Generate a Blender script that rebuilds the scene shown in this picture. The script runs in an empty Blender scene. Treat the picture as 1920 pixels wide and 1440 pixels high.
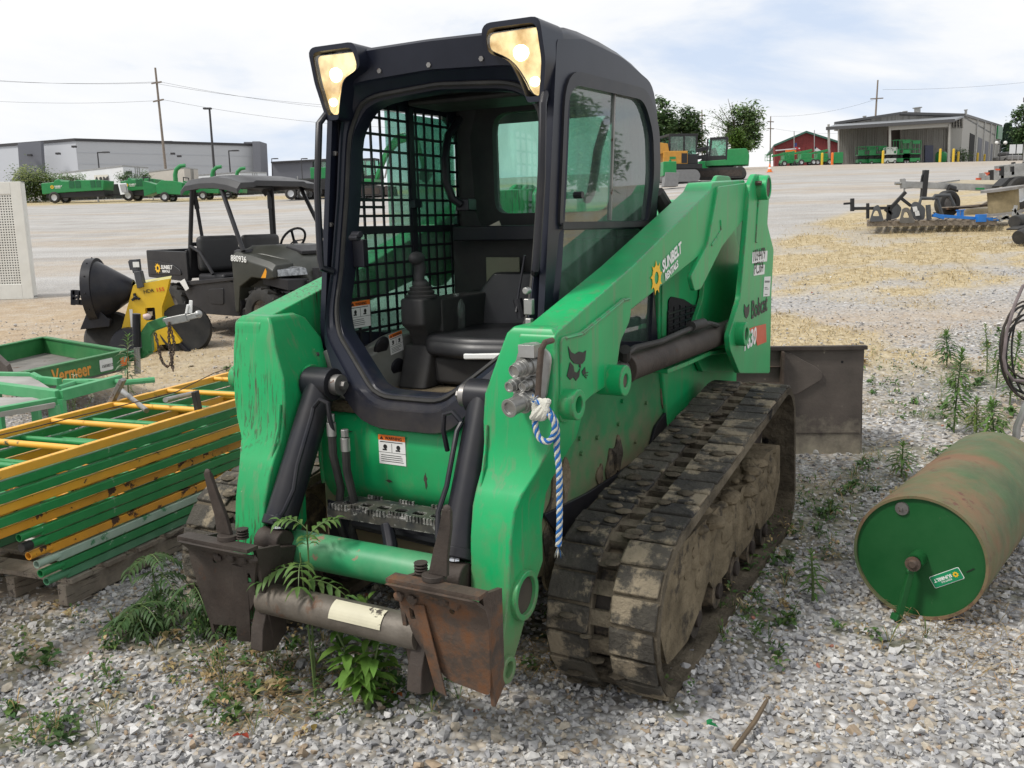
import bpy, bmesh, math, random
import numpy as np
from mathutils import Matrix, Vector, Euler
SC = bpy.context.scene
COL = SC.collection
rad = math.radians
RNG = np.random.default_rng(7)
random.seed(7)

# ---------------------------------------------------------------- camera
CAMH, PITCH, ROLL, FPX = 1.45185, rad(10.2015), rad(-1.29922), 1707.74
cf = Vector((0, math.cos(PITCH), -math.sin(PITCH)))
_r = cf.cross(Vector((0, 0, 1))).normalized(); _u = _r.cross(cf)
cr = _r * math.cos(ROLL) + _u * math.sin(ROLL)
cu = -_r * math.sin(ROLL) + _u * math.cos(ROLL)
CP = Vector((0, 0, CAMH))
cam_d = bpy.data.cameras.new('camera'); cam = bpy.data.objects.new('camera', cam_d); COL.objects.link(cam)
cam.matrix_world = Matrix(((cr.x, cu.x, -cf.x, 0), (cr.y, cu.y, -cf.y, 0), (cr.z, cu.z, -cf.z, CAMH), (0, 0, 0, 1)))
cam_d.sensor_width = 36; cam_d.lens = FPX / 1920 * 36
cam_d.clip_start = .05; cam_d.clip_end = 2000
SC.camera = cam

# ---------------------------------------------------------------- sky, sun, exposure
SUN_DIR = Vector((-.72, -.30, 1.0)).normalized()          # towards the sun: high, from the left, a little behind us
wd = bpy.data.worlds.new('World'); SC.world = wd; wd.use_nodes = True
nt = wd.node_tree; nt.nodes.clear()
def N(t, **k):
    n = nt.nodes.new(t)
    for a, b in k.items(): setattr(n, a, b)
    return n
bg = N('ShaderNodeBackground'); out = N('ShaderNodeOutputWorld'); bg.inputs[1].default_value = .1
sky = N('ShaderNodeTexSky', sky_type='NISHITA', sun_disc=False)
sky.sun_elevation = math.asin(SUN_DIR.z); sky.sun_rotation = math.atan2(SUN_DIR.x, SUN_DIR.y)
tc = N('ShaderNodeTexCoord'); mp = N('ShaderNodeMapping'); mp.inputs['Scale'].default_value = (1, 1, 3.2)
mp.inputs['Location'].default_value = (.35, .2, .1)
n1 = N('ShaderNodeTexNoise'); n1.inputs['Scale'].default_value = 2.0; n1.inputs['Detail'].default_value = 9; n1.inputs['Roughness'].default_value = .55
n1.inputs['Distortion'].default_value = .3
r1 = N('ShaderNodeValToRGB'); e = r1.color_ramp.elements
e[0].position = .36; e[0].color = (5.9, 6.8, 8.3, 1); e[1].position = .56; e[1].color = (8.8, 8.8, 8.8, 1)
x_ = r1.color_ramp.elements.new(.46); x_.color = (8.3, 8.45, 8.7, 1)
r2 = N('ShaderNodeValToRGB'); e = r2.color_ramp.elements
e[0].position = .30; e[0].color = (.9, .9, .9, 1); e[1].position = .52; e[1].color = (1, 1, 1, 1)
mx = N('ShaderNodeMix', data_type='RGBA')
L = nt.links.new
L(tc.outputs['Generated'], mp.inputs[0]); L(mp.outputs[0], n1.inputs['Vector'])
L(n1.outputs['Fac'], r1.inputs[0]); L(n1.outputs['Fac'], r2.inputs[0])
L(r2.outputs[0], mx.inputs[0]); L(sky.outputs[0], mx.inputs[6]); L(r1.outputs[0], mx.inputs[7])
L(mx.outputs[2], bg.inputs[0]); L(bg.outputs[0], out.inputs[0])
sl = bpy.data.lights.new('sun', 'SUN'); so = bpy.data.objects.new('sun', sl); COL.objects.link(so)
sl.energy = 2.5; sl.angle = rad(10); sl.color = (1, .96, .9)
so.rotation_euler = SUN_DIR.to_track_quat('Z', 'Y').to_euler()
vs = SC.view_settings; vs.view_transform = 'Standard'; vs.look = 'None'; vs.exposure = 0.22; vs.gamma = 1

# ---------------------------------------------------------------- where a photo point lies
def ray(px, py): return cf + cr * ((px - 960) / FPX) - cu * ((py - 720) / FPX)
def W(px, py, d):                        # the point at world depth y = d
    v = ray(px, py); return CP + v * (d / v.y)
_zl = ((-50, 0), (0, 0), (8, 0), (12.2, .2), (25, .95), (64, 3.4), (130, 7.2), (600, 9))
_zr = ((-50, 0), (0, 0), (6, 0), (9, .3), (18, 1.2), (40, 2.9), (110, 7.3), (150, 7.8), (600, 9))
def T(x, y):                             # the lie of the land
    x = np.asarray(x, float); y = np.asarray(y, float)
    a = np.clip((x / np.maximum(y, 2.) + .30) / .65, 0, 1); a = a * a * (3 - 2 * a)
    def pr(tab):
        X = [p[0] for p in tab]; Z = [p[1] for p in tab]
        return sum(np.interp(y * k, X, Z) for k in (.8, .9, 1, 1.1, 1.2)) / 5
    return pr(_zl) * (1 - a) + pr(_zr) * a - .06
def Tz(x, y): return float(T(x, y))
def PX(p): q = Vector(p) - CP; z = q.dot(cf); return 960 + FPX * q.dot(cr) / z, 720 - FPX * q.dot(cu) / z
def G(px, py):                           # where the view ray meets the ground
    v = ray(px, py); p = 0.; y = 1.
    while y < 400:
        q = CP + v * (y / v.y)
        if q.z < Tz(q.x, q.y): break
        p = y; y *= 1.02
    for _ in range(20):
        m = (p + y) / 2; q = CP + v * (m / v.y)
        if q.z < Tz(q.x, q.y): y = m
        else: p = m
    return CP + v * (y / v.y)
def GD(px, d):                           # ground point below photo column px at depth d
    x = (px - 960) / FPX * d / math.cos(PITCH) * .985
    for _ in range(4):                   # undo the roll
        z = Tz(x, d); q = Vector((x, d, z)) - CP
        cx = 960 + FPX * q.dot(cr) / q.dot(cf); x -= (cx - px) / FPX * d
    return Vector((x, d, Tz(x, d)))

# ---------------------------------------------------------------- mesh builder
def frame(o, x, y):                      # matrix from origin and two axes
    x = Vector(x).normalized(); z = x.cross(Vector(y)).normalized(); y = z.cross(x)
    return Matrix(((x.x, y.x, z.x, o[0]), (x.y, y.y, z.y, o[1]), (x.z, y.z, z.z, o[2]), (0, 0, 0, 1)))
def along(p, q):
    z = (Vector(q) - Vector(p)).normalized()
    h = Vector((0, 0, 1)) if abs(z.z) < .95 else Vector((1, 0, 0))
    x = h.cross(z).normalized(); y = z.cross(x)
    return Matrix(((x.x, y.x, z.x, p[0]), (x.y, y.y, z.y, p[1]), (x.z, y.z, z.z, p[2]), (0, 0, 0, 1)))
def rnd(poly, r, n=4):                   # round the corners of a 2-D outline; r one number or one per corner
    o = []; k = len(poly)
    for i in range(k):
        p = Vector(poly[i]).to_2d(); a = Vector(poly[i - 1]).to_2d(); b = Vector(poly[(i + 1) % k]).to_2d()
        rr = r[i] if isinstance(r, (list, tuple)) else r
        da, db = a - p, b - p
        rr = min(rr, da.length * .48, db.length * .48)
        if rr < 1e-5: o.append((p.x, p.y)); continue
        A = p + da.normalized() * rr; B = p + db.normalized() * rr
        for j in range(n + 1):
            t = j / n; q = A * (1 - t) ** 2 + p * (2 * t * (1 - t)) + B * t * t; o.append((q.x, q.y))
    return o
def circ(cx, cy, r, n=20, ry=None): return [(cx + r * math.cos(2 * math.pi * i / n), cy + (ry or r) * math.sin(2 * math.pi * i / n)) for i in range(n)]
class MB:
    def __init__(s): s.v = []; s.f = []
    def add(s, v, f, M=None):
        b = len(s.v)
        s.v += [tuple(M @ Vector(p)) for p in v] if M is not None else [tuple(p) for p in v]
        s.f += [tuple(b + i for i in q) for q in f]; return s
    def bx(s, x0, x1, y0, y1, z0, z1, M=None):
        v = [(x, y, z) for z in (z0, z1) for y in (y0, y1) for x in (x0, x1)]
        return s.add(v, [(0, 2, 3, 1), (4, 5, 7, 6), (0, 1, 5, 4), (2, 6, 7, 3), (0, 4, 6, 2), (1, 3, 7, 5)], M)
    def box(s, c, d, M=None): return s.bx(c[0] - d[0] / 2, c[0] + d[0] / 2, c[1] - d[1] / 2, c[1] + d[1] / 2, c[2] - d[2] / 2, c[2] + d[2] / 2, M)
    def bar(s, p, q, w, h, M=None):      # box from p to q, w across, h up
        L_ = (Vector(q) - Vector(p)).length; A = along(p, q)
        return s.bx(-w / 2, w / 2, -h / 2, h / 2, 0, L_, A if M is None else M @ A)
    def cyl(s, p, q, r, n=16, r2=None, cap=True):
        return s.tube([p, q], [r, r if r2 is None else r2], n, cap)
    def tube(s, pts, r, n=10, cap=True):
        pts = [Vector(p) for p in pts]; k = len(pts); rs = r if isinstance(r, (list, tuple)) else [r] * k
        t0 = (pts[1] - pts[0]).normalized(); h = Vector((0, 0, 1)) if abs(t0.z) < .9 else Vector((1, 0, 0))
        X = h.cross(t0).normalized(); v = []
        for i in range(k):
            t = (pts[min(i + 1, k - 1)] - pts[max(i - 1, 0)]).normalized()
            X = (X - t * X.dot(t)).normalized(); Y = t.cross(X)
            for j in range(n):
                a = 2 * math.pi * j / n; v.append(pts[i] + (X * math.cos(a) + Y * math.sin(a)) * rs[i])
        f = [(i * n + j, i * n + (j + 1) % n, (i + 1) * n + (j + 1) % n, (i + 1) * n + j) for i in range(k - 1) for j in range(n)]
        if cap: f += [tuple(range(n))[::-1], tuple(range((k - 1) * n, k * n))]
        return s.add(v, f)
    def ring(s, p, q, ro, ri, n=24):     # hollow tube
        A = along(p, q); L_ = (Vector(q) - Vector(p)).length
        return s.lathe([(ri, 0), (ro, 0), (ro, L_), (ri, L_), (ri, 0)], A, n)
    def lathe(s, prof, M=None, n=24):    # profile of (r, z) about local Z
        v = []; k = len(prof)
        for r, z in prof:
            for j in range(n):
                a = 2 * math.pi * j / n; v.append((r * math.cos(a), r * math.sin(a), z))
        f = [(i * n + j, i * n + (j + 1) % n, (i + 1) * n + (j + 1) % n, (i + 1) * n + j) for i in range(k - 1) for j in range(n)]
        if prof[0] != prof[-1]:
            if prof[0][0] > 1e-6: f.append(tuple(range(n))[::-1])
            if prof[-1][0] > 1e-6: f.append(tuple(range((k - 1) * n, k * n)))
        return s.add(v, f, M)
    def prism(s, poly, vec):             # extrude a 3-D polygon by vec
        k = len(poly); P_ = [Vector(p) for p in poly]; V_ = Vector(vec)
        return s.add(P_ + [p + V_ for p in P_], [tuple(range(k))[::-1], tuple(range(k, 2 * k))] + [(i, (i + 1) % k, k + (i + 1) % k, k + i) for i in range(k)])
    def xz(s, poly, y0, y1): return s.prism([(p[0], y0, p[1]) for p in poly], (0, y1 - y0, 0))
    def yz(s, poly, x0, x1): return s.prism([(x0, p[0], p[1]) for p in poly], (x1 - x0, 0, 0))
    def xy(s, poly, z0, z1): return s.prism([(p[0], p[1], z0) for p in poly], (0, 0, z1 - z0))
    def loft(s, loops, cap=True, close=True):
        n = len(loops[0]); v = [p for l in loops for p in l]; f = []
        for i in range(len(loops) - 1):
            for j in range(n if close else n - 1): f.append((i * n + j, i * n + (j + 1) % n, (i + 1) * n + (j + 1) % n, (i + 1) * n + j))
        if cap: f += [tuple(range(n))[::-1], tuple(range((len(loops) - 1) * n, len(loops) * n))]
        return s.add(v, f)
    def sph(s, c, r, sc=(1, 1, 1), n=12, m=8, jit=0):
        v = []; f = []
        for i in range(m + 1):
            th = math.pi * i / m
            for j in range(n):
                a = 2 * math.pi * j / n; q = 1 + random.uniform(-jit, jit)
                v.append((c[0] + r * sc[0] * math.sin(th) * math.cos(a) * q, c[1] + r * sc[1] * math.sin(th) * math.sin(a) * q, c[2] + r * sc[2] * math.cos(th) * q))
        f = [(i * n + j, (i + 1) * n + j, (i + 1) * n + (j + 1) % n, i * n + (j + 1) % n) for i in range(m) for j in range(n)]
        return s.add(v, f)
    def flat(s, outl, M, t=.004):        # filled 2-D outlines (holes allowed) in M's XY plane, t thick
        return s.cv(lambda cu_: [spl(cu_, o) for o in outl], M, t)
    def cv(s, fn, M, t, kind='CURVE'):
        c = bpy.data.curves.new('c', kind)
        if kind == 'CURVE': c.dimensions = '2D'; c.fill_mode = 'BOTH'
        c.extrude = t / 2; fn(c)
        o = bpy.data.objects.new('c', c); COL.objects.link(o)
        bpy.context.view_layer.update()
        me = bpy.data.meshes.new_from_object(o.evaluated_get(bpy.context.evaluated_depsgraph_get()))
        s.add([tuple(q.co) for q in me.vertices], [tuple(p.vertices) for p in me.polygons], M)
        bpy.data.objects.remove(o); bpy.data.curves.remove(c); bpy.data.meshes.remove(me); return s
    def text(s, txt, M, size, t=.001, align='LEFT', bold=0, sx=1, shear=0):
        def fn(c):
            c.body = txt; c.size = size; c.align_x = align; c.offset = bold; c.shear = shear; c.resolution_u = 3
        return s.cv(fn, M @ Matrix.Diagonal((sx, 1, 1, 1)), t, 'FONT')
    def build(s, name, m, parent=None, bevel=0, smooth=35, weld=False, seg=2):
        me = bpy.data.meshes.new(name); me.from_pydata(s.v, [], s.f)
        bm = bmesh.new(); bm.from_mesh(me)
        if weld: bmesh.ops.remove_doubles(bm, verts=bm.verts, dist=1e-5)
        bmesh.ops.recalc_face_normals(bm, faces=bm.faces); bm.to_mesh(me); bm.free()
        o = bpy.data.objects.new(name, me); COL.objects.link(o); o.parent = parent
        me.materials.append(m)
        if smooth:
            me.shade_smooth(); me.set_sharp_from_angle(angle=rad(smooth))
        if bevel:
            b = o.modifiers.new('bevel', 'BEVEL'); b.width = bevel; b.segments = seg; b.limit_method = 'ANGLE'; b.angle_limit = rad(40)
            b.harden_normals = bool(smooth)
        return o
def spl(c, pts):
    sp = c.splines.new('POLY'); sp.points.add(len(pts) - 1); sp.use_cyclic_u = True
    for p, q in zip(sp.points, pts): p.co = (q[0], q[1], 0, 1)

# ---------------------------------------------------------------- naming
def tag(o, label=None, cat=None, group=None, kind=None):
    if label: o['label'] = label
    if cat: o['category'] = cat
    if group: o['group'] = group
    if kind: o['kind'] = kind
    return o
def thing(name, label, cat, loc=(0, 0, 0), rz=0, group=None):
    o = bpy.data.objects.new(name, None); COL.objects.link(o); o.empty_display_size = .1
    o.location = loc; o.rotation_euler = (0, 0, rz); return tag(o, label, cat, group)
def dup(root, loc, rz=None, label=None, sc=None):
    def cp(o, par):
        c = o.copy(); COL.objects.link(c); c.parent = par
        for ch in list(o.children): cp(ch, c)
        return c
    c = cp(root, None); c.location = loc
    if rz is not None: c.rotation_euler = (0, 0, rz)
    if sc: c.scale = (sc, sc, sc)
    if label: c['label'] = label
    return c

# ---------------------------------------------------------------- materials
MATS = {}
def M(name, col, rough=.5, metal=0, var=.12, vsc=6, wear=None, dust=None, scr=None, bump=0, bsc=60, spec=.5, coat=0, hmud=None, wsoft=.035, edge=None, streak=None):
    """Painted or bare surface: value noise, chipped patches (wear), soft dust, stretched scratches, mud up to a height."""
    m = bpy.data.materials.new(name); m.use_nodes = True; t = m.node_tree; t.nodes.clear(); l = t.links.new
    def nn(k, **a):
        n = t.nodes.new(k)
        for p, q in a.items(): setattr(n, p, q)
        return n
    o = nn('ShaderNodeOutputMaterial'); b = nn('ShaderNodeBsdfPrincipled'); l(b.outputs[0], o.inputs[0])
    b.inputs['Roughness'].default_value = rough; b.inputs['Metallic'].default_value = metal; b.inputs['Specular IOR Level'].default_value = spec
    b.inputs['Coat Weight'].default_value = coat
    tx = nn('ShaderNodeTexCoord').outputs['Object']
    def noise(sc, det=4, rgh=.55, vec=None, dis=0):
        n = nn('ShaderNodeTexNoise'); n.inputs['Scale'].default_value = sc; n.inputs['Detail'].default_value = det
        n.inputs['Roughness'].default_value = rgh; n.inputs['Distortion'].default_value = dis; l(vec or tx, n.inputs['Vector']); return n.outputs['Fac']
    def ramp(f, a, c):
        n = nn('ShaderNodeMapRange'); n.clamp = True; n.inputs[1].default_value = a; n.inputs[2].default_value = c; l(f, n.inputs[0]); return n.outputs[0]
    def mul(a, c):
        n = nn('ShaderNodeMath', operation='MULTIPLY'); l(a, n.inputs[0])
        if isinstance(c, float) or isinstance(c, int): n.inputs[1].default_value = c
        else: l(c, n.inputs[1])
        return n.outputs[0]
    def mix(f, a, c):
        n = nn('ShaderNodeMix', data_type='RGBA'); l(f, n.inputs[0])
        for s_, q in ((6, a), (7, c)):
            if isinstance(q, tuple): n.inputs[s_].default_value = (*q[:3], 1)
            else: l(q, n.inputs[s_])
        return n.outputs[2]
    f = ramp(noise(vsc, 6, .6), .3, .7)
    c = mix(f, tuple(x * (1 - var) for x in col), tuple(min(1, x * (1 + var)) for x in col))
    rsum = None
    if dust: c = mix(mul(ramp(noise(dust[2], 7, .65), .35, .72), dust[1]), c, dust[0])
    if wear:
        wm = ramp(noise(wear[2], 9, .68), wear[1], wear[1] + wsoft); c = mix(wm, c, wear[0]); rsum = wm
    if scr:
        mp_ = nn('ShaderNodeMapping'); mp_.inputs['Scale'].default_value = scr[2]; l(tx, mp_.inputs[0])
        sm = ramp(noise(1, 6, .7, mp_.outputs[0], .2), scr[1], scr[1] + .04)
        c = mix(mul(sm, ramp(noise(scr[3] if len(scr) > 3 else 4, 2), .40, .54)), c, scr[0])
    if streak:                           # (colour, threshold, scale, amount): thin dirt runs
        mp2 = nn('ShaderNodeMapping'); mp2.inputs['Scale'].default_value = streak[2]; l(tx, mp2.inputs[0])
        c = mix(mul(ramp(noise(1, 5, .6, mp2.outputs[0], .3), streak[1], streak[1] + .14), float(streak[3])), c, streak[0])
    if edge:                             # (colour, radius, amount): paint worn off the corners
        bv = nn('ShaderNodeBevel', samples=4); bv.inputs[0].default_value = edge[1]; ge = nn('ShaderNodeNewGeometry'); dp = nn('ShaderNodeVectorMath', operation='DOT_PRODUCT'); l(bv.outputs[0], dp.inputs[0]); l(ge.outputs['True Normal'], dp.inputs[1])
        em = ramp(dp.outputs['Value'], .985, .90); c = mix(mul(mul(em, ramp(noise(28, 6, .7), .47, .56)), float(edge[2])), c, edge[0])
    if hmud:                             # (colour, z full, z none, amount)
        sx_ = nn('ShaderNodeSeparateXYZ'); l(tx, sx_.inputs[0])
        ad = nn('ShaderNodeMath', operation='MULTIPLY_ADD'); l(noise(9, 7, .65), ad.inputs[0]); ad.inputs[1].default_value = -(hmud[2] - hmud[1]) * 2.2; l(sx_.outputs[2], ad.inputs[2])
        w_ = -(hmud[2] - hmud[1]) * 1.1
        hm = nn('ShaderNodeMapRange'); hm.inputs[1].default_value = hmud[2] + w_; hm.inputs[2].default_value = hmud[1] + w_; l(ad.outputs[0], hm.inputs[0])
        c = mix(mul(hm.outputs[0], float(hmud[3])), c, hmud[0])
    l(c, b.inputs['Base Color'])
    if rsum is not None:
        rr = nn('ShaderNodeMapRange'); rr.inputs[3].default_value = rough; rr.inputs[4].default_value = min(1, rough + .3); l(rsum, rr.inputs[0]); l(rr.outputs[0], b.inputs['Roughness'])
    else:
        rr = nn('ShaderNodeMapRange'); rr.inputs[3].default_value = max(0, rough - .08); rr.inputs[4].default_value = min(1, rough + .1); l(noise(vsc * 3, 4), rr.inputs[0]); l(rr.outputs[0], b.inputs['Roughness'])
    if bump:
        bp = nn('ShaderNodeBump'); bp.inputs['Strength'].default_value = bump; bp.inputs['Distance'].default_value = .02; l(noise(bsc, 8, .65), bp.inputs['Height']); l(bp.outputs[0], b.inputs['Normal'])
    MATS[name] = m; return m
def glass_mat(name, tint, gloss=.12, dustc=(.55, .62, .56), dust=.12, rough=.02):
    m = bpy.data.materials.new(name); m.use_nodes = True; t = m.node_tree; t.nodes.clear(); l = t.links.new
    o = t.nodes.new('ShaderNodeOutputMaterial'); tr = t.nodes.new('ShaderNodeBsdfTransparent'); tr.inputs[0].default_value = (*tint, 1)
    gl = t.nodes.new('ShaderNodeBsdfGlossy'); gl.inputs['Roughness'].default_value = rough
    lw = t.nodes.new('ShaderNodeLayerWeight'); lw.inputs[0].default_value = .25
    mr = t.nodes.new('ShaderNodeMapRange'); mr.inputs[3].default_value = gloss * .5; mr.inputs[4].default_value = min(1, gloss * 4); l(lw.outputs['Fresnel'], mr.inputs[0])
    m1 = t.nodes.new('ShaderNodeMixShader'); l(mr.outputs[0], m1.inputs[0]); l(tr.outputs[0], m1.inputs[1]); l(gl.outputs[0], m1.inputs[2])
    df = t.nodes.new('ShaderNodeBsdfDiffuse'); df.inputs[0].default_value = (*dustc, 1)
    ns = t.nodes.new('ShaderNodeTexNoise'); ns.inputs['Scale'].default_value = 7; ns.inputs['Detail'].default_value = 6
    tx = t.nodes.new('ShaderNodeTexCoord'); mp_ = t.nodes.new('ShaderNodeMapping'); mp_.inputs['Scale'].default_value = (2, 2, .5); l(tx.outputs['Object'], mp_.inputs[0]); l(mp_.outputs[0], ns.inputs['Vector'])
    m3 = t.nodes.new('ShaderNodeMapRange'); m3.inputs[1].default_value = .35; m3.inputs[2].default_value = .7; m3.inputs[3].default_value = dust * .4; m3.inputs[4].default_value = dust * 1.6; l(ns.outputs[0], m3.inputs[0])
    m2 = t.nodes.new('ShaderNodeMixShader'); l(m3.outputs[0], m2.inputs[0]); l(m1.outputs[0], m2.inputs[1]); l(df.outputs[0], m2.inputs[2]); l(m2.outputs[0], o.inputs[0])
    return m
MUD = (.20, .155, .10)
GREEN = (.003, .345, .108)
m_green = M('green_paint', GREEN, .38, var=.17, vsc=2.2, wear=((.20, .22, .15), .695, 30), dust=((.09, .20, .09), .35, 3), spec=.35, hmud=(MUD, .2, .55, .6), edge=((.13, .11, .085), .012, .9), streak=((.14, .20, .11), .54, (30, 30, 2.2), .5))
m_greenscr = M('scratched_green_paint', GREEN, .38, var=.17, vsc=2.2, wear=((.34, .38, .26), .69, 34), dust=((.10, .22, .10), .30, 3), spec=.35,
               scr=((.05, .030, .022), .54, (85, 85, 4.2), 2.3), hmud=(MUD, .08, .4, .6), edge=((.13, .11, .085), .012, .9), streak=((.15, .20, .11), .54, (34, 34, 2.2), .5))
m_greendirt = M('dirty_green_paint', (.006, .20, .062), .5, var=.15, wear=(MUD, .64, 9), dust=((.12, .14, .08), .35, 4), hmud=(MUD, .42, .74, .95))
m_black = M('black_paint', (.010, .011, .017), .38, var=.25, wear=((.4, .4, .36), .735, 45), dust=((.10, .085, .065), .18, 5), spec=.28)
m_cab = M('cab_blue_black_paint', (.009, .011, .021), .33, var=.2, wear=((.42, .42, .38), .735, 42), dust=((.05, .05, .05), .12, 3), spec=.32, hmud=((.20, .165, .115), .74, .92, .2))
m_plastic = M('charcoal_plastic', (.032, .032, .034), .55, var=.2, dust=((.10, .09, .075), .3, 4), spec=.25)
m_grey_trim = M('grey_trim_plastic', (.21, .215, .20), .6, var=.15, dust=((.16, .14, .11), .4, 5))
m_vinyl = M('black_vinyl', (.014, .015, .019), .4, var=.2, dust=((.10, .09, .075), .2, 4))
m_chrome = M('chrome_rod', (.55, .56, .58), .12, 1, var=.05)
m_zinc = M('zinc_fitting', (.36, .36, .35), .4, .8, var=.2, dust=((.15, .13, .10), .3, 20))
m_steel = M('bare_steel', (.22, .21, .20), .45, .7, var=.3, wear=((.10, .05, .03), .6, 25))
m_rust = M('rusty_iron', (.062, .042, .032), .7, .2, var=.5, vsc=9, wear=((.165, .075, .034), .52, 7), dust=((.16, .14, .11), .3, 7), bump=.25, bsc=70, wsoft=.14)
m_rustdk = M('dark_rusty_iron', (.035, .025, .020), .7, .2, var=.4, vsc=9, wear=((.095, .045, .024), .60, 10), dust=((.15, .13, .11), .25, 6), bump=.2, bsc=60, wsoft=.12)
m_rubber = M('rubber', (.013, .013, .013), .7, var=.3, dust=((.11, .10, .085), .3, 9))
m_muddy = M('caked_mud', (.185, .15, .10), .95, var=.35, vsc=9, wear=((.07, .06, .048), .53, 6), bump=.9, bsc=30, spec=.1, wsoft=.08)
m_white = M('white_label', (.72, .72, .70), .5, var=.05)
m_decalwhite = M('white_lettering', (.78, .78, .76), .5, var=.04)
m_decalblack = M('black_lettering', (.012, .012, .012), .5, var=.1)
m_decalyel = M('yellow_emblem', (.80, .46, .01), .5, var=.05)
m_orange = M('orange_label', (.75, .17, .02), .5, var=.05)
m_red = M('red_orange_stripe', (.55, .085, .03), .45, var=.1)
m_grey = M('grey_print', (.18, .18, .18), .6, var=.1)
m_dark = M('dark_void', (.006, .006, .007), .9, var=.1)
g_cab = glass_mat('cab_glass', (.60, .83, .74), .10, dust=.12)
g_cabside = glass_mat('cab_side_glass', (.62, .80, .73), .34, (.36, .46, .41), .10)
g_clear = glass_mat('lens_glass', (.92, .92, .92), .15, dust=.03)
def emis(name, col, st, col2=None, sc=30):
    m = bpy.data.materials.new(name); m.use_nodes = True; t = m.node_tree; b = t.nodes['Principled BSDF']; l = t.links.new
    b.inputs['Base Color'].default_value = (.5, .4, .25, 1); b.inputs['Roughness'].default_value = .15
    tx = t.nodes.new('ShaderNodeTexCoord'); v = t.nodes.new('ShaderNodeTexNoise'); v.inputs['Scale'].default_value = sc; v.inputs['Detail'].default_value = 3; l(tx.outputs['Object'], v.inputs['Vector'])
    r = t.nodes.new('ShaderNodeValToRGB'); e = r.color_ramp.elements; e[0].position = .36; e[0].color = (*(col2 or col), 1); e[1].position = .62; e[1].color = (*col, 1); l(v.outputs[0], r.inputs[0])
    l(r.outputs[0], b.inputs['Emission Color']); b.inputs['Emission Strength'].default_value = st
    return m
m_lamp = emis('lit_lamp', (1, .80, .40), 1.55, (.42, .24, .07), 13)
m_bulb = emis('lit_bulb', (1, .9, .6), 5)
# ================================================================ GROUND
def fbm(x, y, s, oct=4, seed=0):
    r = np.random.default_rng(seed); g = r.random((64, 64)); o = 0; amp = 1; tot = 0
    for k in range(oct):
        X = np.asarray(x) * s * 2 ** k + 13.7 * k; Y = np.asarray(y) * s * 2 ** k + 7.1 * k
        i = np.floor(X).astype(int); j = np.floor(Y).astype(int); u = X - i; v = Y - j; u = u * u * (3 - 2 * u); v = v * v * (3 - 2 * v)
        a = g[i % 64, j % 64]; b = g[(i + 1) % 64, j % 64]; c = g[i % 64, (j + 1) % 64]; d = g[(i + 1) % 64, (j + 1) % 64]
        o = o + amp * ((a * (1 - u) + b * u) * (1 - v) + (c * (1 - u) + d * u) * v); tot += amp; amp *= .55
    return o / tot
def sst(x, a, b):
    t = np.clip((x - a) / (b - a), 0, 1); return t * t * (3 - 2 * t)
_A, _B = G(1445, 436), G(1770, 343)
_n = Vector((_B.x - _A.x, _B.y - _A.y)).normalized(); _nn = (_n.y, -_n.x)
def straw_m(x, y):
    n = fbm(x, y, .45, 5, 3); n2 = fbm(x, y, 1.6, 4, 5)
    side = (x - _A.x) * _nn[0] + (y - _A.y) * _nn[1]        # >0: our side of the roadway edge
    a = x / np.maximum(y, 1)
    m = sst(side, -.2, 1.0) * sst(y, 10.8 + 7 * (n - .5), 13.4 + 7 * (n - .5)) * sst(a, .12, .22) * (1 - sst(y, 26, 34))
    m = m * (.45 + .9 * sst(n2, .38, .56))
    p = sst(n, .53, .62) * sst(y, 6.6, 8.5) * sst(a, .2, .26) * (1 - sst(y, 10, 12)) * .8
    q = sst(n, .50, .60) * sst(y, 7.5, 9) * (1 - sst(y, 10, 12)) * (1 - sst(a, -.22, -.1)) * .5
    edge = sst(y, 58.5, 60.5) * (1 - sst(y, 66, 70)) * (1 - sst(a, -.05, .1))
    return np.clip(np.maximum.reduce([m, p, q, edge * (.55 + .7 * n2)]), 0, 1)
def dirt_m(x, y):
    n = fbm(x, y, .8, 5, 11); n2 = fbm(x * .35, y * 1.3, .5, 4, 12); a = x / np.maximum(y, 1)
    near = sst(n, .54, .68) * .45
    left = (1 - sst(a, -.32, -.18)) * sst(y, 6.5, 9) * (1 - sst(y, 14, 17)) * .75
    right = sst(a, .2, .3) * sst(y, 5, 6.5) * (1 - sst(y, 9, 11)) * sst(n2, .42, .58) * .9
    far = sst(y, 14, 20) * sst(n2, .5, .68) * .4
    r2 = sst(a, .1, .2) * sst(y, 45, 80) * .45
    return np.clip(np.maximum.reduce([near * (1 - sst(y, 9, 12)), left * (.5 + n), right, far, r2]), 0, 1)
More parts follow.
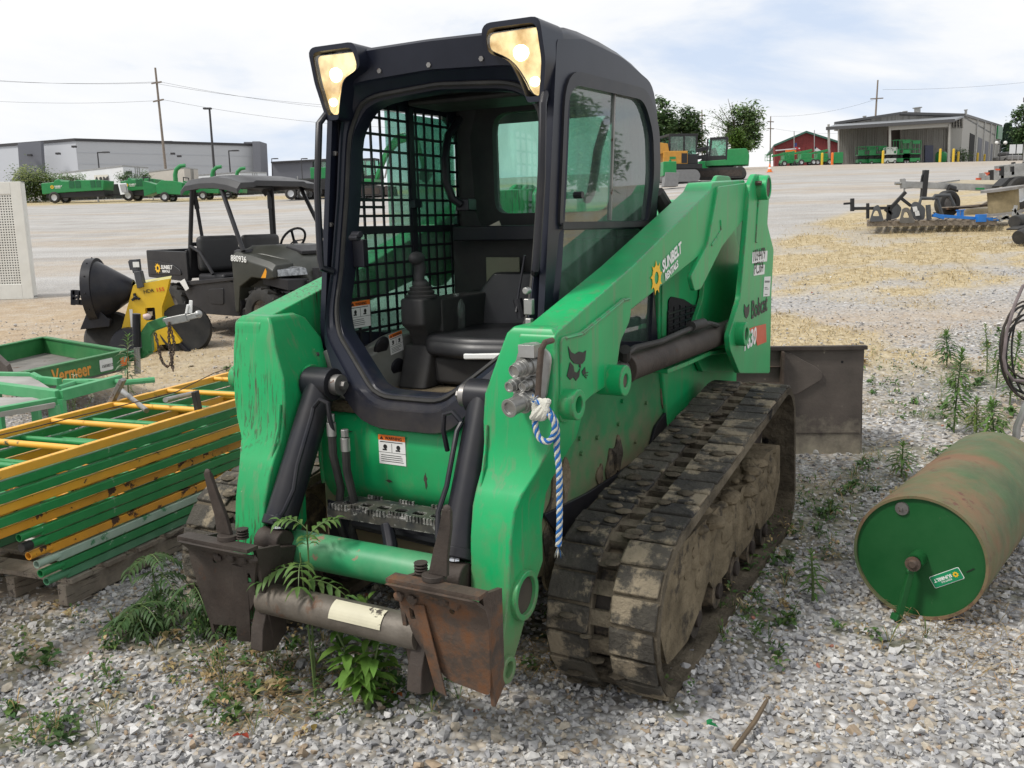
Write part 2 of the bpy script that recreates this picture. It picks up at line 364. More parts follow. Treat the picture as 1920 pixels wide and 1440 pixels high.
WEED = [  # photo x, y of a weedy spot, its radius in metres, how many clumps
 (330, 1175, .26, 26), (400, 1220, .22, 22), (470, 1240, .22, 18), (560, 1290, .28, 26), (650, 1310, .2, 22), (740, 1300, .22, 16), (640, 1240, .2, 16),
 (215, 1275, .07, 7), (200, 1310, .12, 8), (110, 1370, .10, 8), (30, 1375, .14, 12), (130, 1400, .10, 7), (430, 1345, .10, 8), (60, 1180, .18, 9), (30, 1250, .14, 8),
 (350, 1345, .08, 3), (480, 1270, .2, 10), (800, 1290, .14, 6), (1010, 1240, .12, 7), (1000, 1180, .14, 9),
 (1415, 1150, .15, 26), (1450, 1080, .16, 18), (1400, 1210, .1, 8), (1500, 980, .28, 34), (1530, 930, .3, 26), (1600, 960, .25, 16), (1560, 1040, .12, 6), (1480, 1020, .2, 18),
 (1680, 850, .35, 24), (1640, 900, .3, 18), (1740, 730, .6, 40), (1800, 780, .4, 36), (1860, 720, .5, 40), (1690, 690, .45, 14), (1880, 640, .5, 22), (1640, 760, .35, 16),
 (1600, 1180, .1, 4), (1440, 1240, .06, 3), (1690, 1210, .1, 4), (1890, 1110, .1, 3), (1270, 1330, .08, 3), (300, 640, .5, 10), (150, 690, .4, 8), (420, 690, .3, 8)]
WZ = [(G(a, b), r, n) for a, b, r, n in WEED]
def weed_m(x, y):
    m = np.zeros_like(np.asarray(x, float))
    for g, r, n in WZ: m = np.maximum(m, (1 - sst(np.hypot(x - g.x, y - g.y), r * .5, r * 1.25)) * min(.6, n / (r * r * 400)))
    return np.clip(m, 0, 1)

ys = np.concatenate([np.linspace(-8, 1, 14)[:-1], np.geomspace(1, 700, 480)])
as_ = np.linspace(-1.7, 1.7, 300)
YY, AA = np.meshgrid(ys, as_, indexing='ij'); XX = AA * (np.maximum(YY, 0) + 4)
ZZ = T(XX, YY)
def grid_mesh(name, X, Y, Z):
    h, w = X.shape; me = bpy.data.meshes.new(name)
    idx = np.arange(h * w).reshape(h, w)
    q = np.stack([idx[:-1, :-1], idx[:-1, 1:], idx[1:, 1:], idx[1:, :-1]], -1).reshape(-1, 4)
    np_mesh(me, np.stack([X, Y, Z], -1).reshape(-1, 3), q); return me
def np_mesh(me, v, f):                   # v (n,3), f (m,k) all faces the same size
    k = f.shape[1]; me.vertices.add(len(v)); me.vertices.foreach_set('co', np.asarray(v, np.float32).ravel())
    me.loops.add(f.size); me.loops.foreach_set('vertex_index', f.astype(np.int32).ravel())
    me.polygons.add(len(f)); me.polygons.foreach_set('loop_start', np.arange(0, f.size, k, dtype=np.int32))
    me.update(calc_edges=True); return me
gm = grid_mesh('ground', XX, YY, ZZ); go = bpy.data.objects.new('ground', gm); COL.objects.link(go); tag(go, kind='structure')
gm.shade_smooth()
at_ = gm.color_attributes.new('cover', 'FLOAT_COLOR', 'POINT')
C_ = np.stack([straw_m(XX, YY), dirt_m(XX, YY), weed_m(XX, YY), np.ones_like(XX)], -1).astype(np.float32)
at_.data.foreach_set('color', C_.ravel())

def ground_mat():
    m = bpy.data.materials.new('gravel_ground'); m.use_nodes = True; t = m.node_tree; b = t.nodes['Principled BSDF']; l = t.links.new
    b.inputs['Roughness'].default_value = .95; b.inputs['Specular IOR Level'].default_value = .15
    def nn(k, **a):
        n = t.nodes.new(k)
        for p, q in a.items(): setattr(n, p, q)
        return n
    tx = nn('ShaderNodeTexCoord').outputs['Object']
    at = nn('ShaderNodeAttribute', attribute_name='cover'); sp = nn('ShaderNodeSeparateColor'); l(at.outputs['Color'], sp.inputs[0])
    def vor(sc, feat='F1'):
        n = nn('ShaderNodeTexVoronoi', feature=feat); n.inputs['Scale'].default_value = sc; l(tx, n.inputs['Vector']); return n
    def noise(sc, det=6, r=.6):
        n = nn('ShaderNodeTexNoise'); n.inputs['Scale'].default_value = sc; n.inputs['Detail'].default_value = det; n.inputs['Roughness'].default_value = r; l(tx, n.inputs['Vector']); return n.outputs[0]
    def ramp(f, *st):
        n = nn('ShaderNodeValToRGB'); e = n.color_ramp.elements
        while len(e) < len(st): e.new(.5)
        for q, (p, c) in zip(e, st): q.position = p; q.color = (*c, 1)
        l(f, n.inputs[0]); return n.outputs[0]
    def mix(f, a, c, bt='MIX'):
        n = nn('ShaderNodeMix', data_type='RGBA', blend_type=bt)
        for s_, q in ((0, f), (6, a), (7, c)):
            if isinstance(q, tuple): n.inputs[s_].default_value = (*q, 1)
            elif isinstance(q, (float, int)): n.inputs[s_].default_value = q
            else: l(q, n.inputs[s_])
        return n.outputs[2]
    def mr(f, a, c, d=0, e=1):
        n = nn('ShaderNodeMapRange')
        for i, q in zip((1, 2, 3, 4), (a, c, d, e)): n.inputs[i].default_value = q
        l(f, n.inputs[0]); return n.outputs[0]
    v1 = vor(30); sc1 = nn('ShaderNodeSeparateColor'); l(v1.outputs['Color'], sc1.inputs[0])
    peb = ramp(sc1.outputs[0], (0, (.26, .255, .255)), (.35, (.37, .365, .36)), (.6, (.46, .45, .44)), (.8, (.44, .385, .31)), (.95, (.57, .56, .55)))
    gap = mr(v1.outputs['Distance'], .35, .75, 1, .35)
    peb = mix(gap, (.16, .14, .115), peb)
    big = noise(.7, 8, .6)
    lot = ramp(big, (.35, (.335, .325, .31)), (.5, (.395, .385, .372)), (.65, (.455, .445, .43)))
    sep = nn('ShaderNodeSeparateXYZ'); l(tx, sep.inputs[0])
    farf = mr(sep.outputs[1], 6, 16)
    mpn = nn('ShaderNodeMapping'); mpn.inputs['Scale'].default_value = (.10, .75, .3); mpn.inputs['Rotation'].default_value = (0, 0, .5); l(tx, mpn.inputs[0])
    rn = nn('ShaderNodeTexNoise'); rn.inputs['Scale'].default_value = 1; rn.inputs['Detail'].default_value = 7; rn.inputs['Roughness'].default_value = .62; l(mpn.outputs[0], rn.inputs['Vector'])
    lot = mix(mr(rn.outputs[0], .50, .62, 0, .55), lot, (.29, .255, .215)); lot = mix(mr(rn.outputs[0], .47, .36, 0, .6), lot, (.50, .49, .475))
    c = mix(farf, peb, mix(.3, lot, peb))
    dcol = ramp(noise(3, 8, .65), (.3, (.30, .215, .135)), (.5, (.40, .31, .21)), (.7, (.46, .40, .32)))
    fine = noise(22, 6, .7)
    def brk(ch, w=.5):                   # break a mask's edge up with fine noise
        ad = nn('ShaderNodeMath', operation='MULTIPLY_ADD'); l(fine, ad.inputs[0]); ad.inputs[1].default_value = w; l(ch, ad.inputs[2])
        return mr(ad.outputs[0], w * .5 + .12, w * .5 + .85)
    c = mix(brk(sp.outputs[1], .9), c, dcol)
    st = ramp(noise(9, 8, .7), (.32, (.27, .21, .125)), (.5, (.44, .36, .22)), (.68, (.54, .465, .32)))
    c = mix(brk(sp.outputs[0], 1.0), c, st)
    wd_ = ramp(noise(14, 7, .7), (.35, (.055, .06, .028)), (.52, (.10, .105, .05)), (.65, (.24, .20, .14)))
    c = mix(brk(sp.outputs[2], .8), c, wd_)
    l(c, b.inputs['Base Color'])
    bp = nn('ShaderNodeBump'); bp.inputs['Strength'].default_value = .7; bp.inputs['Distance'].default_value = .02
    h = nn('ShaderNodeMath', operation='SUBTRACT'); h.inputs[0].default_value = 1; l(v1.outputs['Distance'], h.inputs[1]); l(h.outputs[0], bp.inputs['Height']); l(bp.outputs[0], b.inputs['Normal'])
    return m
gm.materials.append(ground_mat())

# ---- loose stones, in one mass
def rock(seed, n=9):
    r = random.Random(seed); bm = bmesh.new()
    for _ in range(n):
        v = Vector((r.gauss(0, 1), r.gauss(0, 1), r.gauss(0, 1))).normalized() * r.uniform(.75, 1)
        bm.verts.new((v.x * r.uniform(.8, 1.05), v.y * .85, v.z * .66))
    bmesh.ops.convex_hull(bm, input=bm.verts)
    bmesh.ops.delete(bm, geom=[v for v in bm.verts if not v.link_faces], context='VERTS')
    bmesh.ops.triangulate(bm, faces=bm.faces)
    v = np.array([x.co[:] for x in bm.verts]); bm.verts.index_update(); f = np.array([[q.index for q in p.verts] for p in bm.faces]); bm.free(); return v, f
ROCKS = [rock(100 + i, 9 + i % 4) for i in range(14)]
def rotm(n):
    q = RNG.normal(size=(n, 4)); q /= np.linalg.norm(q, axis=1)[:, None]; w, x, y, z = q.T
    return np.stack([1 - 2 * (y * y + z * z), 2 * (x * y - w * z), 2 * (x * z + w * y), 2 * (x * y + w * z), 1 - 2 * (x * x + z * z), 2 * (y * z - w * x), 2 * (x * z - w * y), 2 * (y * z + w * x), 1 - 2 * (x * x + y * y)], -1).reshape(n, 3, 3)
def scatter_stones():
    P_ = []
    for y0, y1, dens in ((1.55, 2.2, 3700), (2.2, 3, 3300), (3, 4, 2600), (4, 5.2, 1650), (5.2, 7, 850), (7, 9.5, 380), (9.5, 13, 120)):
        aw = .68; n = int(dens * (y1 * y1 - y0 * y0) * aw)
        y = np.sqrt(RNG.uniform(y0 * y0, y1 * y1, n)); x = RNG.uniform(-aw, aw, n) * y
        P_.append(np.stack([x, y], -1))
    P_ = np.concatenate(P_); x, y = P_.T
    keep = RNG.random(len(x)) > np.clip(.75 * straw_m(x, y) + .62 * weed_m(x, y) + .5 * sst(dirt_m(x, y), .3, .8), 0, .93)
    x, y = x[keep], y[keep]; n = len(x)
    s = np.clip(RNG.lognormal(math.log(.0122), .36, n), .007, .034) * (1 + .02 * y)
    z = T(x, y) + s * RNG.uniform(-.15, .55, n)
    R_ = rotm(n) * np.array([1, 1, .8])[None, :, None]; k = RNG.integers(0, len(ROCKS), n)
    tone = fbm(x, y, 1.1, 4, 21) - .5; dm = dirt_m(x, y)
    base = np.array([(.47, .465, .46), (.57, .56, .54), (.365, .365, .375), (.66, .65, .635), (.53, .47, .38), (.40, .31, .22), (.22, .22, .23), (.40, .17, .12)])
    pr = np.array([.27, .22, .17, .12, .12, .055, .04, .003]); ci = RNG.choice(8, n, p=pr / pr.sum())
    col = .78 * base[ci] * (1 + RNG.normal(0, .10, n) + .35 * tone)[:, None]
    tan = np.array((.44, .36, .26)); col = col * (1 - .35 * dm[:, None]) + tan * .35 * dm[:, None]
    V, F, Cc = [], [], []; off = 0
    for i, (rv, rf) in enumerate(ROCKS):
        w = np.where(k == i)[0]
        if not len(w): continue
        vv = np.einsum('nij,vj->nvi', R_[w], rv) * s[w][:, None, None] + np.stack([x[w], y[w], z[w]], -1)[:, None, :]
        ff = rf[None] + (np.arange(len(w)) * len(rv))[:, None, None] + off
        V.append(vv.reshape(-1, 3)); F.append(ff.reshape(-1, 3)); Cc.append(np.repeat(col[w], len(rv), 0)); off += len(w) * len(rv)
    me = np_mesh(bpy.data.meshes.new('gravel'), np.concatenate(V), np.concatenate(F))
    a = me.color_attributes.new('tint', 'FLOAT_COLOR', 'POINT'); cc = np.concatenate(Cc); a.data.foreach_set('color', np.concatenate([np.clip(cc, .02, .9), np.ones((len(cc), 1))], 1).astype(np.float32).ravel())
    o = bpy.data.objects.new('gravel', me); COL.objects.link(o); tag(o, 'loose pale grey crushed stone over the yard', 'gravel', kind='stuff')
    me.materials.append(tint_mat('stone', .85, .10, 60)); me.shade_flat(); return o
def tint_mat(name, rough, var, sc, transl=0):
    m = bpy.data.materials.new(name); m.use_nodes = True; t = m.node_tree; b = t.nodes['Principled BSDF']; l = t.links.new
    b.inputs['Roughness'].default_value = rough; b.inputs['Specular IOR Level'].default_value = .25
    a = t.nodes.new('ShaderNodeAttribute'); a.attribute_name = 'tint'
    n = t.nodes.new('ShaderNodeTexNoise'); n.inputs['Scale'].default_value = sc; n.inputs['Detail'].default_value = 6
    tx = t.nodes.new('ShaderNodeTexCoord'); l(tx.outputs['Object'], n.inputs['Vector'])
    mr = t.nodes.new('ShaderNodeMapRange'); mr.inputs[1].default_value = .3; mr.inputs[2].default_value = .7; mr.inputs[3].default_value = 1 - var * 2; mr.inputs[4].default_value = 1 + var * 2; l(n.outputs[0], mr.inputs[0])
    x = t.nodes.new('ShaderNodeMix'); x.data_type = 'RGBA'; x.blend_type = 'MULTIPLY'; x.inputs[0].default_value = 1; l(a.outputs['Color'], x.inputs[6]); l(mr.outputs[0], x.inputs[7]); l(x.outputs[2], b.inputs['Base Color'])
    if transl:
        tr = t.nodes.new('ShaderNodeBsdfTranslucent'); l(x.outputs[2], tr.inputs[0]); ms = t.nodes.new('ShaderNodeMixShader'); ms.inputs[0].default_value = transl
        l(b.outputs[0], ms.inputs[1]); l(tr.outputs[0], ms.inputs[2]); l(ms.outputs[0], t.nodes['Material Output'].inputs[0])
    return m
scatter_stones()

# ---------------------------------------------------------------- leaves
m_leaf = tint_mat('leaf', .5, .15, 20, .35)
class LB:                                # a batch of little folded leaves
    def __init__(s): s.p = []; s.d = []; s.l = []; s.w = []; s.c = []; s.dr = []
    def leaf(s, p, d, l, w, c, droop=.25): s.p.append(p[:]); s.d.append(d[:]); s.l.append(l); s.w.append(w); s.c.append(c); s.dr.append(droop)
    def many(s, p, d, l, w, c, droop):
        s.p += list(p); s.d += list(d); s.l += list(l); s.w += list(w); s.c += list(c); s.dr += list(droop)
    def build(s, name, parent=None, mat=None):
        p = np.array(s.p, float); d = np.array(s.d, float); d /= np.linalg.norm(d, axis=1)[:, None] + 1e-9; l = np.array(s.l)[:, None]; w = np.array(s.w)[:, None]; dr = np.array(s.dr)[:, None]
        up = np.tile(np.array([0, 0, 1.]), (len(p), 1)); up[np.abs(d[:, 2]) > .95] = (1, 0, 0)
        sd = np.cross(d, up); sd /= np.linalg.norm(sd, axis=1)[:, None]; up = np.cross(sd, d); dn = np.array([0, 0, -1.])
        m1 = p + d * l * .38; m2 = p + d * l * .72 + dn * l * dr * .35; tip = p + d * l + dn * l * dr
        V = np.stack([p, m1 - sd * w * .5 + up * w * .18, m1, m1 + sd * w * .5 + up * w * .18, m2 - sd * w * .36 + up * w * .12, m2, m2 + sd * w * .36 + up * w * .12, tip], 1)
        n = len(p); fb = np.array([[0, 2, 1], [0, 3, 2], [1, 2, 5], [1, 5, 4], [2, 3, 6], [2, 6, 5], [4, 5, 7], [5, 6, 7]])
        F = (fb[None] + (np.arange(n) * 8)[:, None, None]).reshape(-1, 3)
        me = np_mesh(bpy.data.meshes.new(name), V.reshape(-1, 3), F)
        a = me.color_attributes.new('tint', 'FLOAT_COLOR', 'POINT'); cc = np.repeat(np.array(s.c), 8, 0); a.data.foreach_set('color', np.concatenate([cc, np.ones((len(cc), 1))], 1).astype(np.float32).ravel())
        me.materials.append(mat or m_leaf); me.shade_smooth()
        o = bpy.data.objects.new(name, me); COL.objects.link(o); o.parent = parent; return o
def jc(c, v=.2):
    k = 1 + random.uniform(-v, v); return (c[0] * k * random.uniform(.9, 1.15), c[1] * k, c[2] * k * random.uniform(.85, 1.1))
GL = (.10, .18, .05); GD_ = (.065, .13, .045); GY = (.12, .17, .04); DRY = (.42, .33, .18)

# low weeds between the stones
lb = LB()
for g, r, n in WZ:
    for _ in range(int(n * .85)):
        a = random.uniform(0, 6.28); q = r * math.sqrt(random.random()) * 1.1; cx, cy = g.x + q * math.cos(a), g.y + q * math.sin(a); cz = Tz(cx, cy)
        kind = random.random(); h = random.uniform(.015, .06) * (1.5 if g.y > 5 else 1)
        dryc = random.random() < .16
        for k in range(random.randint(7, 15)):
            b = random.uniform(0, 6.28); el = random.uniform(.2, 1.3)
            d = (math.cos(b) * math.cos(el), math.sin(b) * math.cos(el), math.sin(el)); col = jc(DRY if dryc else (GL if random.random() < .6 else GD_), .3)
            if kind < .45: lb.leaf((cx + random.uniform(-.02, .02), cy + random.uniform(-.02, .02), cz + random.uniform(0, .03)), d, h * random.uniform(.6, 1.3), h * random.uniform(.25, .5), col, .5)
            elif kind < .8:
                z = random.uniform(.0, .10); lb.leaf((cx + random.uniform(-.03, .03), cy + random.uniform(-.03, .03), cz + z), d, random.uniform(.012, .028), random.uniform(.007, .014), col, .3)
            else: lb.leaf((cx, cy, cz), (d[0] * .5, d[1] * .5, d[2] + .3), random.uniform(.06, .17), .004, jc(GL if random.random() < .6 else DRY, .3), .45)
tag(lb.build('low_weeds'), 'low green weeds and grass growing through the gravel', 'weeds', kind='stuff')
# dry grass
lb = LB()
def dry_patch(n, y0, y1, a0, a1, hh):
    y = np.sqrt(RNG.uniform(y0 * y0, y1 * y1, n)); x = RNG.uniform(a0, a1, n) * y; k = RNG.random(n) < straw_m(x, y) ** 1.5; x, y = x[k], y[k]; z = T(x, y); m = len(x)
    b = RNG.uniform(0, 6.28, m); el = RNG.uniform(.15, 1.2, m)
    d = np.stack([np.cos(b) * np.cos(el), np.sin(b) * np.cos(el), np.sin(el)], -1)
    c = np.array(DRY) * RNG.uniform(.7, 1.45, (m, 1)); gsel = RNG.random(m) < .06; c[gsel] = np.array((.14, .12, .05))
    lb.many(np.stack([x, y, z], -1), d, RNG.uniform(.03, hh, m), RNG.uniform(.005, .012, m), c, RNG.uniform(.1, .6, m))
dry_patch(26000, 9, 20, .16, .66, .11); dry_patch(9000, 6.5, 11, .2, .66, .09); dry_patch(7000, 58, 68, -.72, .05, .5); dry_patch(4000, 7, 11, -.6, -.15, .1)
for g, r, n in [(G(500, 1290), .3, 160), (G(460, 1260), .25, 120), (G(560, 1300), .2, 80), (G(1830, 1180), .3, 160), (G(1880, 1250), .3, 140), (G(1010, 1250), .14, 90), (G(1560, 900), .3, 80)]:
    for _ in range(n):
        a = random.uniform(0, 6.28); q = r * math.sqrt(random.random()); b = random.uniform(0, 6.28); el = random.uniform(0, .5)
        x, y = g.x + q * math.cos(a), g.y + q * math.sin(a); lb.leaf((x, y, Tz(x, y) + random.uniform(.01, .03)), (math.cos(b) * math.cos(el), math.sin(b) * math.cos(el), math.sin(el)), random.uniform(.05, .16), .003, jc((.34, .25, .13), .35), .3)
tag(lb.build('dry_grass'), 'dry straw coloured grass over the verge', 'grass', kind='stuff')

m_stem = M('green_stem', (.09, .14, .04), .6, var=.3)
m_dstem = M('woody_stem', (.12, .085, .05), .7, var=.3)
def horseweed(name, label, base, h, n=70, ll=.06, col=GL, lean=(0, 0), top=1.0, group=None):
    r = thing(name, label, 'weed', base, 0, group)
    pts = [Vector((lean[0] * t * t, lean[1] * t * t, h * t)) for t in (0, .25, .5, .75, 1)]
    MB().tube(pts, [.006, .0055, .005, .004, .002], 6).build('stem', m_stem, r)
    b = LB()
    for i in range(n):
        t = .12 + .88 * (i / n) ** .8; p = Vector((lean[0] * t * t, lean[1] * t * t, h * t)); a = i * 2.4 + random.uniform(-.3, .3); el = .15 + .9 * max(0, t - .7) / .3
        k = (.65 + .5 * math.sin(math.pi * min(1, t * 1.05))) * ll * random.uniform(.75, 1.2)
        b.leaf(p, (math.cos(a) * math.cos(el), math.sin(a) * math.cos(el), math.sin(el)), k * 1.2, k * .26, jc(col, .25) if t < .85 else jc((.11, .20, .05), .2), .45 * (1 - max(0, t - .6)))
    b.build('foliage', r); return r
HW = [(1775, 690, .36, 80, .10, GD_, 'dark bushy upright weed on the gravel left of the tall weeds'), (1788, 812, .66, 150, .085, GL, 'tallest leafy green weed standing behind the green roller'),
      (1850, 700, .48, 60, .06, GY, 'thin yellow green weed beside the hose coil'), (1868, 730, .52, 90, .08, GL, 'leaning leafy weed just left of the hose coil'),
      (1893, 760, .62, 120, .09, GL, 'dense leafy weed under the hose coil'), (1690, 895, .24, 50, .075, GL, 'short leafy weed rising left of the roller barrel'),
      (1524, 1128, .235, 46, .055, GL, 'single green weed on the stones between the track and roller'), (1862, 840, .34, 80, .09, GL, 'low spreading weed behind the top of the roller barrel'), (1830, 820, .30, 60, .08, GY, 'pale low weed between the two leafy weeds behind the roller')]
for i, (px, py, h, n, ll, c, lab) in enumerate(HW): horseweed('leafy_weed', lab, G(px, py), h * .85, n, ll * .9, c, (random.uniform(-.04, .04), random.uniform(-.03, .03)), group='tall weeds along the right side')
def compound(b, stems, p, d, l, nl, ll, col, droop=.35):   # a feather-shaped leaf
    d = Vector(d).normalized(); pts = []
    for i in range(nl + 1):
        t = i / nl; pts.append(Vector(p) + d * l * t + Vector((0, 0, -1)) * l * droop * t * t)
    stems.tube(pts, [.0022] * nl + [.001], 5)
    sd = d.cross(Vector((0, 0, 1))).normalized()
    for i in range(1, nl + 1):
        dd = (pts[i] - pts[i - 1]).normalized(); k = ll * (1 - .25 * abs(i / nl - .4))
        for s in (-1, 1): b.leaf(pts[i], (sd * s * .85 + dd * .55), k * random.uniform(.85, 1.1), k * .30, jc(col, .2), .45)
    b.leaf(pts[-1], d + Vector((0, 0, -.5)), ll * .9, ll * .28, jc(col, .2), .4)
def sapling(name, label, base, tops, col, group=None):
    r = thing(name, label, 'plant', base); st = MB(); b = LB(); base = Vector(base)
    for (o, leaves) in tops:
        o = Vector(o); st.tube([Vector((0, 0, -.01)), o * .5 + Vector((0, 0, .02)), o], [.0042, .0035, .0022], 6)
        for (d, l, nl, ll, dr) in leaves: compound(b, st, o * random.uniform(.8, 1), d, l, nl, ll, col, dr)
    st.build('stem', m_stem, r); b.build('foliage', r); return r
# ================================================================ TRACK LOADER
MY_RZ = rad(-118.48545)
MM = Matrix.Translation((.15110, 3.87568, 0)) @ Matrix.Rotation(MY_RZ, 4, 'Z'); MI = MM.inverted()
def MP(px, py, ax, val):                 # photo point on a plane of the machine (ax 0=X fore, 1=Y left, 2=Z up)
    c = MI @ CP; d = MI.to_3x3() @ ray(px, py); return c + d * ((val - c[ax]) / d[ax])
def xz(pts, Y): return [(lambda q: (q.x, q.z))(MP(a, b, 1, Y)) for a, b in pts]
def SIDE(Y, s=1): return Matrix(((-1, 0, 0, 0), (0, 0, 1, Y), (0, 1, 0, 0), (0, 0, 0, 1)))   # text plane facing +Y: u=-X, v=Z
def decal_side(px, py, Y, dx=(1, 0)):    # matrix at a photo point on plane Y, u axis along (-X, Z)=dx
    q = MP(px, py, 1, Y); return frame(q, (-dx[0], 0, dx[1]), (-(-dx[1]), 0, dx[0]))
LD = thing('track_loader', 'green compact track loader with black open cab, lit work lamps and muddy rubber tracks', 'track loader', MM.translation, MY_RZ)
def mir(poly, s): return [(p[0] * s, p[1]) for p in poly]

# ---- chassis
ch = MB()
prof = rnd([(.80, .80), (1.0, .80), (1.03, .73), (1.03, .54), (.97, .465), (.80, .46)], [0, .03, .05, .06, .03, 0])
ch.xz(prof, -.392, .392)
frt = ch.build('front_crossmember', m_green, LD, .004)
MB().bx(.80, 1.0, -.37, .37, .80, .806).build('dirt_ledge', m_muddy, frt)
cs = MB()
side = rnd([(.98, .30), (.98, .80), (.85, .86), (.2, .93), (-.2, .96), (-1.30, 1.02), (-1.30, .34), (-.9, .26), (.8, .26)], .03)
for s in (-1, 1): cs.xz(side, s * .37, s * .43)
cs.bx(-1.25, .94, -.37, .37, .27, .40)
cs.build('chassis', m_greendirt, LD, .004)
MB().bx(.70, .96, -.36, .36, .36, .45).bx(.60, .80, -.36, .36, .45, .78).build('undercarriage_plate', m_black, LD)
sk = MB()
for s in (-1, 1): sk.xz(rnd(xz([(1018, 965), (1100, 925), (1215, 850), (1228, 800), (1260, 755), (1275, 740), (1290, 760), (1240, 880), (1050, 1010)], .44), .02), s * .432, s * .444)
sk.build('track_guard', m_black, LD, .002)
bt = MB()
for px, py in [(1156, 690), (1158, 795), (1190, 828), (1118, 820), (1085, 822), (1230, 838), (1088, 850), (1210, 755), (1165, 752)]:
    q = MP(px, py, 1, .43); bt.cyl((q.x, .428, q.z), (q.x, .44, q.z), .009, 6)
bt.build('bolt', m_greendirt, LD)
for px, py, r in [(1160, 855, .06), (1150, 885, .07), (1060, 910, .06), (1045, 955, .08), (1250, 735, .06), (1285, 715, .06), (1040, 1040, .10), (1270, 700, .045), (1128, 892, .035)]:
    q = MP(px, py, 1, .44); ph = [random.uniform(0, 6.28) for _ in range(5)]
    ol = [(q.x + r * (1 + sum(math.sin(k * a + ph[k - 1]) * .22 / k ** .4 for k in (2, 3, 5))) * math.cos(a) * .8, q.z + r * (1 + sum(math.cos(k * a + ph[k - 1]) * .22 / k ** .4 for k in (2, 3, 5))) * math.sin(a) * 1.25) for a in np.linspace(0, 6.2, 44)]
    MB().flat([ol], Matrix(((1, 0, 0, 0), (0, 0, 1, .431), (0, 1, 0, 0), (0, 0, 0, 1))), .010).build('mud_cake', m_muddy, LD, .003)

# ---- cab front frame: loops (outer back, outer front, ridge, inner front, inner back)
XF = ([.74, .80, .90, 1.03, 1.10, 1.29, 1.55, 1.82, 1.9, 2.05], [1.055, 1.065, 1.055, .985, .955, .898, .846, .805, .82, .86])
def Xf(z): return float(np.interp(z, *XF))
def half(poly, r): 
    full = poly + [(-y, z) for y, z in poly[::-1] if y > 1e-6]; rr = r + [q for q, (y, z) in zip(r[::-1], poly[::-1]) if y > 1e-6]
    return rnd(full, rr, 6)
def resample(poly, n, c):                # n points by angle about c
    P_ = [Vector(p) for p in poly]; o = []
    for i in range(n):
        a = 2 * math.pi * (i + .5) / n; d = Vector((math.cos(a), math.sin(a))); best = 0
        for j in range(len(P_)):
            u = P_[j - 1] - Vector(c); v = P_[j] - P_[j - 1]; den = d.x * v.y - d.y * v.x
            if abs(den) < 1e-9: continue
            t = (u.x * v.y - u.y * v.x) / den; w = (u.x * d.y - u.y * d.x) / den
            if -1e-6 <= w <= 1 + 1e-6 and t > best: best = t
        o.append((c[0] + d.x * best, c[1] + d.y * best))
    return o
OUT = half([(0, .765), (.165, .765), (.445, 1.04), (.455, 1.12), (.445, 1.95), (.42, 2.035), (0, 2.04)], [0, .08, .09, .05, .05, .05, 0])
INN = half([(0, .885), (.125, .885), (.35, 1.07), (.379, 1.15), (.379, 1.865), (0, 1.89)], [0, .05, .09, .05, .16, 0])
CC = (0, 1.40); NL = 120
lo_ = resample(OUT, NL, CC); li_ = resample(INN, NL, CC)
def loopx(f, dx, w=.0):
    o = []
    for (a, b), (c, d) in zip(lo_, li_):
        a = a * (1 - w * (1 if b > 1.0 else max(0, (b - .8) / .2)) / .45); y = a * (1 - f) + c * f; z = b * (1 - f) + d * f; o.append((Xf(z) + dx, y, z))
    return o
fm = MB(); fm.loft([loopx(0, -.10), loopx(0, -.075, .008), loopx(.0, -.012, .042), loopx(.06, 0, .046), loopx(.62, .004), loopx(.66, -.012), loopx(.80, -.016), loopx(.84, -.03), loopx(1.0, -.035), loopx(1.015, -.045), loopx(1.03, -.05), loopx(1.03, -.10), loopx(.3, -.11)], cap=False)
ffo = fm.build('front_frame', m_cab, LD, 0, 50)
sl_l = loopx(.90, -.028); MB().tube(sl_l + sl_l[:1], .008, 6, False).build('door_seal', m_rubber, ffo)
for (by, bz) in ((.41, 1.0), (.425, 1.45), (.42, 1.70), (.2, 1.96), (.0, 1.96)):
    for s in (-1, 1): MB().cyl((Xf(bz) - .004, s * by, bz), (Xf(bz) + .008, s * by, bz), .009, 6).build('bolt', m_steel, ffo) if by > .05 or s > 0 else None
# ---- roof, sides, back
rf = MB()
rp = [(.80, 2.04), (.70, 2.062), (.60, 2.066), (.42, 2.062), (.25, 2.05), (.10, 2.03), (.0, 2.008), (-.075, 1.98), (-.125, 1.935)]
loops = []
for x, z in rp: loops.append([(x, y, z - dz) for y, dz in ((-.445, .09), (-.442, .035), (-.425, .01), (-.36, 0), (.36, 0), (.425, .01), (.442, .035), (.445, .09))])
rf.loft(loops, cap=False, close=False)
rf.loft([[(x, y, z - dz - .05) for y, dz in ((-.43, .05), (-.40, .02), (.40, .02), (.43, .05))] for x, z in rp], cap=False, close=False)
rf.bx(.72, .80, -.40, .40, 1.96, 2.035)
rf.build('roof', m_cab, LD, 0, 60)
sd_out = rnd([(.80, 2.0), (.60, 2.03), (.25, 2.02), (-.075, 1.965), (-.135, 1.84), (-.145, 1.60), (-.10, 1.20), (-.06, .90), (.93, .86), (.93, 1.10)], [.02, .02, .05, .08, .06, .03, .02, .02, .02, .02])
win = rnd(xz([(1064, 157), (1206, 188), (1222, 250), (1224, 330), (1214, 414), (1052, 416)], .45), [.09, .10, .05, .06, .02, .02], 6)
win2 = rnd(xz([(1050, 432), (1212, 428), (1235, 640), (1030, 640)], .45), [.02, .02, .02, .02], 4)
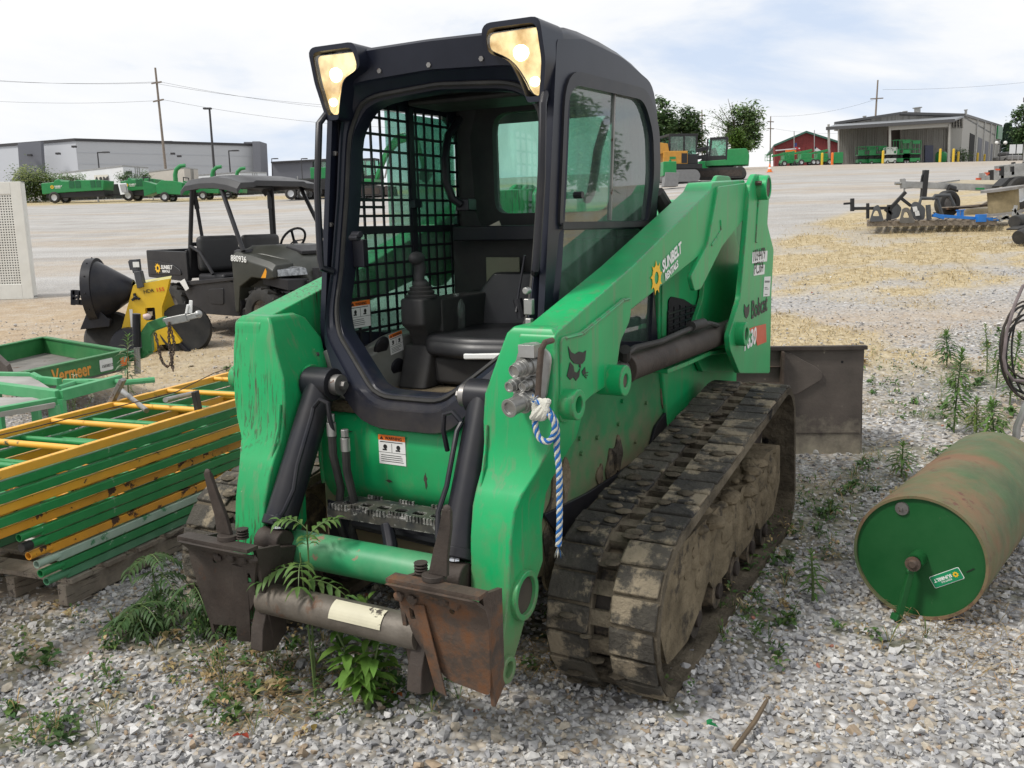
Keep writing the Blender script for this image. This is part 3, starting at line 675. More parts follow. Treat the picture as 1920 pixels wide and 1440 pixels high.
for s in (-1, 1):
    p = MB(); p.flat([sd_out, win, win2], Matrix(((1, 0, 0, 0), (0, 0, 1, s * .437), (0, 1, 0, 0), (0, 0, 0, 1))), .022)
    o = p.build('side_frame', m_cab, LD, 0)
    q = MB()                             # raised window surround
    ring_o = rnd(xz([(1058, 128), (1214, 168), (1234, 240), (1236, 330), (1222, 424), (1046, 424)], .45), [.12, .13, .06, .06, .02, .02], 6)
    q.flat([ring_o, win], Matrix(((1, 0, 0, 0), (0, 0, 1, s * .4525), (0, 1, 0, 0), (0, 0, 0, 1))), .009); q.build('window_surround', m_black, o, .002)
    a, b = MP(1050, 424, 1, .45), MP(1214, 420, 1, .45); MB().bar((a.x, s * .455, a.z), (b.x, s * .455, b.z), .014, .02).build('window_rail', m_plastic, o)
# left panes
pl = MB(); pl.flat([win], Matrix(((1, 0, 0, 0), (0, 0, 1, .437), (0, 1, 0, 0), (0, 0, 0, 1))), .004); wl = pl.build('side_window', g_cabside, LD, smooth=0)
pl = MB(); pl.flat([win2], Matrix(((1, 0, 0, 0), (0, 0, 1, .434), (0, 1, 0, 0), (0, 0, 0, 1))), .004); pl.build('side_window', g_cabside, LD, smooth=0)
a, b = MP(1151, 172, 1, .44), MP(1143, 413, 1, .44); MB().bar((a.x, .442, a.z), (b.x, .442, b.z), .008, .012).build('window_stile', m_steel, wl)
a = MP(1077, 366, 1, .44); MB().cyl((a.x, .44, a.z), (a.x, .47, a.z), .012, 10).build('window_knob', m_black, wl)
# right pane: slid part way, behind the guard mesh
def gx(px, py): q = MP(px, py, 1, -.43); return q.x, q.z
x0, x1 = gx(735, 400)[0], -.02
MB().bx(x1, x0, -.446, -.442, 1.44, 1.88).build('side_window', g_cab, LD, smooth=0)
MB().bx(x1 + .0, (x0 + x1) / 2 + .1, -.452, -.449, 1.44, 1.88).build('side_window', g_cab, LD, smooth=0)
MB().bx(x1, .80, -.446, -.442, 1.0, 1.42).build('side_window', g_cab, LD, smooth=0)
g_ = MB(); X0, X1, Z0, Z1 = -.06, .80, .93, 1.90; pit = .061
nx = int((X1 - X0) / pit); nz = int((Z1 - Z0) / pit)
for i in range(nx + 1): g_.bx(X0 + i * pit - .005, X0 + i * pit + .005, -.425, -.419, Z0, Z1)
for j in range(nz + 1): g_.bx(X0, X1, -.4255, -.4185, Z0 + j * pit - .005, Z0 + j * pit + .005)
xb = gx(772, 400)[0]; g_.bx(xb - .018, xb + .018, -.430, -.414, Z0, Z1)
zb = gx(760, 430)[1]; g_.bx(X0, X1, -.430, -.414, zb - .014, zb + .014)
zb = gx(700, 382)[1]; g_.bx(.55, X1, -.430, -.414, zb + .008, zb + .018).bx(.55, X1, -.430, -.414, zb - .018, zb - .008).box((xb, -.41, zb), (.05, .03, .03))
g_.build('window_guard', m_black, LD, smooth=0)
# back wall with the rear window
rb = MB(); hole = rnd([(-.25, 1.48), (.28, 1.48), (.30, 1.90), (-.255, 1.90)], [.06, .06, .08, .08], 5)
rb.flat([rnd([(-.43, .95), (.43, .95), (.43, 1.955), (-.43, 1.955)], .03), hole], Matrix(((0, 0, 1, -.05), (1, 0, 0, 0), (0, 1, 0, 0), (0, 0, 0, 1))), .05)
rb.build('rear_wall', m_plastic, LD, .01)
MB().flat([hole], Matrix(((0, 0, 1, -.06), (1, 0, 0, 0), (0, 1, 0, 0), (0, 0, 0, 1))), .004).build('rear_window', g_cab, LD, smooth=0)
pil = MB()
for s in (-1, 1): pil.loft([[(x + .0, s * (y + .0), z) for x, y in rnd([(-.12, .26 + dy), (-.03, .30 + dy), (.0, .43), (-.12, .43)], .03)] for z, dy in ((.95, -.08), (1.2, -.06), (1.38, -.02), (1.5, .03), (1.8, .05), (1.95, .0))])
pil.bx(-.06, .06, -.42, .42, .95, 1.38)
pil.build('rear_pillar', m_plastic, LD, .01)
hl = MB(); hl.bx(.0, .74, -.42, .42, 1.93, 1.96); hl.bx(.12, .40, -.40, .40, 1.90, 1.93); hl.build('headliner', m_plastic, LD, .02)
# interior
fl = MB(); fl.bx(.1, 1.0, -.40, .40, .80, .83); fl.build('cab_floor', m_muddy, LD)
for s in (-1, 1):
    MB().xz(rnd([(-.05, .82), (.96, .82), (.93, .94), (.60, 1.02), (.0, 1.06)], .03), s * .33, s * .425).build('side_trim', m_grey_trim, LD, .01)
    MB().yz([(s * .425, 1.0), (s * .375, 1.02), (s * .16, .868), (s * .18, .84), (s * .425, .84)], .93, .97).build('door_trim', m_grey_trim, LD, .004)
vt = MB()
for px, py in ((719, 652), (747, 692)):
    q = MP(px, py, 1, -.325); A = frame(q, (1, 0, .0), (0, .35, 1)); vt.lathe([(.0, .0), (.030, 0), (.042, .006), (.042, .014), (.03, .018), (.028, .004), (0, .004)], A, 18)
    for k in (-1, 0, 1): vt.bar(A @ Vector((-.026, k * .014, .01)), A @ Vector((.026, k * .014, .01)), .004, .004)
vt.build('air_vent', m_black, LD, .002)
seat = MB(); seat.loft([[(x, y, z) for x, y in rnd([(.12, -.20), (.62, -.23), (.67, 0), (.62, .23), (.12, .20)], .06, 5)] for z in (.95, 1.01, 1.035)])
sb = seat.build('seat_cushion', m_vinyl, LD, .025, seg=3)
MB().loft([[(x + k, y * w, z) for x, y in rnd([(.06, -.20), (.20, -.23), (.15, 0), (.20, .23), (.06, .20)], .04, 5)] for z, k, w in ((1.0, .03, .9), (1.1, .02, 1), (1.17, -.0, .95), (1.24, -.02, .7))]).build('seat_back', m_vinyl, LD, .02, seg=3)
MB().bx(.12, .60, -.19, .19, .84, .95).build('seat_base', m_plastic, LD, .02)
MB().bar((.66, -.01, .965), (.63, .25, .975), .022, .022).build('seat_handle', m_decalwhite, LD, .006)
# right-hand console with joystick (viewer's left), a twin on the other side
jp = MP(790, 560, 1, -.24)
for s in (-1, 1):
    if s > 0:
        MB().bx(.20, .50, .27, .36, 1.0, 1.13).build('grey_console', m_grey_trim, LD, .02); continue
    jx = jp.x; q = MB()
    q.loft([[(jx + k + x * w, s * .24 + y * w, z) for x, y in rnd([(-.07, -.055), (.07, -.055), (.075, .055), (-.07, .055)], .02)] for z, k, w in ((.98, -.03, .65), (1.04, -.02, .8), (1.07, 0, 1), (1.16, .0, 1), (1.17, .0, .95))])
    q.bx(jx - .52, jx - .05, s * .24 - .05, s * .24 + .06, 1.03, 1.16)
    q.loft([[(jx - .05 + x * w, s * .25 + y, z) for x, y in rnd([(-.10, -.06), (.10, -.06), (.10, .07), (-.10, .07)], .02)] for z, w in ((.83, 1.4), (.90, 1.1), (.99, .8))])
    con = q.build('control_console', m_plastic, LD, .008)
    q = MB(); q.lathe([(.06, 0), (.062, .01), (.05, .015), (.053, .025), (.042, .03), (.045, .04), (.032, .046), (.034, .055), (.02, .07)], Matrix.Translation((jx, s * .24, 1.168)), 20)
    q.tube([(jx, s * .24, 1.20), (jx + .01, s * .24, 1.25), (jx + .0, s * .24, 1.28), (jx + .01, s * .24, 1.31)], [.018, .021, .024, .022], 12)
    q.sph((jx + .02, s * .24, 1.318), .034, (1.25, .8, .75), 14, 9); q.build('joystick', m_plastic, con, 0, 60)
lb_ = MB()
pts = [MP(a, b, 1, y) for a, b, y in ((862, 222, -.36), (840, 255, -.35), (833, 300, -.34), (836, 340, -.33), (848, 372, -.31), (866, 384, -.28))]
lb_.tube(pts, .017, 10); pts2 = [Vector((p.x, -p.y, p.z)) for p in pts]; lb_.tube(pts2, .017, 10)
lb_.bar(pts[-1], (pts[-1].x - .1, -.30, pts[-1].z - .0), .06, .05); lb_.bar((.12, -.36, 1.40), (.12, .36, 1.40), .07, .06)
lb_.build('restraint_bar', m_black, LD, .006)
pk = MB(); pk.bx(.11, .12, -.22, -.06, 1.08, 1.30); pk.build('document_pouch', M('olive_pouch', (.16, .16, .11), .6), LD, .004)
q = MP(930, 432, 0, .125); pp = MB().box(q, (.004, .06, .06), Matrix.Translation(q) @ Matrix.Rotation(.4, 4, 'X') @ Matrix.Translation(-q)); pp.build('paper', M('old_paper', (.5, .47, .38), .8), LD)
# bottle wedged behind the seat
q = MP(858, 620, 1, -.2); bo = MB(); bo.lathe([(0, 0), (.03, 0), (.033, .01), (.033, .09), (.024, .115), (.012, .125), (.012, .14), (0, .14)], Matrix.Translation((q.x, q.y, 1.03)), 16)
tag(bo.build('bottle', glass_mat('bottle_plastic', (.75, .8, .8), .2, (.3, .32, .3), .3)), 'clear plastic bottle beside the seat in the cab', 'bottle').matrix_world = MM

# ---- work lamps in the roof corners
for s in (-1, 1):
    hood = MB(); outl = rnd([(s * .445, 2.05), (s * .245, 2.05), (s * .235, 1.97), (s * .32, 1.94), (s * .352, 1.87), (s * .372, 1.81), (s * .425, 1.81), (s * .448, 1.93)], [.03, .03, .03, .03, .03, .01, .01, .02])
    k = len(outl); inl = [(.345 * s + (y - .345 * s) * .86, 1.96 + (z - 1.96) * .86 - .004) for y, z in outl]
    def at3(o, d): return [(Xf(min(z, 2.03)) + d, y, z) for y, z in o]
    hood.loft([at3(outl, -.10), at3(outl, .055), at3(inl, .055), at3(inl, .02)], cap=False)
    h = hood.build('lamp_housing', m_cab, LD, .004)
    lens = rnd([(s * .430, 2.024), (s * .256, 2.022), (s * .248, 1.978), (s * .325, 1.942), (s * .368, 1.875), (s * .385, 1.832), (s * .418, 1.832), (s * .432, 1.93)], [.02, .02, .02, .05, .05, .02, .02, .02], 5)
    ln = MB(); ln.loft([at3(lens, .016), at3(lens, .030), at3([(.345 * s + (y - .345 * s) * .93, 1.96 + (z - 1.96) * .93) for y, z in lens], .038)]); lo = ln.build('lamp_lens', m_lamp, h, 0, 50)
    bl = MB()
    for by, bz, br in ((.36, 1.965, .030), (.395, 1.88, .022)): bl.sph((Xf(bz) + .035, s * by, bz), br, (.28, 1, 1.1), 12, 8)
    bl.build('bulb', m_bulb, lo)
    cv_ = MB(); cv_.loft([at3(lens, .046), at3([(.345 * s + (y - .345 * s) * .96, 1.96 + (z - 1.96) * .96) for y, z in lens], .054)]); cv_.build('lens_cover', g_clear, lo, 0, 50)

# ---- grab handles
for s in (-1, 1):
    y = s * .405; MB().tube([(.80, y, 1.83), (.855, s * .43, 1.832), (.885, s * .437, 1.80), (.91, s * .442, 1.574), (.93, s * .43, 1.33), (.93, s * .425, 1.30), (.895, y, 1.285)], .0125, 10).build('grab_handle', m_black, LD)

# ---- lift arms, each a box beam with its upright front leg
LEV = [(1.150, 1.165, 1.04, .47, .595), (1.13, 1.178, 1.0, .452, .612), (1.05, 1.195, .95, .425, .615), (.95, 1.205, .97, .388, .617), (.87, 1.210, 1.00, .383, .615), (.80, 1.218, 1.02, .388, .603), (.74, 1.235, 1.04, .39, .572), (.68, 1.275, 1.07, .39, .545), (.635, 1.298, 1.09, .39, .532), (.548, 1.323, 1.118, .395, .53), (.426, 1.338, 1.115, .40, .53), (.354, 1.358, 1.19, .41, .53), (.24, 1.395, 1.275, .42, .53), (.155, 1.408, 1.335, .43, .525)]
BEAM = xz([(1046, 627), (1190, 500), (1335, 357), (1342, 341), (1400, 337), (1404, 400), (1348, 452), (1300, 492), (1182, 586), (1160, 640), (1152, 700), (1105, 748), (1060, 800), (1042, 830)], .62)
m_boreshade = M('bore_shade', (.05, .042, .03), .9, var=.4)
m_greentube = M('worn_green_tube', (.02, .26, .10), .45, var=.15, wear=((.24, .17, .11), .60, 12), dust=((.20, .30, .18), .45, 5))
GUS = xz([(1052, 633), (1090, 622), (1170, 558), (1184, 562), (1181, 600), (1163, 640), (1156, 690), (1150, 715), (1105, 745), (1062, 795), (1050, 790)], .62)
RG = xz([(1300, 546), (1293, 518), (1325, 458), (1338, 388), (1345, 350), (1401, 342), (1403, 398), (1352, 462), (1312, 542)], .62)
TOW = xz([(1404, 345), (1413, 326), (1432, 328), (1441, 350), (1436, 420), (1448, 468), (1441, 600), (1440, 700), (1384, 700), (1366, 655), (1364, 630), (1385, 560), (1396, 440)], .64)
boss = MP(1144, 712, 1, .62); eye = MP(1060, 757, 1, .62); pin = MP(1428, 352, 1, .66); tpin = MP(1384, 626, 1, .65)
for s in (-1, 1):
    mt = m_greenscr if s < 0 else m_green
    a_ = MB(); a_.loft([[(x1, s * yi, z), (x0, s * yi, z), (x0, s * yo, z), (x1, s * yo, z)] for z, x0, x1, yi, yo in LEV])
    arm = a_.build('lift_arm', mt, LD, .008, seg=3)
    b_ = MB(); b_.xz(rnd(BEAM, .02), s * .495, s * .612); b_.build('arm_beam', mt, arm, .010, seg=3)
    g = MB(); g.xz(rnd(GUS, .02), s * .606, s * .622); g2 = MB(); g2.xz(rnd(RG, .02), s * .606, s * .626)
    tp = xz([(1060, 634), (1092, 626), (1168, 563), (1180, 560)], .62)
    for i in range(3): g.bar((tp[i][0], s * .62, tp[i][1]), (tp[i + 1][0], s * .62, tp[i + 1][1]), .012, .008)
    sl_ = xz([(1348, 412), (1349, 432), (1340, 447), (1331, 460)], .62)
    for i in range(3): g2.bar((sl_[i][0], s * .625, sl_[i][1]), (sl_[i + 1][0], s * .625, sl_[i + 1][1]), .012, .012)
    g.build('gusset_plate', mt, arm, .004); g2.build('gusset_plate', mt, arm, .004)
    e_ = MB(); e_.ring((eye.x, s * .60, eye.z), (eye.x, s * .665, eye.z), .045, .024); e_.build('pivot_boss', mt, arm, .004); e_ = MB(); e_.ring((boss.x, s * .58, boss.z), (boss.x, s * .675, boss.z), .050, .022); e_.build('pivot_boss', mt, arm, .004)
    MB().cyl((boss.x, s * .56, boss.z), (boss.x, s * .669, boss.z), .0235, 12).build('pivot_pin', m_rust, arm)
    lg = MB(); lg.ring((1.26, s * .50, .372), (1.26, s * .548, .372), .074, .056, 28); lg.build('tube_collar', mt, arm, .004); lg = MB(); lg.ring((1.372, s * .49, .19), (1.372, s * .545, .19), .040, .024, 20); lg.build('tube_collar', mt, arm, .004)
    MB().cyl((1.26, s * .40, .372), (1.26, s * .5345, .372), .057, 24).build('bore_shade_disc', m_boreshade, arm)  # dark disc on the solid arm stands in for shade inside the tube
    t_ = MB(); t_.xz(rnd(TOW, .02), s * .622, s * .648)
    t_.xz(rnd([(p[0] + .02, p[1]) for p in TOW], .02), s * .455, s * .478)
    t_.prism([(-1.40, s * .46, .62), (-1.40, s * .64, .62), (-1.38, s * .64, 1.2), (-1.38, s * .46, 1.2)], (.02, 0, 0))
    c1, c2 = MP(1420, 362, 1, .64), MP(1414, 455, 1, .64); t_.bar((c1.x, s * .65, c1.z), (c2.x, s * .65, c2.z), .008, .03)
    tow = t_.build('rear_upright', mt, LD, .006)
    r_ = MB(); r_.ring((pin.x, s * .60, pin.z), (pin.x, s * .695, pin.z), .058, .045); r_.build('pivot_boss', mt, tow, .004); r_ = MB(); r_.ring((tpin.x, s * .60, tpin.z), (tpin.x, s * .69, tpin.z), .055, .03); r_.build('pivot_boss', mt, tow, .004)
    MB().cyl((pin.x, s * .60, pin.z), (pin.x, s * .69, pin.z), .046, 18).cyl((pin.x + .07, s * .64, pin.z + .02), (pin.x + .07, s * .675, pin.z + .02), .012, 6).build('pivot_pin', m_rust, tow); MB().cyl((tpin.x, s * .6, tpin.z), (tpin.x, s * .68, tpin.z), .03, 14).build('pivot_pin', m_rust, tow)
    # lift cylinder
    p0, p1, p2 = MP(1140, 702, 1, .555), MP(1172, 690, 1, .555), MP(1372, 618, 1, .555)
    f3 = lambda p, dz=0, dy=0: (p.x, s * (p.y + dy), p.z + dz)
    c_ = MB(); c_.cyl(f3(p1), f3(p2), .052, 24); c_.ring(f3(p1), tuple(np.array(f3(p1)) * 1.02 - np.array(f3(p2)) * .02), .056, .03); lc = c_.build('lift_cylinder', m_rustdk, LD, .004)
    MB().cyl(f3(p0), f3(p1), .032, 18).build('cylinder_rod', m_steel, lc)
    MB().cyl(f3(p2), (tpin.x, s * .555, tpin.z), .044, 18).build('cylinder_eye', m_rustdk, lc)
    pt = [MP(a, b, 1, .585) for a, b in ((1176, 662), (1190, 652), (1240, 640), (1280, 622), (1300, 614), (1330, 606), (1345, 610))]
    h_ = MB(); h_.tube([f3(p) for p in pt], .011, 8); q = MP(1318, 606, 1, .585); h_.cyl(f3(MP(1295, 612, 1, .585)), f3(q), .022, 12); h_.cyl(f3(MP(1172, 655, 1, .585)), f3(MP(1172, 672, 1, .57)), .02, 10); h_.build('cylinder_hose', m_rubber, lc)
    k_ = MB(); kp = [MP(a, b, 1, .5) for a, b in ((1230, 695), (1270, 680), (1310, 662), (1345, 656), (1368, 660))]
    for i in range(4): k_.bar((kp[i].x, s * .5, kp[i].z), (kp[i + 1].x, s * .5, kp[i + 1].z), .10, .02)
    k_.build('control_link', mt, LD, .003)

# ---- engine house and tail
eh = MB(); ep = rnd([(-.17, .95), (-.17, 1.30), (-.30, 1.36), (-.75, 1.40), (-1.12, 1.54), (-1.39, 1.52), (-1.42, .55), (-1.2, .45), (-.3, .5)], .04)
eh.xz(ep, -.448, .448); eho = eh.build('engine_house', m_green, LD, .01)
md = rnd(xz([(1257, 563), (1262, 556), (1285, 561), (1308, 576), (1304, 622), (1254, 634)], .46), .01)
MB().flat([md], Matrix(((1, 0, 0, 0), (0, 0, 1, .4515), (0, 1, 0, 0), (0, 0, 0, 1))), .004).build('vent_shade_plate', m_dark, eho, smooth=0)  # flat dark plate paints the shade behind the grille
gr = MB(); q0, q1 = MP(1254, 634, 1, .46), MP(1308, 560, 1, .46)
for i in range(6): x = q0.x + (q1.x - q0.x) * i / 5; gr.bx(x - .004, x + .004, .453, .459, q0.z + .0, q1.z - .012 * abs(i - 1.5))
for i in range(5): z = q0.z + (q1.z - .03 - q0.z) * i / 4; gr.bx(q1.x + .0, q0.x, .4535, .4595, z - .004, z + .004)
gr.build('vent_grille', m_black, eho)
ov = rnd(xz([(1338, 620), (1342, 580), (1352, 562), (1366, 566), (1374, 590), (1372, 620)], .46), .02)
MB().flat([ov], Matrix(((1, 0, 0, 0), (0, 0, 1, .4515), (0, 1, 0, 0), (0, 0, 0, 1))), .004).build('opening_shade_plate', m_dark, eho, smooth=0)  # shade of an oval opening painted as a flat plate; wall is solid
for s in (-1, 1): MB().xz(xz([(1300, 500), (1402, 385), (1404, 470), (1396, 600), (1300, 600)], .44), s * .425, s * .446).build('inner_panel', m_greendirt, eho)
MB().bx(-.24, -.185, .44, .455, .95, 1.30).build('corner_post', m_green, eho, .003)
tg = MB(); tg.bx(-1.50, -1.40, -.44, .44, .5, 1.2); tg.build('tailgate', m_green, LD, .02)
hz = MB()
for s in (-1, 1): hz = MB(); hz.tube([(-.18, s * .43, 1.55), (-.24, s * .45, 1.48), (-.26, s * .46, 1.40), (-.22, s * .46, 1.33)], [.03, .035, .04, .03], 10); hz.build('door_hose', m_rubber, LD)

# ---- cross tube, tilt cylinders, step
MB().cyl((1.265, -.41, .385), (1.265, .41, .385), .060, 28).build('cross_tube', m_greentube, LD)
for s in (-1, 1):
    top = Vector((1.085, s * .325, .915)); bot = Vector((1.345, s * .345, .43)); d = (bot - top).normalized(); mid = top + d * .50
    c_ = MB(); c_.cyl(top, mid, .053, 26); c_.cyl(mid - d * .03, mid + d * .002, .058, 26); c_.cyl(top - Vector((0, .055, 0)), top + Vector((0, .055, 0)), .056, 22); tc_ = c_.build('tilt_cylinder', m_black, LD, .004)
    MB().cyl(mid, bot + d * .02, .022, 18).build('cylinder_rod', m_chrome, tc_)
    MB().cyl((bot.x, bot.y - .05, bot.z), (bot.x, bot.y + .05, bot.z), .045, 18).bar(bot, bot + Vector((.09, 0, -.10)), .07, .06).build('rod_eye', m_rustdk, tc_, .006)
    pb = MB(); yy = -s
    pb.cyl((top.x + .0, top.y - s * .055, top.z), (top.x, top.y - s * .085, top.z), .036, 20); pb.cyl((top.x, top.y - s * .08, top.z), (top.x, top.y - s * .105, top.z), .016, 6); pb.build('pin_bolt', m_steel, tc_, .002)
    MB().cyl((top.x - .02, s * .38, top.z), (top.x - .02, s * .50, top.z), .06, 22).build('pin_hub', m_greenscr, LD, .004)
    x_ = d.cross(Vector((0, 1, 0))).normalized()
    if x_.x < 0: x_ = -x_
    o_ = -s * .052
    hp = [top + d * .16 + Vector((.045, o_, .02)), top + d * .12 + Vector((.055, o_ * 1.0, .03)), top + d * .09 + Vector((.03, o_ * 1.3, .02)), top + d * .13 + Vector((.02, o_ * 1.6, 0))]
    t1 = [top + d * .10 + x_ * .05 + Vector((0, o_ * .75, 0)), top + d * .13 + x_ * .055 + Vector((0, o_ * .9, 0)), top + d * .30 + x_ * .052 + Vector((0, o_ * .9, 0)), top + d * .38 + x_ * .05 + Vector((0, o_ * 1.15, 0)), top + d * .45 + x_ * .05 + Vector((0, o_ * .9, 0)), top + d * .48 + x_ * .045 + Vector((0, o_ * .6, 0))]
    MB().tube(t1, .008, 8).tube([t1[0], t1[0] + Vector((.0, o_ * .6, .03)), t1[0] + Vector((0, o_ * 1.2, .02)), t1[0] + Vector((0, o_ * 1.3, -.03)), t1[0] + Vector((-.02, o_ * 1.3, -.10))], .008, 8).sph(t1[-1], .018, (1.4, 1, 1), 8, 6).build('oil_pipe', m_black, tc_)
    if s > 0: continue
    fx = t1[0] + Vector((-.015, o_ * 1.15, -.06)); hs = MB()
    for k in (0, 1):
        e = fx + Vector((-.01 * k, o_ * .9 * k, -.05 * k)); hs.tube([e, e + Vector((-.0, 0, -.10)), e + Vector((-.03, 0, -.22)), e + Vector((-.02, o_ * -.2, -.32)), e + Vector((-.03, o_ * .2, -.42))], .014, 10)
    hs.build('hydraulic_hose', m_rubber, tc_)
    ft = MB()
    for k in (0, 1):
        e = fx + Vector((-.01 * k, o_ * .9 * k, -.05 * k)); ft.cyl(e + Vector((0, 0, .04)), e + Vector((0, 0, .015)), .014, 6); ft.cyl(e + Vector((0, 0, .012)), e + Vector((0, 0, -.035)), .016, 12)
    ft.build('hose_fitting', m_zinc, tc_, .002)
st = MB(); q = [MP(625, 925, 0, 1.16), MP(805, 960, 0, 1.16)]
y0, y1, zt = -.235, .215, .522
tread = [rnd([(1.07, y0), (1.20, y0), (1.20, y1), (1.07, y1)], .012)] + [[(p[0], p[1]) for p in rnd([(1.125, y - .022), (1.158, y - .022), (1.158, y + .022), (1.125, y + .022)], .012)] for y in np.linspace(y0 + .05, y1 - .05, 6)]
st.flat(tread, Matrix.Translation((0, 0, zt)), .006)
st.bx(1.196, 1.202, y0, y1, zt - .034, zt); st.bx(1.068, 1.074, y0, y1, zt - .04, zt)
for i in range(34):
    y = y0 + .01 + (y1 - y0 - .02) * i / 33
    if (i // 6) % 2 == 0 or i > 26: st.bx(1.198, 1.206, y, y + .007, zt - .005, zt + .014)
    else: st.bx(1.186, 1.194, y, y + .007, zt, zt + .014)
    if (i // 5) % 2: st.bx(1.07, 1.078, y, y + .007, zt, zt + .014)
stp = st.build('step', M('worn_black_grate', (.03, .032, .036), .45, .3, var=.4, wear=((.24, .235, .22), .60, 34), dust=((.20, .17, .12), .5, 14), edge=((.45, .44, .42), .006, 1.0)), LD, 0)
st_l = stp
sbk = MB()
sbk.bar((1.15, y0 + .005, zt - .0), (1.12, y0 - .02, zt - .20), .09, .008); sbk.bar((1.15, y1 - .005, zt - .0), (1.14, y1 + .05, zt - .22), .09, .008)
sbk.tube([(1.19, .0, zt - .03), (1.215, .03, zt - .09), (1.255, .06, zt - .14), (1.27, .075, zt - .17)], [.022, .024, .022, .020], 8)
sbk.cyl((1.12, y0, zt - .07), (1.12, .16, zt - .09), .022, 10)
sbk.build('step_bracket', m_black, stp, .004)

# ---- quick-attach coupler: plates, tube, levers
PL0 = [(.545, .475), (.262, .475), (.258, .44), (.285, .37), (.30, .29), (.395, .175), (.535, .155), (.56, .40)]
for s in (-1, 1):
    pl = MB(); A = Matrix(((0, 0, 1, 0), (1, 0, 0, 0), (0, 1, 0, 0), (0, 0, 0, 1)))
    outl = rnd(mir(PL0, s), [.01, .01, .02, .05, .05, .03, .02, .03], 4)
    holes = [[(s * a, b) for a, b in rnd(h, .008)] for h in ([(.30, .39), (.35, .36), (.35, .345), (.30, .35)], [(.345, .29), (.37, .31), (.375, .24), (.36, .235)])] + [circ(s * .445, .405, .009, 10)]
    pl.flat([outl] + holes, A, .012)
    pl.v = [(x + 1.515 + (.475 - z) * -.16 + .05 * max(0, (z - .42) / .055) ** 2, y, z) for x, y, z in pl.v]
    P1 = lambda z: 1.515 + (.475 - z) * -.16
    pl.bx(1.505, 1.552, min(s * .258, s * .558), max(s * .258, s * .558), .472, .484)          # top ledge
    for ya in (.262, .53): pl.prism([(P1(.47) - .004, s * ya, .47), (P1(.47) - .11, s * ya, .45), (P1(.14) - .06, s * ya, .16), (P1(.14) - .004, s * ya, .12)], (0, s * .014, 0))
    pl.prism([(P1(.36) + .006, s * .31, .40), (P1(.36) + .02, s * .36, .41), (P1(.14) + .02, s * .40, .13), (P1(.14) + .006, s * .355, .13)], (.004, 0, 0))
    for k in range(5): pl.sph((P1(.43) + .012, s * (.27 + .05 * k + random.uniform(-.01, .01)), .43 + random.uniform(-.02, .02)), .018, (.5, 1, .8), 8, 6, .2)
    cp_ = pl.build('coupler_plate', m_rust if s > 0 else m_rustdk, LD, .003)
    lv = MB(); lx = 1.50; lv.cyl((lx, s * .385, .484), (lx, s * .385, .50), .035, 18)
    for k in range(4): lv.cyl((lx - .01, s * .385 + s * -.05, .49 + k * .009), (lx - .01, s * .385 - s * .05, .495 + k * .009), .020, 12)
    hb = [(lx, s * .40, .50), (lx - .0, s * .41, .56), (lx + .005, s * .432, .64), (lx + .01, s * .442, .695)]
    lv.loft([[(x - .007, y - w, z), (x + .007, y - w, z), (x + .007, y + w, z), (x - .007, y + w, z)] for (x, y, z), w in zip(hb, (.030, .024, .018, .013))]); lv.sph(hb[-1], .0135, (.6, 1, 1), 10, 6)
    lv.build('latch_lever', m_rustdk, cp_, .002)
    ar = MB(); ar.loft([[(x, s * .30 - .02, z), (x, s * .30 + .03, z), (x2, s * .30 + .03, z2), (x2, s * .30 - .02, z2)] for x, z, x2, z2 in ((1.40, .44, 1.32, .42), (1.44, .34, 1.36, .32), (1.50, .20, 1.40, .15), (1.51, .13, 1.45, .11))]); ar.build('coupler_ear', m_rustdk, cp_, .004)
MB().cyl((1.45, -.30, .285), (1.45, .30, .285), .050, 26).build('coupler_tube', M('worn_steel_tube', (.105, .088, .07), .55, .35, var=.4, vsc=8, wear=((.13, .06, .03), .58, 9), dust=((.22, .20, .17), .6, 5), bump=.15, bsc=60, wsoft=.12), LD)
sq = MP(690, 1165, 0, 1.50); lblt = MB()
for i in range(7):
    a0 = rad(10 + i * 10); a1 = a0 + rad(10); r_ = .0535
    lblt.add([(1.45 + r_ * math.cos(a), y, .285 + r_ * math.sin(a)) for a in (a0, a1) for y in (.0, .19)], [(0, 1, 3, 2)])
lblt.build('tube_label', M('torn_cream_label', (.52, .49, .36), .6, wear=((.06, .05, .04), .60, 14)), LD)

# ---- hydraulic coupler block on the left arm's face
hb_ = [(y, z) for y, z in [(lambda q: (q.y, q.z))(MP(a, b, 0, 1.215)) for a, b in ((972, 660), (990, 642), (1008, 641), (1030, 662), (1033, 675), (1024, 745), (1014, 752), (985, 752), (962, 735), (961, 725))]]
cb = MB(); cb.flat([rnd(hb_, .012)], Matrix(((0, 0, 1, 1.214), (1, 0, 0, 0), (0, 1, 0, 0), (0, 0, 0, 1))), .012); blk = cb.build('hydraulic_block', m_zinc, LD, .002)
cu_ = MB()
def coup(px, py, r, ln, steps):
    q = MP(px, py, 0, 1.22)
    z = 0; prof_ = [(0, 0)]
    for rr, dz in steps: prof_ += [(r * rr, z), (r * rr, z + ln * dz)]; z += ln * dz
    prof_ += [(r * .55, z), (r * .5, z - ln * .08), (0, z - ln * .08)]
    cu_.lathe(prof_, along((1.22, q.y, q.z), (1.22 + .95, q.y - .22, q.z - .16)), 20)
coup(995, 682, .030, .075, ((1.0, .25), (.85, .1), (.95, .15), (.72, .1), (.66, .12), (.72, .08), (.62, .2)))
coup(990, 748, .032, .085, ((1.05, .2), (1.1, .12), (.95, .1), (.8, .5), (.85, .08)))
coup(975, 716, .020, .05, ((1, .3), (.8, .1), (.95, .3), (.8, .3))); coup(1000, 716, .018, .05, ((1, .3), (.75, .1), (.9, .3), (.75, .3)))
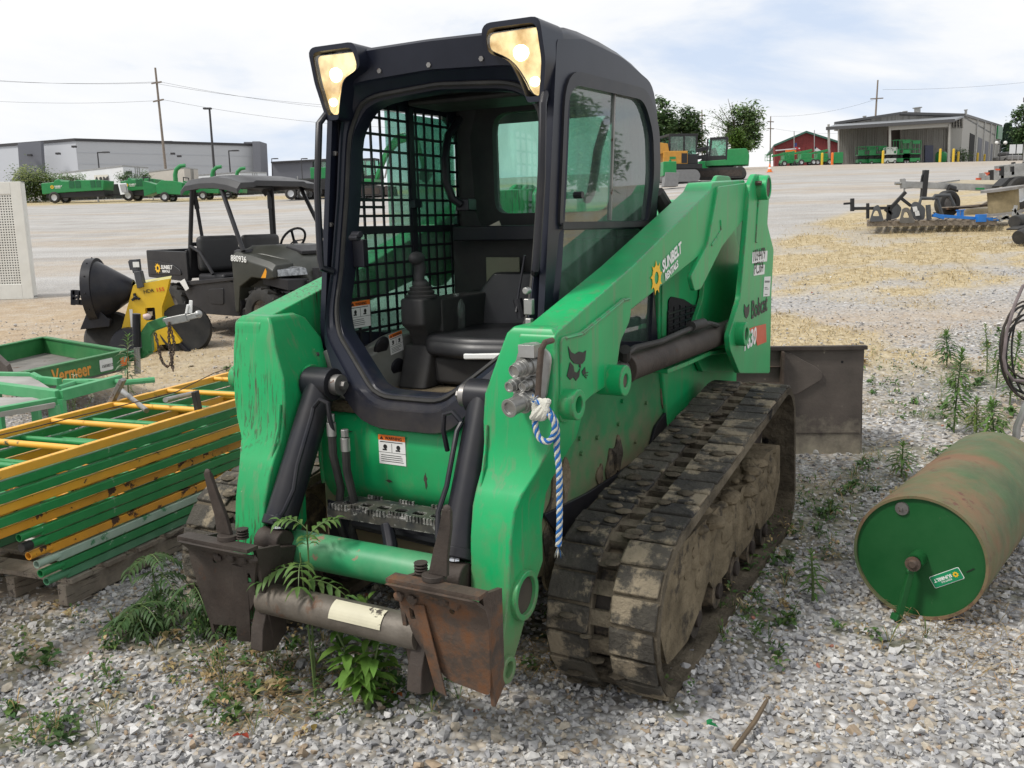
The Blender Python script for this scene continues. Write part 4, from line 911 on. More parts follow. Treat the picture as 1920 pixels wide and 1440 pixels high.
q = MP(1000, 655, 0, 1.22); cu_.box((1.24, q.y, q.z), (.05, .05, .035))
cu_.build('quick_coupler', m_zinc, blk, .0015)
gp = [MP(a, b, 0, 1.26) for a, b in ((1022, 642), (1015, 655), (1011, 700), (1008, 752))]
MB().tube([(1.215, gp[0].y, gp[0].z)] + gp + [(1.22, gp[-1].y, gp[-1].z - .01)], .0085, 10).build('guard_rod', m_rust, blk)

wd2 = MB()
for s in (-1, 1):
    wd2.tube([(1.215, s * .40, .86), (1.23, s * .40, .78), (1.262, s * .404, .70), (1.285, s * .404, .62)], .005, 6); wd2.build('weld_seam', m_green, LD); wd2 = MB(); wd2.tube([(1.03, s * .39, .76), (1.04, s * .391, .64), (1.03, s * .391, .54)], .007, 6)
    wd2.build('weld_seam', m_green, LD); wd2 = MB()
for (py, pz, w, h) in ((-.28, .74, .05, .006), (.05, .60, .012, .04), (.22, .70, .02, .012), (-.1, .58, .03, .008), (.30, .58, .015, .02)):
    ol = [(py + w * math.cos(a) * random.uniform(.25, .7), pz + h * math.sin(a) * random.uniform(.25, .8)) for a in np.linspace(0, 5.9, 16)]; MB().flat([ol], Matrix(((0, 0, 1, 1.0306), (1, 0, 0, 0), (0, 1, 0, 0), (0, 0, 0, 1))), .0008).build('paint_chip', m_rustdk, LD, smooth=0)

# ---- tracks
def hull(circs, n=400):
    pts = []
    for cx, cz, r in circs: pts += [(cx + r * math.cos(2 * math.pi * i / n), cz + r * math.sin(2 * math.pi * i / n)) for i in range(n)]
    pts = sorted(set((round(a, 6), round(b, 6)) for a, b in pts)); o = []
    for seq in (pts, pts[::-1]):
        h = []
        for p in seq:
            while len(h) > 1 and (h[-1][0] - h[-2][0]) * (p[1] - h[-2][1]) - (h[-1][1] - h[-2][1]) * (p[0] - h[-2][0]) <= 0: h.pop()
            h.append(p)
        o += h[:-1]
    return o
HP = hull([(.80, .20, .27), (-.70, .465, .205), (-.79, .115, .17)])
seg = [(Vector(HP[i]), Vector(HP[(i + 1) % len(HP)])) for i in range(len(HP))]; tot = sum((b - a).length for a, b in seg)
NT = 52
def at_len(d):
    d %= tot
    for a, b in seg:
        l_ = (b - a).length
        if d <= l_: return a + (b - a) * (d / l_), (b - a).normalized()
        d -= l_
    return seg[0][0], (seg[0][1] - seg[0][0]).normalized()
m_rollermud = M('muddy_roller_steel', (.06, .05, .042), .7, .3, var=.4, wear=((.24, .19, .13), .5, 8), bump=.4, bsc=40, wsoft=.1)
m_belt = M('mud_packed_rubber', (.05, .042, .032), .9, var=.4, dust=((.22, .185, .135), 1.0, 5), wear=((.014, .014, .015), .60, 7), bump=.9, bsc=40, spec=.1, wsoft=.1)
m_track = M('muddy_track_rubber', (.016, .016, .018), .75, var=.35, dust=((.17, .15, .115), .75, 2.2), wear=((.27, .225, .16), .515, 6), bump=.9, bsc=46, spec=.3, wsoft=.07)
for s in (-1, 1):
    tr = MB(); blk_ = MB(); yi, yo = .512, .877; hy0, hy1 = .662, .722
    for i in range(NT):
        n_sub = 2
        for k in range(n_sub):           # belt, two strips beside the drive holes
            p, t = at_len(tot * (i + k / n_sub) / NT); q, t2 = at_len(tot * (i + (k + 1) / n_sub) / NT)
            nrm, nr2 = Vector((t.y, -t.x)), Vector((t2.y, -t2.x))
            for ya, yb in (((yi, hy0), (hy1, yo)) if k == 0 else ((yi, yo),)):
                v = []
                for (pp_, nn_) in ((p, nrm), (q, nr2)):
                    for yv in (ya, yb):
                        for dep in (0, -.032): w = pp_ + nn_ * dep; v.append((w.x, s * yv, w.y))
                tr.add(v, [(0, 2, 6, 4), (1, 5, 7, 3), (0, 1, 3, 2), (4, 6, 7, 5), (0, 4, 5, 1), (2, 3, 7, 6)])
        p, t = at_len(tot * (i + .5) / NT); nrm = Vector((t.y, -t.x))
        for ya, yb, off in ((yi + .006, hy0 - .004, .0), (hy1 + .004, yo - .006, .5)):   # tread blocks, staggered
            pc, tt = at_len(tot * (i + .62 + off) / NT); nn_ = Vector((tt.y, -tt.x)); hl_ = tot / NT * .455; v = []
            for z_, sc_ in ((-.004, 1), (.011, .95)):
                for e, yv in ((-1, ya), (1, ya), (1, yb), (-1, yb)):
                    w = pc + tt * (e * hl_ * sc_ * random.uniform(.9, 1.08)) + nn_ * (z_ + random.uniform(-.003, .003)); v.append((w.x, s * (yv + random.uniform(-.006, .006)), w.y))
            blk_.add(v, [(0, 1, 2, 3), (4, 7, 6, 5), (0, 4, 5, 1), (1, 5, 6, 2), (2, 6, 7, 3), (3, 7, 4, 0)])
        if random.random() < .8:
            for _ in range(3):
                pc, tt = at_len(tot * (i + random.random()) / NT); nn_ = Vector((tt.y, -tt.x)); w = pc + nn_ * .012
                tr.sph((w.x, s * random.uniform(yi + .03, yo - .03), w.y), random.uniform(.010, .022), (1.3, 1.5, .35), 10, 7, .12)
    trk = tr.build('track', m_belt, LD, .006, 40); blk_.build('tread_block', m_track, trk, .006, 40)['kind'] = 'stuff'
    if s < 0: trk.location = (.17, -.03, .035)       # the far track sits a little ahead
    uf = MB(); up_ = rnd([(.88, .04), (.98, .24), (.84, .40), (.30, .40), (.05, .36), (-.45, .42), (-.72, .40), (-.74, .22), (-.62, .10), (-.35, .10), (-.30, .16), (-.22, .10), (.02, .10), (.08, .16), (.16, .10), (.36, .10), (.42, .16), (.5, .10), (.66, .03)], .025)
    uf.xz(up_, s * .60, s * .845)
    for _ in range(70):
        x = random.uniform(-.7, .8); z = np.interp(x, [-.75, -.45, .05, .3, .8], [.40, .42, .36, .40, .38]); uf.sph((x, s * random.uniform(.62, .86), min(z + random.uniform(-.03, .02), min(.47, .47 + (.75 - x) * .138) - .075)), random.uniform(.015, .042), (1.3, 1.1, .6), 12, 9, .10)
    for _ in range(40): uf.sph((random.uniform(-.65, .8), s * .845, random.uniform(.2, .36)), random.uniform(.02, .05), (1.4, .22, .9), 12, 9, .10)
    uf.build('track_frame', m_muddy, trk, .012, 75)
    rl = MB()
    for x in (-.5, -.26, .0, .25, .52): rl.cyl((x, s * .55, .05), (x, s * .83, .05), .068, 18)
    rl.cyl((.80, s * .58, .20), (.80, s * .76, .20), .225, 30); rl.cyl((-.79, s * .58, .115), (-.79, s * .76, .115), .13, 26)
    rl.build('track_roller', m_rollermud, trk)
    hb2 = MB()
    for x in (-.5, -.26, .0, .25, .52): hb2.cyl((x, s * .83, .05), (x, s * .845, .05), .03, 12)
    hb2.build('roller_hub', m_rustdk, trk, .004)
    sp_ = MB(); sp_.cyl((-.70, s * .60, .475), (-.70, s * .74, .475), .13, 24)
    for k in range(15): a = 2 * math.pi * k / 15; sp_.bar((-.70 + .12 * math.cos(a), s * .67, .475 + .12 * math.sin(a)), (-.70 + .175 * math.cos(a), s * .67, .475 + .175 * math.sin(a)), .05, .03)
    sp_.build('drive_sprocket', m_rustdk, trk)

# ---- markings
def poly_decal(px_pts, Y, mat, name, par, thk=.0012):
    MB().flat([xz(px_pts, Y)], Matrix(((1, 0, 0, 0), (0, 0, 1, Y), (0, 1, 0, 0), (0, 0, 0, 1))), thk).build(name, mat, par, smooth=0)
def gear(cx, cy, r, n=9, ri=.36):
    o = []
    for i in range(n):
        a = 2 * math.pi * i / n; o += [(cx + r * math.cos(a), cy + r * math.sin(a)), (cx + r * .74 * math.cos(a + .10), cy + r * .74 * math.sin(a + .10)), (cx + r * .72 * math.cos(a + .5), cy + r * .72 * math.sin(a + .5))]
    return [o, circ(cx, cy, r * ri, 18)]
def logo(par, A, h, white=m_decalwhite, yel=m_decalyel):     # sun-gear emblem and two lines of lettering, h tall
    MB().flat(gear(0, 0, h * .5), A, .0012).build('emblem', yel, par, smooth=0)
    MB().text('SUNBELT', A @ Matrix.Translation((h * .55, -h * .05, 0)), h * .48, .0012, bold=.014 * h, sx=.92, shear=.12).text('RENTALS', A @ Matrix.Translation((h * .72, -h * .36, 0)), h * .30, .0012, sx=1.0, bold=.010 * h).build('lettering', white, par, smooth=0)
dxs = (.955, .29)
logo(LD, decal_side(1231, 521, .6145, dxs), .125)
cat = [[(1065, 649), (1071, 660), (1078, 664), (1086, 659), (1093, 661), (1099, 657), (1097, 675), (1092, 682), (1083, 683), (1076, 681), (1069, 672)],
       [(1069, 679), (1075, 686), (1077, 697), (1083, 699), (1088, 690), (1086, 706), (1080, 714), (1075, 707), (1069, 712), (1063, 705)], [(1091, 697), (1097, 688), (1098, 698), (1094, 705)], [(1086, 682), (1089, 683), (1089, 690), (1086, 688)]]
for c in cat: poly_decal(c, .6235, m_decalblack, 'cat_emblem', LD)
poly_decal([(1080, 731), (1087, 729), (1086, 740), (1080, 741)], .6235, m_decalblack, 'emblem', LD)
for a, b in (((1097, 700), (1103, 698)), ((1097, 703), (1102, 704)), ((1096, 705), (1100, 709))):
    u, v = MP(*a, 1, .6235), MP(*b, 1, .6235); MB().bar(u, v, .0012, .003).build('emblem', m_decalblack, LD, smooth=0)
YT = .6495
def label_side(px, Y, mat, par): poly_decal(px, Y, mat, 'label', par)
label_side([(1411, 473), (1439, 470), (1438, 490), (1410, 494)], YT, m_white, LD); label_side([(1414, 498), (1434, 496), (1433, 514), (1413, 517)], YT, m_white, LD)
MB().text('1034479', decal_side(1411.5, 491, YT + .001, (1, .02)), .080, .001, sx=.90, bold=.0).text('PC364', decal_side(1414, 515, YT + .001, (1, .02)), .082, .001, sx=.84, bold=.0).build('lettering', m_decalblack, LD, smooth=0)
label_side([(1433, 519), (1445, 518), (1443, 555), (1431, 556)], YT, m_white, LD)
tl = MB()
for py, w in ((528, 9), (539, 5), (542, 7), (552, 5)):
    u, v = MP(1434, py, 1, YT + .001), MP(1434 + w, py, 1, YT + .001); tl.bar(u, v, .001, .010 if py == 528 else .004)
tl.build('label_print', m_grey, LD, smooth=0)
MB().text('Bobcat', decal_side(1408.5, 598, YT + .0005, (1, .03)), .125, .001, sx=.95, bold=.002).build('lettering', m_decalblack, LD, smooth=0)
poly_decal([(1396, 570), (1399, 576), (1402, 576), (1405, 570), (1405, 583), (1403, 592), (1400, 597), (1397, 594), (1395, 583)], YT + .0005, m_decalblack, 'cat_emblem', LD)
poly_decal([(1400, 618), (1416, 612), (1436, 607), (1437, 641), (1420, 648), (1416, 632), (1409, 622)], YT + .0005, m_red, 'stripe', LD)
MB().text('T630', decal_side(1393, 659, YT + .001, (1, .03)), .115, .001, sx=1.05, bold=.003, shear=.15).build('lettering', m_decalwhite, LD, smooth=0)
# warning plates
def warn(A, w, h, par, txt='WARNING', qr=True):  # white plate with an orange head, A at its lower left corner
    o = MB().bx(0, w, 0, h, 0, .0012, A).build('warning_label', m_white, par, smooth=0)
    MB().bx(0, w, h * .82, h, .0013, .0019, A).build('label_head', m_orange, o, smooth=0)
    t_ = MB().text('⚠ ' + txt if False else txt, A @ Matrix.Translation((w * .26, h * .85, .0024)), h * .14 if w > h * .6 else w * .17, .0004, bold=.0003)
    t_.flat([[(w * .06, h * .85), (w * .2, h * .85), (w * .13, h * .96)]], A @ Matrix.Translation((0, 0, .0024)), .0004)
    t_.bx(0, w, h * .40, h * .412, .0014, .0018, A).bx(w * .49, w * .503, h * .40, h * .72, .0014, .0018, A)
    for k in range(4): t_.bx(w * .08, w * random.uniform(.6, .92), h * (.30 - .07 * k), h * (.32 - .07 * k), .0014, .0018, A)
    t_.bx(w * .06, w * .9, h * .75, h * .775, .0014, .0018, A)
    for cx in (.25, .74): t_.lathe([(h * .05, 0), (h * .08, 0), (h * .08, .0005), (h * .05, .0005)], A @ Matrix.Translation((w * cx, h * .6, .0014)), 12); t_.bx(w * (cx - .1), w * (cx + .06), h * .47, h * .52, .0014, .0018, A)
    t_.build('label_print', m_decalblack, o, smooth=0); return o
q = MP(712, 868, 0, 1.0305); q2 = MP(762, 876, 0, 1.0305); h_ = MP(720, 815, 0, 1.0305).z - q.z
warn(frame(q, (0, 1, 0), (0, 0, 1)), q2.y - q.y, h_, LD)
q = MP(658, 617, 1, -.412); q2 = MP(695, 611, 1, -.412); warn(frame(q, (-1, 0, 0), (0, 0, 1)), abs(q2.x - q.x), MP(661, 566, 1, -.412).z - q.z, LD)
q = MP(733, 666, 1, -.328); q2 = MP(757, 661, 1, -.328); warn(frame(q, (-1, 0, .12), (.12, 0, 1)), abs(q2.x - q.x), MP(725, 629, 1, -.328).z - q.z, LD)
# pads, hooks, latches on the cab posts
ex = MB(); q = MP(992, 575, 0, .99); ex.box(q, (.02, .03, .05)); ex.cyl(q + Vector((.0, 0, .05)), q + Vector((.025, 0, .05)), .012, 8); ex.box(q + Vector((0, 0, -.06)), (.02, .022, .05)); ex.build('door_latch', m_zinc, LD, .004)
ex = MB()
for px, py, X in ((658, 446, .86), (662, 440, .86)): q = MP(px, py, 0, X); ex.cyl(q, q + Vector((.02, .05, 0)), .012, 10)
q = MP(676, 475, 0, .80); ex.box(q, (.03, .05, .10)); ex.build('door_striker', m_black, LD, .004)
wl_ = MB(); wl_.tube([(Xf(1.2) - .05, .36, 1.34), (Xf(1.2) - .06, .33, 1.22), (Xf(1.1) - .06, .335, 1.16)], .004, 6).cyl((Xf(1.2) - .05, .33, 1.20), (Xf(1.2) - .05, .345, 1.14), .016, 10); wl_.build('cable_plug', m_black, LD)

# ---- rope on the guard rod
def rope(path, r, turns, blue, white):
    P_ = []
    for i in range(len(path) - 1):
        for k in range(8): P_.append(path[i].lerp(path[i + 1], k / 8))
    P_.append(path[-1]); return P_
ro = thing('rope', 'blue and white braided rope hanging from the couplers on the green arm', 'rope', MM.translation, MY_RZ)
rp_ = [MP(a, b, 0, X) for a, b, X in ((1000, 752, 1.27), (1016, 756, 1.29), (1034, 778, 1.28), (1043, 800, 1.28), (1044, 840, 1.28), (1048, 880, 1.28), (1049, 930, 1.27), (1049, 980, 1.27), (1047, 1026, 1.27))]
def smooth_path(P_, k=6):
    o = []
    for i in range(len(P_) - 1):
        a, b, c, d = P_[max(i - 1, 0)], P_[i], P_[i + 1], P_[min(i + 2, len(P_) - 1)]
        for j in range(k):
            t = j / k; o.append(.5 * ((2 * b) + (c - a) * t + (2 * a - 5 * b + 4 * c - d) * t * t + (3 * b - a - 3 * c + d) * t ** 3))
    return o + [P_[-1]]
m_rw = M('white_rope_yarn', (.58, .57, .50), .9, var=.2, bump=.5, bsc=300); m_rb = M('blue_rope_yarn', (.012, .13, .42), .85, var=.25, bump=.5, bsc=300)
def strands(P_, r, sets):
    P_ = smooth_path(P_, 10); n = len(P_)
    for mtx, phs in sets:
        b = MB()
        for ph in phs:
            pts = []; ln = 0
            for i, p in enumerate(P_):
                t = (P_[min(i + 1, n - 1)] - P_[max(i - 1, 0)]).normalized(); u = t.cross(Vector((0.3, .2, 1) if abs(t.z) < .9 else Vector((1, 0.2, 0)))).normalized(); v = t.cross(u)
                if i: ln += (p - P_[i - 1]).length
                a = ph + ln * 150; pts.append(p + (u * math.cos(a) + v * math.sin(a)) * r * .55)
            b.tube(pts, r * .62, 6)
        b.build('strand', mtx, ro)
def dens(P_, d=.004):
    P_ = smooth_path(P_, 8); o = [P_[0]]
    for p in P_[1:]:
        while (p - o[-1]).length > d: o.append(o[-1] + (p - o[-1]).normalized() * d)
    return o
def strands2(P_, r):
    D_ = dens(P_)
    for mtx, phs in ((m_rw, (0, 3.14)), (m_rb, (1.57, 4.71))):
        b = MB()
        for ph in phs:
            pts = []; u = Vector((1, 0, 0))
            for i, p in enumerate(D_):
                t = (D_[min(i + 1, len(D_) - 1)] - D_[max(i - 1, 0)]).normalized(); u = (u - t * u.dot(t)).normalized(); v = t.cross(u); a = ph + i * .004 * 130
                pts.append(p + (u * math.cos(a) + v * math.sin(a)) * r * .5)
            b.tube(pts, r * .62, 6)
        b.build('strand', mtx, ro)
strands2(rp_, .0085)
lp = [MP(a, b, 0, X) for a, b, X in ((1004, 770, 1.28), (1004, 800, 1.285), (1012, 822, 1.29), (1028, 828, 1.295), (1038, 815, 1.295), (1040, 796, 1.295), (1030, 775, 1.30))]
strands2(lp, .0085)
kn = MB()
c = MP(1013, 768, 0, 1.285)
for k in range(3): kn.tube([c + Vector((.01 * math.cos(a + k), .022 * math.cos(a), .024 * math.sin(a + k * .8))) for a in np.linspace(0, 6.4, 16)], .0095, 7)
kn.build('knot', m_rw, ro)
fr_ = LB()
for base, nn_ in ((MP(1000, 752, 0, 1.285), 26), (MP(1047, 1026, 0, 1.27), 26)):
    for k in range(nn_): fr_.leaf(base, (random.uniform(-.5, .5), random.uniform(-.6, .6), -1 if nn_ and base.z < .6 else random.uniform(-.4, 1)), random.uniform(.015, .032), .003, (.6, .58, .5) if k % 3 else (.02, .16, .45), .2)
fr_.build('frayed_end', ro, None)
# ================================================================ NEAR THINGS
def PZ(px, py, z): v = ray(px, py); return CP + v * ((z - CAMH) / v.z)
GZ = -.06
# ---- green roller drum
m_drum = M('weathered_drum_paint', (.07, .115, .05), .6, var=.25, vsc=4, wear=((.215, .105, .065), .42, 2.2), dust=((.24, .165, .10), .75, 2.4), bump=.3, bsc=7, spec=.3, wsoft=.24, streak=((.075, .115, .05), .50, (4, 4, 4), .6), scr=((.13, .065, .045), .58, (12, 12, 12), 2.5))
m_drumend = M('dark_green_paint', (.004, .082, .018), .45, var=.12, wear=((.12, .13, .09), .69, 14), dust=((.04, .10, .045), .4, 3), spec=.35, scr=((.10, .15, .09), .66, (30, 30, 6), 4))
d0 = G(1712, 1160).y; r0 = (W(1722, 931, d0).z - GZ) / 2
ctr = W(1722, 1046, d0); ctr.z = GZ + r0
def solve_top(px, py, z):
    return PZ(px, py, z)
fa = solve_top(1868, 806, GZ + 2 * r0 + .01); ax = Vector((fa.x - ctr.x, fa.y - ctr.y, 0)); LEN = ax.length; ax.normalize()
RD = thing('roller_drum', 'rust streaked green roller barrel lying on the gravel with a dark green end plate', 'roller', (ctr.x, ctr.y, GZ))
A = frame((0, 0, r0), (-ax.y, ax.x, 0), (0, 0, 1)); A = Matrix(((-ax.y, 0, ax.x, 0), (ax.x, 0, ax.y, 0), (0, 1, 0, r0), (0, 0, 0, 1)))
b = MB(); b.lathe([(r0 - .012, .014), (r0 - .012, 0), (r0 - .002, 0), (r0, .006), (r0, LEN - .006), (r0 - .01, LEN), (r0 - .02, LEN - .01), (0, LEN - .01)], A, 72); b.build('drum_shell', m_drum, RD)
b = MB(); b.lathe([(0, .012), (r0 - .0115, .012), (r0 - .0115, .02), (0, .02)], A, 60); ep_ = b.build('end_plate', m_drumend, RD)
# local end-plate axes seen from the camera: u to the right, v up
EU = Vector((ax.y, -ax.x, 0)); 
def EP(u, v, w=0): return Vector((0, 0, r0)) + EU * u + Vector((0, 0, v)) + ax * (.012 - w)
def eA(u, v, w, ang=0): return frame(EP(u, v, w), EU * math.cos(ang) + Vector((0, 0, math.sin(ang))), -EU * math.sin(ang) + Vector((0, 0, math.cos(ang))))
MB().lathe([(0, 0), (.026, 0), (.024, .008), (.006, .009), (.005, .016), (0, .016)], eA(-.07, r0 * .74, 0), 22).build('filler_plug', m_steel, ep_)
b = MB(); b.lathe([(.030, 0), (.030, .06), (.022, .06), (.022, 0)], eA(0, 0, 0), 20).build('hub_sleeve', m_drumend, RD)
b = MB(); b.lathe([(0, .02), (.014, .02), (.014, .075), (.026, .075), (.028, .085), (.018, .086), (.012, .094), (0, .094)], eA(0, 0, 0), 18).build('hub', m_rust, RD)
b = MB(); b.bar(EP(-.012, -.03, .055), EP(-.045, -r0 + .0, .075), .022, .024); b.bar(EP(-.045, -r0 + .03, .075), EP(-.05, -r0 + .006, .085), .034, .03); b.sph(EP(-.018, -.04, .06), .012); b.build('stand_leg', m_drumend, RD, .004)
SA = eA(.063, -.105, .001, rad(33)); b = MB().flat([rnd([(-.002, -.002), (.114, -.002), (.114, .044), (-.002, .044)], .006)], SA, .001); lbo = b.build('label', m_white, RD, smooth=0)
MB().flat([rnd([(0, 0), (.112, 0), (.112, .042), (0, .042)], .005)], SA @ Matrix.Translation((0, 0, .001)), .001).build('label_face', M('label_green', (.005, .22, .09), .4), lbo, smooth=0)
MB().flat(gear(.092, .022, .012), SA @ Matrix.Translation((0, 0, .002)), .001).build('emblem', m_decalyel, lbo, smooth=0)
MB().text('SUNBELT', SA @ Matrix.Translation((.078, .030, .002)) @ Matrix.Rotation(math.pi, 4, 'Z'), .017, .0006, bold=.0004).text('RENTALS', SA @ Matrix.Translation((.072, .015, .002)) @ Matrix.Rotation(math.pi, 4, 'Z'), .010, .0006).build('lettering', m_decalwhite, lbo, smooth=0)
MB().bar(EP(.063 + .10, -.02, .002), EP(.063 + .125, .0, .002), .002, .003).build('scratch', m_decalblack, ep_)

# ---- stack of scaffold end frames on a pallet
u_ = Vector((.352, .936, 0)); v_ = Vector((-.936, .352, 0))
pb0 = PZ(65, 1120, .06)
SM = Matrix(((v_.x, u_.x, 0, pb0.x), (v_.y, u_.y, 0, pb0.y), (0, 0, 1, 0), (0, 0, 0, 1)))   # x across the stack, y along it
FZ0, FH = .065, .0441
m_fg = M('frame_green_paint', (.008, .235, .058), .45, var=.15, wear=((.42, .50, .42), .66, 11), dust=((.10, .22, .12), .25, 3))
m_fg2 = M('chalky_green_paint', (.06, .24, .12), .6, var=.2, wear=((.50, .55, .50), .60, 5), dust=((.25, .36, .28), .4, 3))
m_fy = M('frame_yellow_paint', (.80, .38, .022), .45, var=.12, wear=((.10, .05, .025), .65, 16), dust=((.55, .36, .12), .3, 4))
m_fyr = M('rusted_yellow_paint', (.72, .32, .02), .5, var=.15, wear=((.075, .035, .02), .56, 11), dust=((.40, .22, .08), .3, 4))
m_fm = M('pale_mint_paint', (.30, .42, .34), .6, var=.2, wear=((.06, .22, .10), .55, 4), dust=((.5, .55, .5), .4, 3))
m_fgp = M('patched_green_paint', (.008, .22, .06), .5, var=.15, wear=((.5, .55, .5), .58, 3), dust=((.12, .26, .15), .3, 3))
m_fy2 = M('yellow_green_patched_paint', (.80, .40, .035), .45, var=.12, wear=((.012, .07, .05), .62, 2.6), dust=((.55, .38, .14), .3, 5))
FR = [(m_fy2, 'yellow scaffold frame lying on top of the stack, patched dark green', 1, 0), (m_fg, 'green scaffold frame directly under the top yellow frame', 1, .004), (m_fg, 'green scaffold frame third from the top of the stack', 1, -.006), (m_fy, 'clean yellow scaffold frame fourth from the top of the stack', 1, .006),
      (m_fg, 'green scaffold frame between the two upper yellow side rails', 1, -.004), (m_fyr, 'rusty yellow scaffold frame at mid height of the stack', 1, .01), (m_fg, 'green scaffold frame just under the rusty yellow frame', 0, .0),
      (m_fg, 'green scaffold frame with a black capped tube end', 0, .004), (m_fyr, 'lowest yellow scaffold frame in the stack, chipped', 0, .010), (m_fm, 'pale mint scaffold frame under the lowest yellow one', 0, .006),
      (m_fgp, 'green scaffold frame with whitish worn patches second from the bottom', 0, .010), (m_fg2, 'chalky green scaffold frame at the bottom of the stack on the pallet', 0, .016)]
m_hole = m_dark
for i, (mt, lab, lng, off) in enumerate(FR):
    k = len(FR) - 1 - i; z = FZ0 + k * FH; a0 = (-1.25 if lng else .06 + .045 * (i - 6) * .5 + random.uniform(-.01, .01)); a1 = 2.05 + random.uniform(-.05, .05)
    t = thing('scaffold_frame', lab, 'scaffold frame', SM @ Vector((0, 0, z)), math.atan2(u_.y, u_.x) - math.pi / 2 + random.uniform(-.007, .007), 'scaffold frames stacked on the pallet')
    # local frame: x = -v (towards the loader), y = along u
    off = -off; wd_ = .587
    for x in (off, off - wd_): 
        b = MB(); b.bx(x - .028, x, a0, a1, .0, FH - .0075); b.build('side_rail', mt, t, .004)
        if not lng:
            b = MB(); b.ring((x - .014, a0 - .095, FH / 2), (x - .014, a0 + .01, FH / 2), .0165, .013, 14); e_ = b.build('tube_end', mt, t)
            if i == 7: MB().cyl((x - .014, a0 - .10, FH / 2), (x - .014, a0 - .055, FH / 2), .0185, 14).build('end_cap', m_rubber, e_, .003)
    b = [MB(), MB()]; 
    s0 = PZ(77, 835, z + FH / 2); q = (SM.inverted() @ s0).y + (i % 3) * .035
    for j in range(-3, 6):
        y = q + .39 * j + (0 if i == 0 else .05)
        if a0 + .03 < y < a1 - .03: MB().cyl((off - .024, y, FH / 2), (off - wd_ - .004, y, FH / 2), .0135, 12).build('rung', mt, t)
    if i == 0:
        hm_ = MB()
        for j in range(int((a1 - a0) / .085)): hm_.lathe([(0, 0), (.004, 0), (.004, .0008), (0, .0008)], Matrix.Translation((off - .008, a0 + .04 + j * .085, FH - .0012)), 8)
        hm_.build('rivet_hole', m_dark, t)
m_wood = M('weathered_wood', (.20, .165, .13), .85, var=.35, vsc=14, dust=((.28, .25, .21), .5, 6), scr=((.07, .055, .045), .55, (60, 4, 60), 6), bump=.3, bsc=60)
pt_ = thing('pallet', 'weathered wooden pallet carrying the stack of scaffold frames', 'pallet', SM @ Vector((0, 0, GZ)), math.atan2(u_.y, u_.x) - math.pi / 2)
for x in (-.06, -.34, -.62): MB().bx(x, x + .045, .16, 1.75, .012, .10).build('stringer', m_wood, pt_, .003)
for j in range(9): MB().bx(-.66, .0, .18 + j * .19, .29 + j * .19, .1005, .122).build('deck_board', m_wood, pt_, .003)
MB().bx(-.66, -.0, .18, .28, -.003, .012).build('base_board', m_wood, pt_)
# wire lying over the stack
wz = FZ0 + len(FR) * FH + .004
wp = [PZ(a, b, wz + .01 + .012 * (i % 2)) for i, (a, b) in enumerate(((-10, 818), (60, 802), (135, 783), (230, 760), (330, 735), (400, 700), (430, 690)))]
tag(MB().tube(wp, .0028, 6).build('wire', m_rust), 'rusty wire strung across the top yellow frame', 'wire')
# grey steel brackets lying among the top rungs
for (p, q, e, f, lab) in (((205, 748), (238, 702), (225, 730), (275, 770), 'grey steel bracket with a square plate standing up in the frame stack'), ((372, 762), (366, 730), (310, 750), (360, 738), 'grey steel pipe bracket with a rubber pad in the frame stack')):
    t = thing('steel_bracket', lab, 'bracket', (0, 0, 0)); P_, Q_ = PZ(*p, wz - .0), PZ(*p, wz); Q_ = P_ + Vector((.08 if p[0] < 300 else -.01, .0, .10 if p[0] < 300 else .075)); t.location = P_
    MB().bar(Vector((0, 0, -.03)), Q_ - P_, .055, .022).build('plate', m_steel if p[0] < 300 else m_rubber, t, .003)
    MB().cyl(PZ(*e, wz + .02) - P_, PZ(*f, wz - .03) - P_, .013, 10).build('pipe', m_zinc, t)

# ---- light green platform frame behind the stack
GP_ = thing('platform_frame', 'light green steel platform frame with a grey mesh deck behind the scaffold stack', 'platform', (0, 0, 0)); zp = .42
m_lg = M('light_green_paint', (.03, .30, .10), .5, var=.15, wear=((.30, .34, .28), .66, 9), dust=((.20, .34, .22), .4, 3))
pz = lambda x, y, z=zp: PZ(x, y, z)
for a, b_, w, h in (((-40, 703), (62, 705), .04, .05), ((60, 704), (75, 712), .04, .05), ((-40, 722), (112, 742), .06, .07), ((112, 742), (225, 712), .05, .07), ((75, 712), (112, 716), .04, .05), ((-40, 778), (104, 752), .05, .05), ((120, 716), (215, 716), .04, .04)):
    MB().bar(pz(*a), pz(*b_), w, h).build('rail', m_lg, GP_, .004)
MB().tube([pz(110, 728), pz(140, 718), pz(190, 715), pz(235, 717), pz(290, 712)], .02, 8).build('bent_tube', m_lg, GP_)
m_mesh = M('grey_mesh_deck', (.30, .29, .27), .8, var=.2)
MB().prism([pz(-40, 705), pz(60, 706), pz(110, 738), pz(-40, 724)], (0, 0, -.02)).build('deck', m_mesh, GP_); MB().prism([pz(-40, 745), pz(60, 745), pz(104, 755), pz(-40, 780)], (0, 0, -.03)).build('deck', m_mesh, GP_)
for a in ((-10, 712), (112, 742), (60, 705), (100, 754)): q = pz(*a); MB().bx(q.x - .025, q.x + .025, q.y - .025, q.y + .025, GZ, q.z - .02).build('leg', m_lg, GP_)

